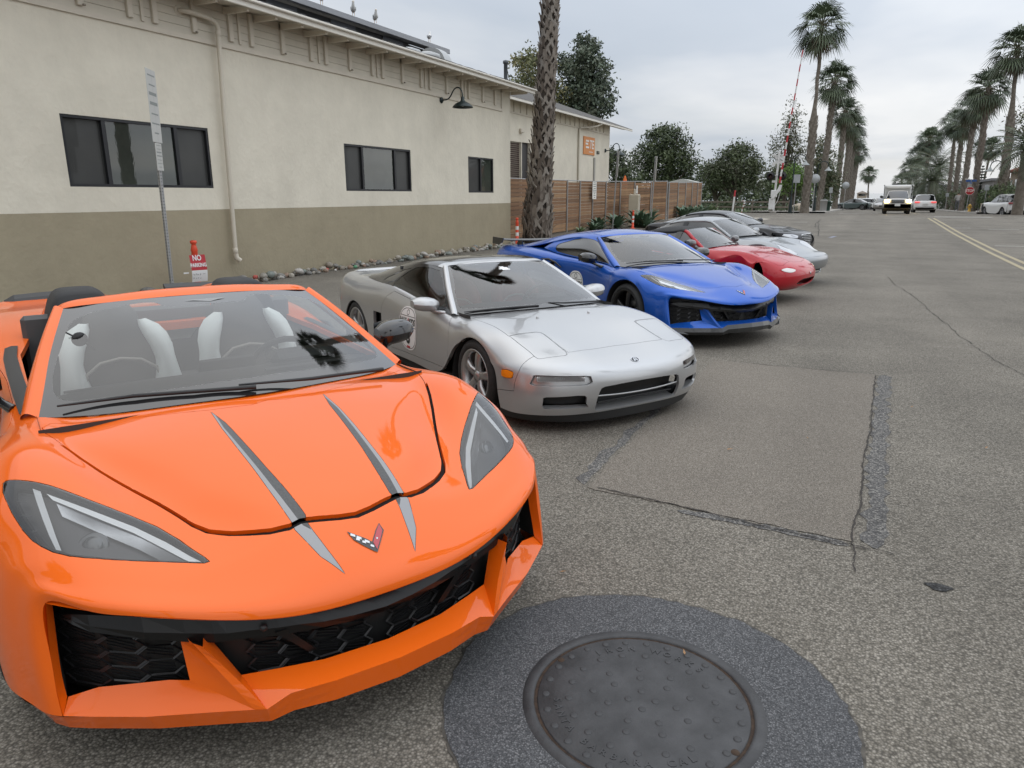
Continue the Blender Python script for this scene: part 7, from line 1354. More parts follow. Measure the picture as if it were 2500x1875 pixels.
for (x, y, s, lb) in ((-11.2, 31.8, .55, 'small low agave left of the nearer fence post'), (-11.3, 33.0, .8, 'agave clump left of the perforated post by the fence'), (-10.9, 34.4, .95, 'agave clump just behind the perforated post'), (-10.3, 35.9, 1.1, 'tall agave behind the orange delineator'), (-10.0, 36.7, 1.15, 'largest agave rosette in front of the cabinet'), (-9.8, 35.6, .8, 'agave right of the orange delineator'), (-11.0, 29.6, .4, 'low agave near the palm trunk base'),
 (-10.2, 45.6, 1.0, 'agave at the foot of the gate section'), (-10.1, 47.0, 1.05, 'agave second from the gate post'), (-10.0, 48.4, 1.0, 'agave in the middle of the gate bed'), (-9.9, 49.8, .95, 'agave toward the far end of the gate bed'), (-9.8, 51.3, .9, 'lighter agave near the end of the gate bed'), (-9.7, 52.8, .85, 'last light green agave before the crossing')):
 agave(x, y, s, 34, 40 + _k, lb, AG[1 if _k in (11, 12, 6) else 0]); _k += 1
# ------------------------------------------------------------------ palms and trees
PG = [mat('palm green', (.095, .125, .070), .5), mat('palm green dark', (.055, .078, .045), .55), mat('palm straw', (.15, .125, .085), .8), mat('palm stalk', (.10, .10, .05), .6)]
def fan_crown(seed, nf=46, Lp=.85, fl=1.15, nb=15, dead=16, droop=.5):
 rs = random.Random(seed); m = MB()
 for i in range(nf + dead):
  dd = i >= nf; az = i * 2.399963 + rs.uniform(-.25, .25); u = (i % nf) / nf if not dd else 1; el = radians(84 - 142 * u + rs.uniform(-9, 9)) if not dd else radians(rs.uniform(-80, -52)); lp = Lp * rs.uniform(.8, 1.15) * (.75 if dd else 1); f = fl * rs.uniform(.85, 1.12) * (.8 if dd else 1)
  d = Vector((cos(az) * cos(el), sin(az) * cos(el), sin(el))); sd = Vector((-sin(az), cos(az), 0)); sd = (sd + Vector((0, 0, rs.uniform(-.5, .5)))).normalized(); sd = (sd - d * sd.dot(d)).normalized(); b = d * .08 + Vector((0, 0, rs.uniform(-.25, .05))); c = b + d * lp + Vector((0, 0, -.10 * lp)); m.m = 3; m.tube([b, b.lerp(c, .5) + Vector((0, 0, .04)), c], [.03, .02, .012], 4, cap=False)
  m.m = 2 if dd else (0 if rs.random() < .55 else 1); n = sd.cross(d)
  for k in range(nb):
   t = (k / (nb - 1) - .5) * 2; a = t * radians(78); bd = d * cos(a) + sd * sin(a); L_ = f * (1 - .28 * abs(t) ** 1.5) * rs.uniform(.9, 1.08); w_ = .034 * fl
   side = n.cross(bd).normalized() * w_; cup = n * (-.10 * abs(t)); p1 = c + bd * L_ * .55 + cup * L_ + Vector((0, 0, -droop * .10 * L_)); p2 = c + bd * L_ * .93 + cup * L_ + Vector((0, 0, -droop * L_ * rs.uniform(.5, 1.1))); q = c + bd * .05
   m.add([q - side * .35, q + side * .35, p1 + side, p1 - side, p2 + side * .12, p2 - side * .12], [(0, 1, 2, 3), (3, 2, 4, 5)])
 return m.mesh('palm_crown', PG)
CROWNS = [fan_crown(s, 54, .85, 1.2, 13) for s in (1, 2, 3, 4)]
def far_palm(label, base, top, cscale, r0, r1, boots, seed, grp='fan palms lining the street', crown=None, zb=None):
 rs = random.Random(seed); b = Vector((base[0], base[1], gz(base[1]) if zb is None else zb)); tp = Vector(top) - b; t = thing('fan_palm', label, 'palm tree', b, 0, grp); n = 14; pts = []; rad = []; H = tp.length
 for i in range(n + 1): u = i / n; bow = sin(pi * u) * rs.uniform(.0, .02) * H * .3; pts.append(Vector((tp.x * u + bow, tp.y * u, tp.z * u - (.1 if i == 0 else 0)))); rad.append((r0 * .72 * (1.35 if i == 0 else 1) if u < boots else r1 * .8 + (r0 * .6 - r1 * .8) * max(0, (boots + .06 - u) / .06)) * rs.uniform(.96, 1.04))
 m = MB(); m.tube(pts, rad, 10); m.build('trunk', mat('palm trunk', (.115, .095, .075), .9, col2=(.20, .175, .145), vscale=5, bump=.6, bscale=14), t)
 q = MB(); N_ = int(H * boots / .055)
 for i in range(N_):
  u = i * .055 / H; az = i * 2.399963; k = u * n; j = min(n - 1, int(k)); c = pts[j].lerp(pts[j + 1], k - j); r = r0 * .70; ca, sa = cos(az), sin(az); s = .085 * r0 / .3; hh = .24 * r0 / .3
  q.add([c + Vector((ca * r - sa * s, sa * r + ca * s, -hh * .4)), c + Vector((ca * r + sa * s, sa * r - ca * s, -hh * .4)), c + Vector((ca * (r + .09) + sa * s * .5, sa * (r + .09) - ca * s * .5, hh * .6)), c + Vector((ca * (r + .09) - sa * s * .5, sa * (r + .09) + ca * s * .5, hh * .6))], [(0, 1, 2, 3)])
 if N_: o = q.build('leaf_bases', mat('palm boot', (.17, .145, .12), .9, col2=(.28, .25, .215), vscale=6), t); o['kind'] = 'stuff'
 c = obj('crown', crown or CROWNS[seed % 4], t); c.location = tp; c.scale = (cscale * .70,) * 3; c.rotation_euler = (rs.uniform(-.08, .08), rs.uniform(-.08, .08), rs.uniform(0, 6)); return t
def near_palm(x, y, H):
 rs = random.Random(9); t = thing('fan_palm', 'thick palm trunk with criss-cross leaf bases beside the building corner', 'palm tree', (x, y, gz(y)), 0, 'fan palms lining the street')
 R = lambda z: float(np.interp(z, [-.2, 0, .4, 1.0, 2.0, 3.5, 5.5, 8, 30], [.52, .50, .47, .42, .36, .32, .27, .25, .22])); cx = lambda z: .055 * z + .004 * z * z * 0
 tm = mat('palm trunk near', (.030, .024, .019), .95, col2=(.06, .048, .038), vscale=12, bump=.9, bscale=30, detail=9); m = MB(); zs = np.linspace(-.2, H, 60); m.tube([(cx(z), 0, z) for z in zs], [R(z) * (1 + .04 * sin(z * 9)) for z in zs], 22); m.build('trunk', tm, t)
 bm_ = [mat('palm boot a', (.19, .16, .13), .9, col2=(.30, .265, .23), vscale=9, detail=8, bump=.5, bscale=20), mat('palm boot b', (.25, .22, .19), .9, col2=(.38, .35, .315), vscale=9, detail=8, bump=.5, bscale=20), mat('palm boot c', (.10, .08, .065), .9, col2=(.18, .15, .125), vscale=9, detail=8)]; ms = []
 for k in range(9):       # inverted Y: stub above, two legs clasping the trunk below
  m = MB(); R0 = .30; st = rs.uniform(.10, .24); tw = rs.uniform(-.04, .04); w_ = rs.uniform(.045, .065); c_ = lambda y: sqrt(max(.01, R0 * R0 - min(.28, abs(y)) ** 2)) - R0
  def lay(rows): m.grid(rows, True); m.grid([[(p[0] - .02, p[1], p[2]) for p in r] for r in rows], True, True); m.grid([[r[0] for r in rows], [(r[0][0] - .02, r[0][1], r[0][2]) for r in rows]], True); m.grid([[(r[-1][0] - .02, r[-1][1], r[-1][2]) for r in rows], [r[-1] for r in rows]], True)
  lay([[(o_, y - w_ * q, z), (o_ + .012, y, z + .004), (o_, y + w_ * q, z)] for o_, y, z, q in ((.065, 0, -.03, 1.3), (.095, tw * .5, st * .5, 1.05), (.12 + rs.uniform(0, .07), tw, st, .9 + rs.uniform(-.3, .1)))])
  for sg in (1, -1):
   L_ = rs.uniform(.32, .44); lay([[(c_(sg * L_ * q * .5) + .075 - .045 * q, sg * L_ * q * .50 - w_ * e_, -L_ * q * .86), (c_(sg * L_ * q * .5) + .09 - .05 * q, sg * L_ * q * .50, -L_ * q * .86 + .003), (c_(sg * L_ * q * .5) + .075 - .045 * q, sg * L_ * q * .50 + w_ * e_, -L_ * q * .86)] for q, e_ in ((0, .9), (.3, .85), (.6, .8), (1, .55))])
  ms.append(m.mesh('leaf_base', [bm_[k % 3]]))
 i = 0; z = .55; joined = MB()
 while z < 8.9 and i < 296:
  az = i * 2.399963 + rs.uniform(-.12, .12); r = R(z) - .01; o = obj('leaf_base', rs.choice(ms), t); o.location = (cx(z) + r * cos(az), r * sin(az), z - .1); s = rs.uniform(.85, 1.1) * (R(z) / .30) ** .7; o.scale = (s, s, s); o.rotation_euler = (rs.uniform(-.15, .15), rs.uniform(-.04, .08), az); z += .0285; i += 1
 while z < H - .3:
  az = i * 2.399963; r = R(z) - .01; c = Vector((cx(z), 0, z)); ca, sa = cos(az), sin(az); joined.add([c + Vector((ca * r - sa * .11, sa * r + ca * .11, -.1)), c + Vector((ca * r + sa * .11, sa * r - ca * .11, -.1)), c + Vector((ca * (r + .17) + sa * .05, sa * (r + .17) - ca * .05, .27)), c + Vector((ca * (r + .17) - sa * .05, sa * (r + .17) + ca * .05, .27))], [(0, 1, 2, 3)]); z += .035; i += 1
 o = joined.build('leaf_bases', bm_[0], t); o['kind'] = 'stuff'
 f = MB()      # fibrous skirt and hanging dead bases at the foot
 for k in range(90):
  az = rs.uniform(0, 6.3); z0 = rs.uniform(.5, 2.4); r = R(z0) + .02; L_ = rs.uniform(.4, 1.1); p = Vector((cx(z0) + r * cos(az), r * sin(az), z0)); w_ = rs.uniform(.012, .05); e = Vector((cx(0) + (R(max(0, z0 - L_)) + rs.uniform(.02, .10)) * cos(az + rs.uniform(-.25, .25)), (R(max(0, z0 - L_)) + .06) * sin(az), max(.02, z0 - L_))); sd = Vector((-sin(az), cos(az), 0)) * w_; mid = p.lerp(e, .5) + Vector((cos(az), sin(az), 0)) * .06; f.add([p - sd, p + sd, mid + sd * 1.2, mid - sd * 1.2, e + sd * .3, e - sd * .3], [(0, 1, 2, 3), (3, 2, 4, 5)])
 o = f.build('dead_fibres', bm_[2], t); o['kind'] = 'stuff'
 c = obj('crown', fan_crown(31, 60, 1.25, 1.25, 17, 26), t); c.location = (cx(H), 0, H); return t
near_palm(-10.62, 24.1, 19.5)
# left row, right row, far clusters
for lb, b, tp, cs, r0, r1, bo, sd in (
 ('tall palm with bare upper trunk right of the railway gate', (-4.41, 62.3), (-4.42, 62.3, 14.2), 1.62, .40, .17, .52, 1),
 ('second palm of the left row with boots to the crown', (-4.15, 76.), (-3.85, 76, 12.2), 1.65, .36, .30, .99, 2),
 ('third palm of the left row', (-3.75, 104.), (-3.72, 104, 12.4), 1.7, .42, .36, .99, 3), ('slim palm between the third and fourth of the left row', (-3.3, 112.), (-3.2, 112, 11.6), 1.6, .30, .24, .8, 4),
 ('fourth palm of the left row, thick trunk', (-3.35, 124.), (-3.25, 124, 12.3), 1.75, .52, .46, .99, 5), ('fifth palm of the left row', (-3.2, 136.), (-3.1, 136, 11.6), 1.75, .50, .44, .99, 6), ('last palm of the left row before the beach', (-2.75, 150.), (-2.6, 150, 10.0), 1.75, .55, .5, .99, 7),
 ('lone small palm by the lifeguard tower', (.18, 210.), (-.45, 210, 8.0), 1.9, .30, .22, .5, 8), ('tiny palm in the middle distance over the truck', (7.2, 232.), (7.9, 232, 6.7), 2.2, .3, .25, .3, 9),
 ('tall palm at the right edge with bare upper trunk', (9.1, 66.), (8.55, 66, 12.2), 1.55, .38, .17, .62, 10), ('tallest green crowned palm of the right row', (8.35, 76.), (8.22, 76, 10.8), 1.62, .34, .28, .99, 11), ('third palm of the right row behind the stop sign', (8.3, 84.), (8.24, 84, 10.3), 1.55, .33, .27, .99, 12),
 ('fourth palm of the right row, slimmer', (8.45, 93.), (8.25, 93, 9.4), 1.5, .32, .20, .78, 13), ('fifth palm of the right row, slimmest', (8.75, 103.), (8.35, 103, 10.6), 1.5, .28, .17, .72, 14),
 ('small distant palm right of the right row', (13.2, 120.), (13.2, 120, 8.4), 1.25, .20, .16, .1, 15), ('small distant palm farther right, thin trunk', (12.6, 110.), (13.2, 110, 7.9), 1.3, .20, .15, .1, 16),
 ('high palm of the far cluster', (7.2, 128.), (7.4, 128, 10.3), 1.75, .25, .2, .3, 17), ('palm left in the far cluster', (6.9, 142.), (7.05, 142, 9.0), 1.8, .25, .22, .6, 18), ('lowest left palm of the far cluster', (6.4, 152.), (6.45, 152, 7.2), 1.8, .4, .35, .9, 19), ('second high palm of the far cluster', (7.9, 135.), (7.9, 135, 11.0), 1.7, .22, .2, .3, 20),
 ('palm beyond the camera side of the street', (9.3, 40.), (9.2, 40, 13.5), 1.6, .38, .18, .5, 21), ('palm across the street near the camera', (9.4, 24.), (9.3, 24, 14.5), 1.6, .38, .18, .5, 22), ('palm across the street behind the camera', (9.4, 8.), (9.5, 8, 13.5), 1.65, .38, .3, .9, 23), ('palm far behind the camera', (9.4, -8.), (9.3, -8, 14.5), 1.6, .38, .18, .5, 24), ('palm on the left kerb behind the camera', (-9.6, -6.), (-9.4, -6, 13.5), 1.7, .4, .3, .9, 25), ('palm farther behind the camera', (5.5, -16.), (5.5, -16, 14.), 1.7, .38, .2, .5, 26)): far_palm(lb, b, tp, cs, r0, r1, bo, sd)
def feather_palm(label, x, y, h, L_, nf, seed, grp=None):
 rs = random.Random(seed); t = thing('feather_palm', label, 'palm tree', (x, y, gz(y)), 0, grp); m = MB(); m.tube([(0, 0, -.1), (0, 0, h * .5), (0, 0, h)], [.36, .3, .34], 10); m.build('trunk', mat('palm trunk', (.115, .095, .075), .9), t); m = MB()
 for i in range(nf):
  az = i * 2.399963 + rs.uniform(-.2, .2); el = radians(78 - 105 * i / nf + rs.uniform(-8, 8)); pts = []; p = Vector((0, 0, h)); e = el
  for k in range(9): pts.append(p.copy()); p = p + Vector((cos(az) * cos(e), sin(az) * cos(e), sin(e))) * L_ / 8; e -= .16
  m.m = 3; m.tube(pts, .02, 4, cap=False); m.m = 0 if rs.random() < .5 else 1; sd = Vector((-sin(az), cos(az), 0))
  for k in range(1, 9):
   for j in (0, .5):
    c = pts[k].lerp(pts[max(0, k - 1)], j); d = (pts[k] - pts[k - 1]).normalized(); ll = .55 * L_ / 2.8 * sin(pi * min(.95, (k - j + .5) / 9)) + .15
    for s in (1, -1): e2 = c + (sd * s * .8 + d * .55 + Vector((0, 0, -.35))).normalized() * ll; w_ = d * .045; m.add([c - w_, c + w_, e2], [(0, 1, 2)])
 m.build('crown', PG, t)
feather_palm('feather palm with arching fronds at the right edge', 9.4, 61., 4.2, 2.6, 40, 3); feather_palm('broad feather palm low in the far cluster', 7.3, 112., 3.6, 4.2, 60, 4); feather_palm('dense feather palm beside the far cluster', 8.3, 118., 5.6, 4.2, 60, 5); feather_palm('bushy feather palm behind the white car', 6.6, 122., 2.8, 3.6, 50, 6)
def leaf_tree(name, label, x, y, blobs, n, leaf, cols, seed, trunk=(.25, 2.), clump=30, spread=.35, limbs=9, cat='tree', grp=None, barek=0):
 """tapered trunk, limbs into the crown, leaf-sized faces gathered in clumps"""
 g = np.random.default_rng(seed); rs = random.Random(seed); t = thing(name, label, cat, (x, y, gz(y)), 0, grp); B_ = np.array(blobs, float); vol = B_[:, 3] * B_[:, 4] * B_[:, 5]; nc = max(8, n // clump); bi = g.choice(len(B_), nc, p=vol / vol.sum()); d = g.normal(size=(nc, 3)); d /= np.linalg.norm(d, axis=1)[:, None]; rad = g.random(nc) ** .45; cc = B_[bi, :3] + d * rad[:, None] * B_[bi, 3:6]
 P = np.repeat(cc, clump, 0) + g.normal(size=(nc * clump, 3)) * spread * np.array([1, 1, .7]); k = len(P); a = g.normal(size=(k, 3)); a /= np.linalg.norm(a, axis=1)[:, None]; b = np.cross(a, g.normal(size=(k, 3))); b /= np.linalg.norm(b, axis=1)[:, None]; s = leaf * g.uniform(.6, 1.3, k)[:, None]
 V_ = np.stack([P - a * s, P - b * s * .45, P + a * s, P + b * s * .45], 1).reshape(-1, 3); me = bpy.data.meshes.new('crown'); me.from_pydata(V_.tolist(), [], np.arange(k * 4).reshape(-1, 4).tolist())
 tone = np.repeat(g.integers(0, len(cols), nc), clump); flip = g.random(k) < .3; tone = np.where(flip, g.integers(0, len(cols), k), tone); me.polygons.foreach_set('material_index', tone.astype(np.int32))
 for c in cols: me.materials.append(c)
 obj('crown', me, t); m = MB(); zt = trunk[1]; bm_ = mat('bark grey brown', (.09, .075, .06), .95, var=.3, vscale=6); m.tube([(0, 0, -.2), (.05, 0, zt * .5), (0, .05, zt)], [trunk[0] * 1.25, trunk[0], trunk[0] * .8], 8)
 for i in range(limbs):
  c = cc[int(g.integers(nc))]; s0 = Vector((0, 0, zt * rs.uniform(.45, 1))); e_ = Vector(c); m.tube([s0, s0.lerp(e_, .5) + Vector((rs.uniform(-.3, .3), rs.uniform(-.3, .3), .3)), e_], [trunk[0] * .5, trunk[0] * .28, trunk[0] * .08], 6, cap=False)
 m.build('trunk', bm_, t); return t
LG = {k: mat('leaf ' + k, c, .6) for k, c in dict(oak1=(0.048, 0.067, 0.035), oak2=(0.072, 0.096, 0.045), oak3=(0.099, 0.125, 0.058), euc1=(0.064, 0.088, 0.061), euc2=(0.096, 0.125, 0.083), euc3=(0.136, 0.157, 0.112), yel1=(0.160, 0.168, 0.072), yel2=(0.224, 0.208, 0.096), yel3=(0.120, 0.136, 0.064), br1=(0.136, 0.240, 0.048), br2=(0.192, 0.320, 0.072), ol1=(0.160, 0.152, 0.096), ol2=(0.112, 0.120, 0.080), hd1=(0.056, 0.088, 0.032), hd2=(0.096, 0.136, 0.048)).items()}
OAK = [LG['oak1'], LG['oak2'], LG['oak3']]; EUC = [LG['euc1'], LG['euc2'], LG['euc3']]; YEL = [LG['yel1'], LG['yel2'], LG['yel3']]; BRI = [LG['br1'], LG['br2'], LG['oak3']]; OLV = [LG['ol1'], LG['ol2'], LG['yel3']]; HDG = [LG['hd1'], LG['hd2'], LG['oak2']]
leaf_tree('broadleaf_tree', 'yellowish green tree rising behind the roof left of the palm', -26.8, 60, [(0, 0, 11, 2.2, 2, 2.4), (1.3, 0, 9.2, 1.8, 1.6, 1.8), (-1.2, 0, 8.6, 1.5, 1.5, 1.6), (.3, 0, 12.6, 1.2, 1.2, 1.3)], 6500, .16, YEL, 1, (.3, 7.), 26, .34)
leaf_tree('eucalyptus_tree', 'dark eucalyptus behind the roof right of the palm', -22.8, 62, [(0, 0, 11.5, 2., 2, 2.6), (.9, 0, 9.8, 1.7, 1.5, 2.0), (-1., 0, 9.2, 1.8, 1.6, 2.), (.2, 0, 13.6, 1.2, 1.2, 1.2), (1.6, 0, 8.2, 1.0, 1, 1.2), (-1.9, 0, 12.2, 1.0, 1, 1.0)], 11000, .17, EUC, 2, (.35, 7.), 30, .32)
leaf_tree('oak_tree', 'big dark oak behind the board fence', -18.9, 75, [(0, 0, 6.0, 2.6, 2.4, 2.3), (-1.9, 0, 4.8, 1.7, 1.8, 1.9), (1.9, 0, 4.6, 1.6, 1.8, 1.7), (.4, 0, 7.6, 1.4, 1.4, .9), (-1.6, 0, 7.2, .9, .9, .9), (0, 0, 3.2, 3.2, 2, 1.4)], 13000, .15, OAK, 3, (.4, 2.), 30, .32)
leaf_tree('oak_tree', 'lower dark tree just right of the small building corner', -20.3, 64, [(0, 0, 3.8, 1.3, 1.5, 1.6), (.9, 0, 2.6, 1.2, 1.2, 1.4), (-1, 0, 4.6, .9, .9, 1.0)], 4500, .13, OAK, 4, (.2, 1.5), 26, .28)
leaf_tree('oak_tree', 'spreading oak with bare lower limbs behind the red and white post', -11.5, 72, [(0, 0, 4.2, 2.4, 2, 1.7), (-1.9, 0, 3.6, 1.3, 1.5, 1.3), (1.7, 0, 3.4, 1.5, 1.5, 1.2), (.2, 0, 5.6, 1.3, 1.3, .8), (.6, 0, 2.6, 2.3, 1.4, .8)], 11000, .13, [LG['oak2'], LG['oak3'], LG['ol2']], 5, (.22, 1.6), 28, .3, 14)
leaf_tree('oak_tree', 'dark tree between the two larger oaks', -15.3, 84, [(0, 0, 3.6, 2.2, 2, 1.7), (1.6, 0, 3.0, 1.6, 1.6, 1.4)], 6000, .14, OAK, 6, (.25, 1.5), 28, .3)
leaf_tree('poplar_tree', 'tall sparse half bare tree behind the railway gate', -7.9, 82, [(0, 0, 8.2, .9, .9, 3.0), (-1.1, 0, 6.2, .8, .8, 1.8), (.9, 0, 6.0, .8, .8, 2.2), (0, 0, 4.2, 1.5, 1.2, 1.4)], 4200, .12, OLV, 7, (.16, 4.), 14, .30, 34)
leaf_tree('leafy_tree', 'bright green low tree behind the railway signal', -6.9, 80, [(0, 0, 3.4, 1.3, 1.2, 1.2), (-.8, 0, 2.6, 1, 1, .9), (.9, 0, 2.6, .9, 1, .9)], 5000, .12, BRI, 8, (.15, 1.5), 26, .25)
leaf_tree('broadleaf_tree', 'dark tree behind the left palm row', -5.3, 98, [(0, 0, 5.0, 1.8, 1.8, 2.6), (.8, 0, 3., 1.7, 1.5, 1.8), (-.6, 0, 7.4, 1.0, 1, 1.4)], 6500, .15, [LG['oak2'], LG['oak3'], LG['ol1']], 9, (.2, 2.), 26, .36, 12)
leaf_tree('broadleaf_tree', 'dark low tree mass left of the bright green tree', -9.6, 92, [(0, 0, 3.2, 1.9, 1.5, 1.8), (2.2, 0, 3., 1.6, 1.5, 1.5)], 5000, .15, OAK, 10, (.2, 1.5), 26, .3)
leaf_tree('broadleaf_tree', 'half bare tree at the right edge above the tiled roof', 11.0, 70, [(0, 0, 7.0, 1.5, 1.4, 1.6), (.8, 0, 5.6, 1.5, 1.2, 1.2)], 2600, .12, OLV, 11, (.16, 4.), 14, .4, 22)
leaf_tree('hedge', 'tall clipped green hedge behind the stop sign', 9.3, 71, [(0, -5, 1.25, .8, 2.4, 1.15), (0, -1.5, 1.25, .8, 2.4, 1.15), (0, 2, 1.15, .8, 2.4, 1.05), (0, 4.6, 1.1, .8, 1.8, 1.0)], 15000, .075, HDG, 12, (.1, .6), 20, .13, 6, 'hedge')
leaf_tree('shrub', 'dark shrubs below the far right palms', 9.2, 92, [(0, 0, 1.2, 1.0, 5, 1.2), (.3, 8, 1.3, 1.0, 5, 1.3), (-.4, 18, 1.2, 1., 5, 1.2)], 7000, .12, OAK, 13, (.08, .5), 24, .22, 6, 'shrub')
leaf_tree('flower_bush', 'bush with red flowers at the right kerb', 9.1, 64.6, [(0, 0, .75, .35, .4, .5)], 900, .06, [mat('petal red', (.40, .03, .05), .6), LG['oak3'], LG['hd2']], 14, (.03, .3), 12, .12, 3, 'bush')
leaf_tree('shrub', 'low dark shrubs along the park rail fence', -12.6, 69, [(0, 0, .4, 4.5, .6, .4), (5, 0, .35, 3, .5, .35)], 4000, .09, OAK, 15, (.05, .2), 20, .2, 3, 'shrub')
def woodland(label, x0, x1, y, h, n, seed, cols):
 g = np.random.default_rng(seed); k = n; xs = g.uniform(x0, x1, k); top = h * (.75 + .25 * np.sin(xs * .9 + seed) * np.sin(xs * .37)); P = np.stack([xs, y + g.normal(size=k) * 2.5, gz(y) - .3 + top * g.random(k) ** .8], 1); a = g.normal(size=(k, 3)); a /= np.linalg.norm(a, axis=1)[:, None]; b = np.cross(a, g.normal(size=(k, 3))); b /= np.linalg.norm(b, axis=1)[:, None]; s = .34 * g.uniform(.6, 1.3, k)[:, None]
 me = bpy.data.meshes.new('woodland'); me.from_pydata(np.stack([P - a * s, P - b * s * .5, P + a * s, P + b * s * .5], 1).reshape(-1, 3).tolist(), [], np.arange(k * 4).reshape(-1, 4).tolist()); tone = (np.floor(xs * .7 + np.sin(P[:, 2] * 2)) % len(cols)).astype(np.int32); me.polygons.foreach_set('material_index', tone)
 for c in cols: me.materials.append(c)
 o = obj('woodland', me); tag(o, label, 'trees', kind='stuff')
woodland('dark mass of far trees behind the park on the left', -75, -4.6, 135, 6.0, 16000, 3, OAK); woodland('dark mass of far planting behind the right palms', 9.5, 60, 150, 5., 9000, 5, OAK)
def norfolk(x, y, h):
 t = thing('conifer_tree', 'small tiered conifer beyond the hedge', 'tree', (x, y, gz(y))); m = MB(); m.tube([(0, 0, 0), (0, 0, h)], [.10, .02], 6); m.build('trunk', mat('bark grey brown', (.09, .075, .06), .95), t); m = MB()
 for k in range(13):
  z = h * (.25 + .73 * k / 12); r = 1.15 * (1 - k / 13.5)
  for j in range(8):
   a = j * pi / 4 + k * .4; d = Vector((cos(a), sin(a), .12)); sd = Vector((-sin(a), cos(a), 0)) * .10; c = Vector((0, 0, z)); e_ = c + d * r; m.add([c - sd, c + sd, e_ + sd * .6 + Vector((0, 0, .05)), e_ - sd * .6 + Vector((0, 0, .05))], [(0, 1, 2, 3)]); m.add([c + Vector((0, 0, .07)), c - Vector((0, 0, .07)), e_ - Vector((0, 0, .05)), e_ + Vector((0, 0, .07))], [(0, 1, 2, 3)])
 m.build('crown', LG['euc1'], t)
norfolk(10.3, 90, 4.6)
# ------------------------------------------------------------------ railway gate, signs, lamps, far cars, houses
def rail_gate():
 x, y = -6.22, 57.4; t = thing('railway_gate', 'white railway crossing signal with raised red and white arm', 'railway signal', (x, y, gz(y) + .1)); w = mat('signal white', (.66, .66, .65), .5, var=.08, vscale=4); k = mat('signal black', (.012, .012, .013), .5); rd = mat('gate red', (.42, .03, .04), .5)
 m = MB(); m.tube([(0, 0, 0), (.05, 0, 2.6), (.09, 0, 4.35)], .075, 10); m.build('mast', w, t); m = MB(); m.bbox((0, 0, .06), (.42, .42, .12), .02); m.build('base', mat('kerb concrete', (.36, .34, .31), .85), t)
 m = MB(); m.bbox((-.15, -.14, .62), (.34, .3, .80), .03); m.build('control_box', w, t); m = MB(); m.bbox((-.02, -.15, 1.35), (.42, .3, .52), .04); m.build('gate_mechanism', w, t); m = MB(); m.prism([(-.2, -.32, 1.0), (.0, -.32, 1.0), (.45, -.32, 1.62), (.52, -.32, 1.98), (.34, -.32, 1.98), (.2, -.32, 1.62)], (0, -.08, 0)); m.build('counterweight_arm', w, t)
 m = MB(); m.tube([(.3, -.3, 1.9), (.42, -.3, 1.5), (.3, -.3, .9), (.12, -.25, .5), (.1, -.2, .1)], .018, 6); m.build('cable', w, t)
 m = MB(); m.tube([(-.42, -.1, 2.65), (.55, -.1, 2.65)], .03, 6); m.build('lamp_bar', w, t)
 for dx in (-.36, .44):
  m = MB(); m.lathe([(.30, 0), (.30, -.02), (.0, -.02)], 24, 'y', (dx, -.14, 2.60)); m.build('lamp_backing', k, t); m = MB(); m.lathe([(.16, 0), (.17, -.30), (.165, -.30), (.15, 0)], 20, 'y', (dx, -.16, 2.60), a0=-pi * .62, a1=pi * .62); m.build('lamp_hood', k, t); m = MB(); m.lathe([(.15, -.0), (.12, -.03), (0, -.045)], 18, 'y', (dx, -.17, 2.60)); m.build('lamp_lens', mat('lens dark red', (.035, .008, .008), .15, coat=.6), t)
 m = MB(); m.bbox((-.12, -.1, 2.22), (.22, .03, .16), .01); m.build('plate', w, t); m = MB(); m.bbox((.38, -.1, 2.2), (.12, .1, .2), .01); m.build('bell', w, t)
 a, b = Vector((.33, -.4, 2.1)), Vector((1.08, -.4, 10.95)); n = 19
 for i in range(n): p, q = a.lerp(b, i / n), a.lerp(b, (i + 1) / n); r = .075 - .035 * i / n; m = MB(); m.tube([p, q], [r, r - .002], 6); m.build('arm_stripe', rd if i % 2 == 0 else w, t)
 c = Vector((-.28, -.1, 3.55))      # crossbuck seen from behind
 for s in (1, -1): m = MB(); R_ = Matrix.Rotation(s * radians(45), 3, 'Y'); m.bbox((.07, .06, 3.75), (1.1, .02, .20), .005, R_); m.build('crossbuck_board', w, t)
 m = MB(); m.tube([(-.5, 0, 4.05), (.65, 0, 4.05)], .02, 5); m.build('cross_arm', w, t)
rail_gate()
def pole_sign(label, x, y, h, kind, col, lean=0., green=False):
 t = thing('road_sign', label, 'sign', (x, y, gz(y) + .1)); m = MB(); m.tube([(0, 0, -.1), (lean, 0, h)], .032, 8); m.build('post', mat('galvanised post', (.36, .36, .36), .5, .5), t); g = mat('sign back grey', col, .5, .3)
 m = MB()
 if kind == 'round': m.lathe([(.0, -.04), (.38, -.04), (.38, -.025)], 26, 'y', (lean, 0, h - .1))
 else: m.bbox((lean, -.04, h - .25), (kind[0], .02, kind[1]), .01)
 m.build('plate', g, t); return t
pole_sign('grey rectangular sign back right of the railway signal', -5.15, 61.5, 2.75, (.55, .62), (.40, .42, .43)); pole_sign('grey round sign back between the first two palms', -4.1, 66.5, 2.75, 'round', (.36, .37, .38)); pole_sign('narrow white sign far left beside the palms', -3.55, 84, 2.3, (.34, .55), (.62, .63, .62)); pole_sign('grey round sign back before the grey sedan', -2.35, 90, 2.75, 'round', (.34, .34, .34)); pole_sign('small white sign beside the seated person at the hedge', 8.42, 69.3, 2.15, (.34, .42), (.66, .66, .64)); pole_sign('small white sign near the far right palms', 7.9, 95, 1.9, (.3, .35), (.60, .60, .58))
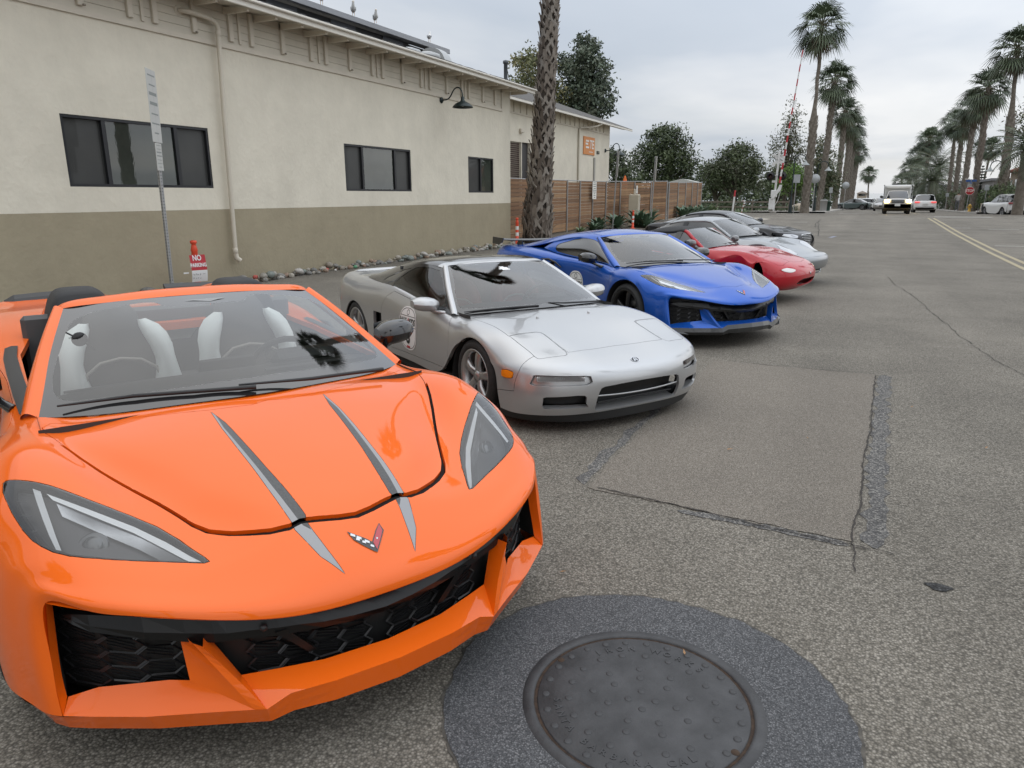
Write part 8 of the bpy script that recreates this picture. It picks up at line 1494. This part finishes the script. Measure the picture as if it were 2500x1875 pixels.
def stop_sign():
 y = 75.; t = thing('stop_sign', 'red octagonal STOP sign with blue street name plates', 'stop sign', (7.88, y, gz(y) + .1)); m = MB(); m.tube([(-.06, 0, -.1), (0, 0, 2.75)], .032, 8); m.build('post', mat('galvanised post', (.36, .36, .36), .5, .5), t); R_ = .36; rd = mat('stop red', (.45, .02, .03), .45); wh = mat('sign white', (.78, .75, .70), .6); cz = 1.78
 o8 = lambda r, yy: [(r * cos(pi / 8 + i * pi / 4), yy, cz + r * sin(pi / 8 + i * pi / 4)) for i in range(8)]
 m = MB(); m.prism(o8(R_, -.06), (0, .012, 0)); p = m.build('plate', wh, t); m = MB(); m.add(o8(R_ * .93, -.0625), [tuple(range(8))]); m.build('face', rd, p); add_text('lettering', 'STOP', Matrix.Translation((0, -.066, cz)) @ Matrix.Rotation(radians(90), 4, 'X'), .30, wh, p, .001, .007, .86)
 for dz, ww, an in ((2.62, .8, 0), (2.45, .5, 1.2)): m = MB(); m.bbox((0, 0, dz), (ww, .02, .16), .005, Matrix.Rotation(an, 3, 'Z')); m.build('street_name_plate', mat('plate blue', (.03, .10, .32), .45), t)
 m = MB(); m.bbox((-.3, -.02, 2.76), (.35, .02, .06), .005); m.build('top_plate', wh, t)
stop_sign()
def hook_lamp(label, x, y, h, s):
 dg = mat('lamp dark green', (.012, .022, .022), .4, .2); t = thing('street_lamp', label, 'street lamp', (x, y, gz(y) + .1)); m = MB(); m.lathe([(.15, -.1), (.13, .5), (.09, .9), (.05, 1.2), (.045, h)], 12); m.build('pole', dg, t); p = [(0, 0, h - .05), (0, 0, h + .3), (.12 * s, 0, h + .62), (.42 * s, 0, h + .75), (.72 * s, 0, h + .60), (.8 * s, 0, h + .32)]; m = MB(); m.tube([tuple(q) for q in spl(np.array(p), 3)], .035, 7); m.build('arm', dg, t); m = MB(); m.lathe([(.03, .32), (.08, .22), (.12, .14), (.30, 0), (.31, -.03), (.28, -.01)], 18, 'z', (.8 * s, 0, h)); m.build('shade', mat('lamp shade grey', (.30, .32, .32), .4, .3), t)
hook_lamp('dark hooked street lamp left of the first far palm', -5.35, 61., 3.5, 1); hook_lamp('dark hooked street lamp right of the first far palm', -4.0, 67, 3.3, 1); hook_lamp('hooked street lamp in front of the hedge', 9.0, 67.5, 3.1, -1); hook_lamp('street lamp with pale shade before the balcony', 10.6, 63, 2.75, -1)
def striped_post():
 y = 58.; t = thing('marker_post', 'red topped white marker post behind the black coupe', 'post', (-9.18, y, gz(y))); m = MB(); m.tube([(-.05, 0, 0), (.03, 0, 1.25)], .065, 8); m.build('lower_post', mat('signal white', (.66, .66, .65), .5), t); m = MB(); m.tube([(.03, 0, 1.25), (.055, 0, 1.72)], .066, 8); m.build('red_cap', mat('gate red', (.42, .03, .04), .5), t)
 t = thing('vent_pipe', 'short candy striped bent pipe beside the marker post', 'pipe', (-8.45, y, gz(y)))
 p = [Vector(q) for q in spl(np.array([(-.1, 0, 0), (-.02, 0, .5), (.05, 0, .82), (-.02, 0, .95), (-.14, 0, .92)]), 3)]
 for i in range(len(p) - 1): m = MB(); m.tube([p[i], p[i + 1]], .045, 8); m.build('stripe', mat('signal white', (.66, .66, .65), .5) if i % 2 else mat('pipe tan', (.30, .16, .10), .6), t)
striped_post()
def rail_fence():
 t = thing('rail_fence', 'weathered wooden rail fence at the park edge', 'fence', (-16.5, 67, gz(67))); w = mat('weathered wood', (.16, .135, .11), .9, var=.2, vscale=4)
 for i in range(8): m = MB(); m.bbox((i * 1.5, 0, .5), (.12, .12, 1.1), .01); m.build('post', w, t)
 for z in (.45, .88):
  for i in range(7): m = MB(); m.bbox((i * 1.5 + .75, -.08, z), (1.5, .04, .12), .006); m.build('rail', w, t)
rail_fence()
def shed_roof():
 t = thing('portable_shed', 'grey pitched plastic shed roof behind the gate section', 'shed', (-13.1, 58.5, gz(58.5))); g = mat('shed grey green', (.33, .34, .30), .7); m = MB(); m.box(-1.0, 1.0, -1, 1, 0, 2.25); m.build('walls', g, t); m = MB(); m.prism([(-1.15, -1.1, 2.22), (1.15, -1.1, 2.22), (1.05, -1.1, 2.36), (0.1, -1.1, 2.58), (-.1, -1.1, 2.58), (-1.05, -1.1, 2.36)], (0, 2.2, 0)); m.build('roof', mat('shed roof pale', (.42, .43, .40), .6), t)
 t = thing('patio_umbrella', 'folded orange patio umbrella behind the fence', 'umbrella', (-15.5, 50.5, gz(50.5))); m = MB(); m.tube([(0, 0, 0), (0, 0, 2.7)], .025, 6); m.build('pole', mat('weathered wood', (.16, .135, .11), .9), t); m = MB(); m.lathe([(.03, 2.74), (.08, 2.62), (.15, 2.35), (.20, 2.05), (.12, 1.7)], 9, smooth=False); m.build('canopy', mat('umbrella orange', (.62, .14, .03), .8), t)
shed_roof()
def boulder():
 t = thing('boulder', 'pale round boulder on the lawn behind the signal', 'rock', (-5.6, 70, gz(70))); b = bmesh.new(); bmesh.ops.create_icosphere(b, subdivisions=3, radius=.5)
 for v in b.verts: v.co = Vector((v.co.x * 1.3, v.co.y, max(-.1, v.co.z * .9 + .3))) * (1 + .08 * sin(v.co.x * 7) + .06 * sin(v.co.y * 9))
 me = bpy.data.meshes.new('rock'); b.to_mesh(me); me.polygons.foreach_set('use_smooth', [True] * len(me.polygons)); obj('rock', me, t, mat('boulder tan', (.36, .31, .24), .9, var=.2, vscale=3))
boulder()
def bin_(x, y, label, c, h=1.0):
 t = thing('litter_bin', label, 'bin', (x, y, gz(y) + .13)); m = MB(); m.lathe([(.28, 0), (.30, h * .85), (.33, h * .86), (.33, h * .95), (.2, h), (0, h)], 16); m.build('body', mat('bin ' + label[:8], c, .6), t); m = MB(); m.lathe([(.22, h), (.22, h + .02), (0, h + .03)], 16); m.build('lid', mat('signal black', (.012, .012, .013), .5), t)
bin_(-3.55, 72.5, 'grey litter bin right of the second far palm', (.30, .30, .29)); bin_(-3.3, 73.2, 'dark green litter bin beside the grey one', (.02, .05, .035), .9)
def hydrant():
 y = 74.; t = thing('fire_hydrant', 'yellow fire hydrant beside the stop sign', 'hydrant', (7.95, y, gz(y) + .13)); m = MB(); m.lathe([(.14, 0), (.14, .05), (.10, .06), (.10, .45), (.13, .47), (.13, .5), (.09, .58), (.03, .64), (0, .66)], 14); m.build('barrel', mat('hydrant yellow', (.55, .33, .05), .5), t)
 for s in (1, -1): m = MB(); m.tube([(s * .08, 0, .36), (s * .19, 0, .36)], .05, 8); m.build('nozzle', mat('hydrant yellow', (.55, .33, .05), .5), t)
hydrant()
# far vehicles
def lamp_m(n, c, e): return mat(n, c, .3, emit=c, es=e)
dkg = mat('side glass tinted', (.006, .007, .008), .02, coat=1., spec=.8); gwin = mat('far windscreen', (.02, .022, .025), .03, coat=1.); rubb = mat('satin black plastic', (.014, .014, .015), .45); chrome_ = mat('bright chrome', (.6, .61, .62), .12, 1.)
PLATE = mat('licence plate', (.62, .62, .60), .5)
def suv_spec(w=.93, red=0.):
 return dict(nose=[(.30, .80, .30, w * .92), (.50, .88, .34, w * .98), (.75, .88, .36, w * .98), (.92, .80, .34, w * .96), (1.0, .66, .3, w * .93)],
  st=[(.30, 1.06, 1.03, w, .5), (0, 1.10, 1.06, w, .72), (-.35, 1.14, 1.06, w, .45), (-.8, 1.08, 1.06, w, .26), (-1.5, 1.08, 1.06, w, .26), (-2.2, 1.10, 1.07, w, .34), (-2.75, 1.12, 1.08, w, .72), (-3.1, 1.12, 1.08, w * .99, .5), (-3.4, 1.12, 1.07, w * .97, .4)],
  tail=[(1.0, -3.56, .16, w * .95), (.75, -3.64, .16, w * .97), (.50, -3.66, .16, w * .97), (.32, -3.58, .16, w * .94)], axles=(0, -2.78, .36), wheel=(.22, 5, mat('alloy grey', (.25, .25, .26), .35, .7)),
  gh=dict(ws=((-.40, 1.16), (-.55, .76, 1.10), (-1.10, 1.58), (-1.15, .60, 1.55)), roof=[(-1.6, 1.65, .66), (-2.4, 1.65, .66), (-3.05, 1.60, .64)], rear=((-3.48, 1.12), (-3.42, .72, 1.10)), belt=(1.08, 1.10), bpil=[-1.6, -2.4], glass=gwin))
def sedan_spec(w=.90):
 return dict(nose=[(.25, .78, .30, w * .9), (.42, .88, .36, w * .97), (.58, .88, .38, w * .97), (.70, .80, .36, w * .95), (.76, .64, .3, w * .92)],
  st=[(.30, .83, .80, w, .42), (0, .90, .86, w, .66), (-.35, .95, .89, w, .42), (-.9, .92, .90, w, .22), (-1.6, .93, .91, w, .22), (-2.3, .96, .93, w, .3), (-2.8, .98, .95, w, .66), (-3.15, .98, .95, w * .98, .42)],
  tail=[(.9, -3.6, .2, w * .94), (.65, -3.72, .2, w * .95), (.35, -3.66, .2, w * .92)], axles=(0, -2.83, .34), wheel=(.22, 5, mat('alloy grey', (.25, .25, .26), .35, .7)),
  gh=dict(ws=((-.42, .97), (-.6, .72, .93), (-1.2, 1.38), (-1.25, .56, 1.35)), roof=[(-1.6, 1.44, .60), (-2.1, 1.42, .60), (-2.5, 1.34, .58)], rear=((-3.2, 1.0), (-3.0, .62, .97)), belt=(.92, .97), bpil=[-1.7], glass=gwin))
GF = 'cars farther along the street'
WP = paint('white paint', (.70, .70, .69), 0, .3); TAILR = lamp_m('tail lamp lit', (.85, .10, .10), .8); TAIL = mat('tail lamp red', (.28, .015, .02), .25, coat=1.)
s_ = suv_spec(); s_['lamps'] = [('tail_lamp', (-3.60, .66, .95), (.12, .42, .13), TAILR, .03), ('bumper_trim', (-3.62, .001, .42), (.12, 1.5, .14), rubb, .03), ('licence_plate', (-3.672, 0, .78), (.02, .42, .14), PLATE, .004), ('silver_skid', (-3.63, 0, .60), (.10, 1.3, .03), chrome_, .01)]
gen_car('white_suv', 'white SUV driving away with red tail lights', (4.75, 80.2, 90), WP, s_, GF, False)
s_ = suv_spec(.96); s_['lamps'] = [('tail_lamp', (-3.56, .74, 1.0), (.2, .34, .14), TAIL, .03), ('bumper_trim', (-3.60, 0, .42), (.14, 1.6, .20), rubb, .03)]
s_['lamps'][1] = ('bumper_trim', (-3.58, .001, .42), (.2, 1.6, .2), rubb, .03)
gen_car('white_suv', 'white SUV parked at the right edge, seen from behind', (8.95, 66.2, 106), WP, s_, GF, False, z0=.34)
GP = paint('slate green paint', (.10, .125, .125), .3, .35); gen_car('grey_sedan', 'grey green sedan parked nose left at the left kerb', (-3.15, 108.5, 168), GP, sedan_spec(), GF, False, z0=.25)
s_ = suv_spec(.9); gen_car('white_van', 'white car parked behind the grey green sedan', (-2.2, 116, 165), WP, s_, GF, False, z0=.1); gen_car('dark_car', 'dark car parked beyond the white one at the left kerb', (-2.3, 125, 165), paint('dark blue paint', (.02, .025, .03)), suv_spec(.92), GF, False, z0=.1); gen_car('dark_car', 'second dark car farther along the left kerb', (-2.0, 135, 165), paint('charcoal paint', (.03, .03, .032)), suv_spec(.9), GF, False, z0=0); gen_car('white_car', 'small white car near the lifeguard tower', (-2.2, 160, 165), WP, sedan_spec(), GF, False)
s_ = sedan_spec(); s_['lamps'] = [('headlight', (.70, .62, .66), (.2, .34, .12), mat('lamp chrome white', (.40, .41, .43), .15, .5, coat=1.), .03), ('grille', (.88, 0, .56), (.04, .7, .14), rubb, .02)]
gen_car('silver_sedan', 'silver sedan following behind the white truck', (1.55, 92, -90), paint('champagne paint', (.32, .30, .28), .5, .35), s_, GF, False); gen_car('dark_car', 'dark car parked under the far right palms', (5.6, 112, -90), paint('charcoal paint', (.03, .03, .032)), sedan_spec(), GF, False)
# pickup with camper shell, lamps on
w = .92; tr = dict(nose=[(.42, .74, .12, w * .95), (.58, .82, .16, w), (.80, .82, .18, w), (.98, .80, .20, w * .97), (1.06, .70, .2, w * .94)],
 st=[(.35, 1.10, 1.07, w, .55), (0, 1.13, 1.10, w, .80), (-.4, 1.15, 1.10, w, .50), (-.9, 1.12, 1.09, w, .36), (-1.8, 1.12, 1.09, w, .36), (-2.4, 1.12, 1.10, w, .5), (-3.1, 1.12, 1.10, w, .80), (-3.6, 1.12, 1.10, w, .55), (-4.2, 1.12, 1.10, w, .45)], tail=[(1.0, -4.36, .08, w), (.5, -4.38, .08, w)], axles=(0, -3.2, .38), wheel=(.25, 6, mat('wheel steel black', (.02, .02, .02), .5)),
 gh=dict(ws=((-.45, 1.17), (-.58, .74, 1.12), (-1.0, 1.66), (-1.05, .60, 1.63)), roof=[(-1.4, 1.72, .64), (-2.0, 1.70, .64)], rear=((-2.3, 1.14), (-2.3, .74, 1.12)), belt=(1.10, 1.12), bpil=[-1.7], glass=gwin))
HL = mat('headlight lit', (1, .72, .25), .3, emit=(1., .70, .22), es=22.)
tr['lamps'] = [('headlight', (.76, .70, .93), (.14, .34, .22), HL, .05), ('front_bumper', (.80, .001, .58), (.16, 1.78, .30), mat('bumper black', (.02, .018, .016), .6), .04), ('grille', (.84, 0, .92), (.05, .86, .26), rubb, .03), ('licence_plate', (.89, 0, .66), (.01, .36, .17), PLATE, .004)]
r, _ = gen_car('pickup_truck', 'white pickup truck with camper shell and yellow headlights on', (2.0, 61.6, -90), paint('truck white paint', (.62, .60, .56), 0, .35), tr, GF, False)
for z in (.86, .93, 1.0): m = MB(); m.bbox((.872, 0, z), (.01, .80, .018), .003); m.build('grille_bar', chrome_, r)
m = MB(); m.bbox((-3.05, 0, 1.62), (2.5, 1.78, 1.0), .10); m.build('camper_shell', mat('camper white', (.66, .66, .64), .5), r); m = MB(); m.bbox((-1.75, 0, 1.98), (.5, 1.74, .26), .08); m.build('camper_overhang', mat('camper white', (.66, .66, .64), .5), r); m = MB(); m.bbox((-3.0, -.2, 2.17), (.5, .45, .06), .02); m.build('roof_hatch', rubb, r)
for sg in (1, -1): m = MB(); m.tube([(-1.55, sg * .92, 1.15), (-1.6, sg * .94, 2.1)], .025, 5); m.tube([(-1.6, sg * .94, 2.1), (-4.1, sg * .94, 2.1)], .025, 5); m.build('rack_bar', rubb, r)
mirrors(r, (-.72, .88, 1.12), (-.78, 1.08, 1.22), (.16, .22, .2), rubb)
def house(name, label, x, y, wx, wy, h, roof, wall_c, tiles=False, zb=None):
 t = thing(name, label, 'building', (x, y, gz(y) if zb is None else zb)); wm = mat('house wall %s' % name + str(wall_c[0]), wall_c, .85, var=.05, vscale=2); m = MB(); m.box(0, wx, 0, wy, 0, h); m.build('wall', wm, t); rmt = mat('roof tile red', (.26, .08, .055), .8, var=.2, vscale=6) if tiles else mat('roof flat grey', (.20, .20, .21), .8); m = MB()
 if roof == 'hip':
  o = .45; m.add([(-o, -o, h), (wx + o, -o, h), (wx + o, wy + o, h), (-o, wy + o, h), (wx * .35, wy / 2, h + 1.3), (wx * .65, wy / 2, h + 1.3)], [(0, 1, 5, 4), (1, 2, 5), (2, 3, 4, 5), (3, 0, 4), (3, 2, 1, 0)])
 else: m.box(-.25, wx + .25, -.25, wy + .25, h, h + .22)
 ro = m.build('roof', rmt, t)
 if roof == 'hip' and tiles:
  q = MB()
  for i in range(int((wy + .9) / .28)): yy = -.45 + i * .28; q.tube([(-.45, yy, h + .02), (wx * .33, wy / 2 + (yy - wy / 2) * .12, h + 1.30)], [.09, .06], 6)
  for i in range(int((wx + .9) / .28)): xx = -.45 + i * .28; q.tube([(xx, -.45, h + .02), (wx * .35 + (wx * .3) * min(1, max(0, (xx) / wx)), wy / 2 - .1, h + 1.30)], [.09, .06], 6)
  o_ = q.build('roof_tiles', rmt, ro); o_['kind'] = 'stuff'
 for side in ('w', 's'):
  for k in range(3):
   for zz in ([.9] if h < 3.2 else [.9, h - 1.6]):
    m = MB(); f = MB()
    if side == 'w': yc = wy * (k + .5) / 3; m.box(-.02, .02, yc - .4, yc + .4, zz, zz + 1.0); f.box(-.04, .0, yc - .48, yc + .48, zz - .08, zz)
    else: xc = wx * (k + .5) / 3; m.box(xc - .4, xc + .4, -.02, .02, zz, zz + 1.0); f.box(xc - .48, xc + .48, -.04, 0, zz - .08, zz)
    o_ = m.build('window', mat('far window', (.03, .035, .04), .08, coat=.5), t); f.build('sill', mat('cream trim', (.60, .55, .46), .7), o_)
 return t
t = house('spanish_house', 'stucco house with red tile roof and wooden balcony at right edge', 10.6, 68.5, 8, 6, 3.25, 'hip', (.42, .35, .27), True); bw = mat('balcony wood', (.24, .15, .085), .8, var=.2, vscale=4)
m = MB(); m.box(-1.0, 0, .2, 4.6, 1.75, 1.92); m.build('balcony_floor', bw, t); m = MB(); m.box(-1.02, -.95, .2, 4.6, 2.62, 2.72); m.build('balcony_rail', bw, t)
for i in range(26): m = MB(); m.box(-1.0, -.97, .22 + i * .17, .32 + i * .17, 1.92, 2.62); m.build('baluster', bw, t)
for yy in (.3, 2.3, 4.4): m = MB(); m.box(-1.02, -.86, yy, yy + .16, 0, 3.3); m.build('balcony_post', mat('post dark wood', (.10, .06, .04), .8), t)
house('beach_house', 'pale flat roofed house beyond the right palms', 10.2, 100, 9, 8, 3.3, 'flat', (.42, .42, .42)); house('beach_house', 'grey house with sloping roof behind the hedge', 10.4, 82, 8, 8, 2.9, 'flat', (.26, .25, .24)); house('beach_house', 'low white building far right of the truck', 9.6, 130, 10, 10, 3.4, 'flat', (.5, .5, .49))
def lifeguard():
 y = 232; t = thing('lifeguard_tower', 'small wooden lifeguard tower at the end of the street', 'tower', (-1.6, y, gz(y))); wd = mat('tower wood', (.25, .19, .13), .8)
 for sx in (-1, 1):
  for sy in (-1, 1): m = MB(); m.tube([(sx * 1.1, sy * 1.1, 0), (sx * .95, sy * .95, 3.1)], .10, 6); m.build('leg', wd, t)
 m = MB(); m.box(-1.25, 1.25, -1.25, 1.25, 3.0, 4.3); m.build('cabin', mat('tower cabin', (.33, .28, .22), .8), t); m = MB(); m.box(-.9, .9, -1.28, -1.24, 3.6, 4.15); m.build('window', dkg, t); m = MB(); m.add([(-1.6, -1.6, 4.3), (1.6, -1.6, 4.3), (1.6, 1.6, 4.3), (-1.6, 1.6, 4.3), (0, 0, 5.0)], [(0, 1, 4), (1, 2, 4), (2, 3, 4), (3, 0, 4), (3, 2, 1, 0)]); m.build('roof', mat('tower roof', (.20, .17, .14), .85), t)
lifeguard()
def person(name, label, x, y, zb, rz, shirt, trousers, seated=False):
 """one continuous skinned body; clothes by height"""
 t = thing(name, label, 'person', (x, y, zb), rz); k = .0 if not seated else -.40
 J = [((0, 0, .95), .13), ((0, 0, 1.15), .12), ((0, 0, 1.38), .14), ((0, 0, 1.48), .055), ((.02, 0, 1.60), .095), ((.02, 0, 1.72), .07), ((0, .19, 1.40), .06), ((.03, .25, 1.12), .045), ((.15, .20, .95), .035), ((.20, .19, .90), .03), ((0, -.19, 1.40), .06), ((.03, -.25, 1.12), .045), ((.15, -.20, .95), .035), ((.20, -.19, .90), .03)]
 legs = [((0, .10, .88), .09), ((.04, .10, .50), .065), ((0, .10, .09), .045), ((.14, .11, .04), .04)] if not seated else [((.05, .10, .90), .09), ((.42, .11, .88), .07), ((.45, .11, .48), .05), ((.58, .11, .44), .04)]
 V_ = [Vector(p) for p, r in J] + [Vector(p) for p, r in legs] + [Vector((p[0], -p[1], p[2])) for p, r in legs]; rad = [r for p, r in J] + [r for p, r in legs] * 2; E_ = [(0, 1), (1, 2), (2, 3), (3, 4), (4, 5), (2, 6), (6, 7), (7, 8), (8, 9), (2, 10), (10, 11), (11, 12), (12, 13), (0, 14), (14, 15), (15, 16), (16, 17), (0, 18), (18, 19), (19, 20), (20, 21)]
 me = bpy.data.meshes.new('body'); me.from_pydata([v + Vector((0, 0, k)) for v in V_], E_, []); o = bpy.data.objects.new('body', me); C.objects.link(o); sm_ = o.modifiers.new('s', 'SKIN'); o.modifiers.new('u', 'SUBSURF').levels = 1
 for i, r in enumerate(rad): me.skin_vertices[0].data[i].radius = (r, r)
 me.skin_vertices[0].data[0].use_root = True; dg = bpy.context.evaluated_depsgraph_get(); m2 = bpy.data.meshes.new_from_object(o.evaluated_get(dg)); bpy.data.objects.remove(o)
 m2.materials.clear()
 for c in (mat('skin tone', (.36, .22, .15), .6), shirt, trousers, mat('hair dark', (.02, .015, .012), .7)): m2.materials.append(c)
 for p in m2.polygons:
  z = p.center.z - k; p.use_smooth = True; p.material_index = 3 if (z > 1.66 or (z > 1.55 and p.center.x < -.02)) else 0 if z > 1.45 else (0 if (abs(p.center.y) > .15 and z < 1.0 and z > .86 and p.center.x > .12) else 1 if z > .98 else 2)
 obj('body', m2, t); return t
person('person', 'person in black sitting by the hedge', 8.75, 69.6, gz(69.6) + .13, 2.6, mat('cloth black', (.012, .012, .013), .9), mat('cloth black', (.012, .012, .013), .9), True); person('person', 'person in pale clothing standing behind the stop sign', 7.75, 82, gz(82) + .13, 1.6, mat('cloth pale', (.35, .34, .33), .9), mat('cloth grey', (.10, .10, .11), .9))
for i, (x, y, lb) in enumerate(((8.35, 69.4, 'left of the low pale pillars by the hedge'), (8.62, 69.2, 'low pale pillar beside the seated person'), (8.95, 69.3, 'right of the low pale pillars by the hedge'))): t = thing('low_pillar', lb, 'pillar', (x, y, gz(y) + .13), 0, 'low pillars by the hedge'); m = MB(); m.bbox((0, 0, .3), (.3, .3, .6), .02); m.build('shaft', mat('pillar tan', (.42, .36, .28), .85), t); m = MB(); m.bbox((0, 0, .63), (.36, .36, .08), .02); m.build('cap', mat('pillar tan', (.42, .36, .28), .85), t)
# ------------------------------------------------------------------ the row of parked sports cars
OP = paint('orange paint', (.80, .125, .004), 0, .5); BP = paint('blue paint', (.008, .085, .42), .5, .36); WB = mat('wheel black', (.015, .015, .016), .3, .3)
r1, sk1, on1, dr1 = build_c8('convertible', 'orange open sports car with grey hood stripes, nearest the camera', (-2.0806, 2.0752, -27.903), OP, True, WB); c8_open_rear(r1, OP)
r2, sk2, on2, dr2 = build_c8('sports_car', 'blue coupe with black rear wing and black wheels', (-1.9090, 9.0400, -35.059), BP, False, WB); c8_coupe_top(r2, BP)
build_nsx((-2.1924, 5.5292, -32.172))
small_cars()
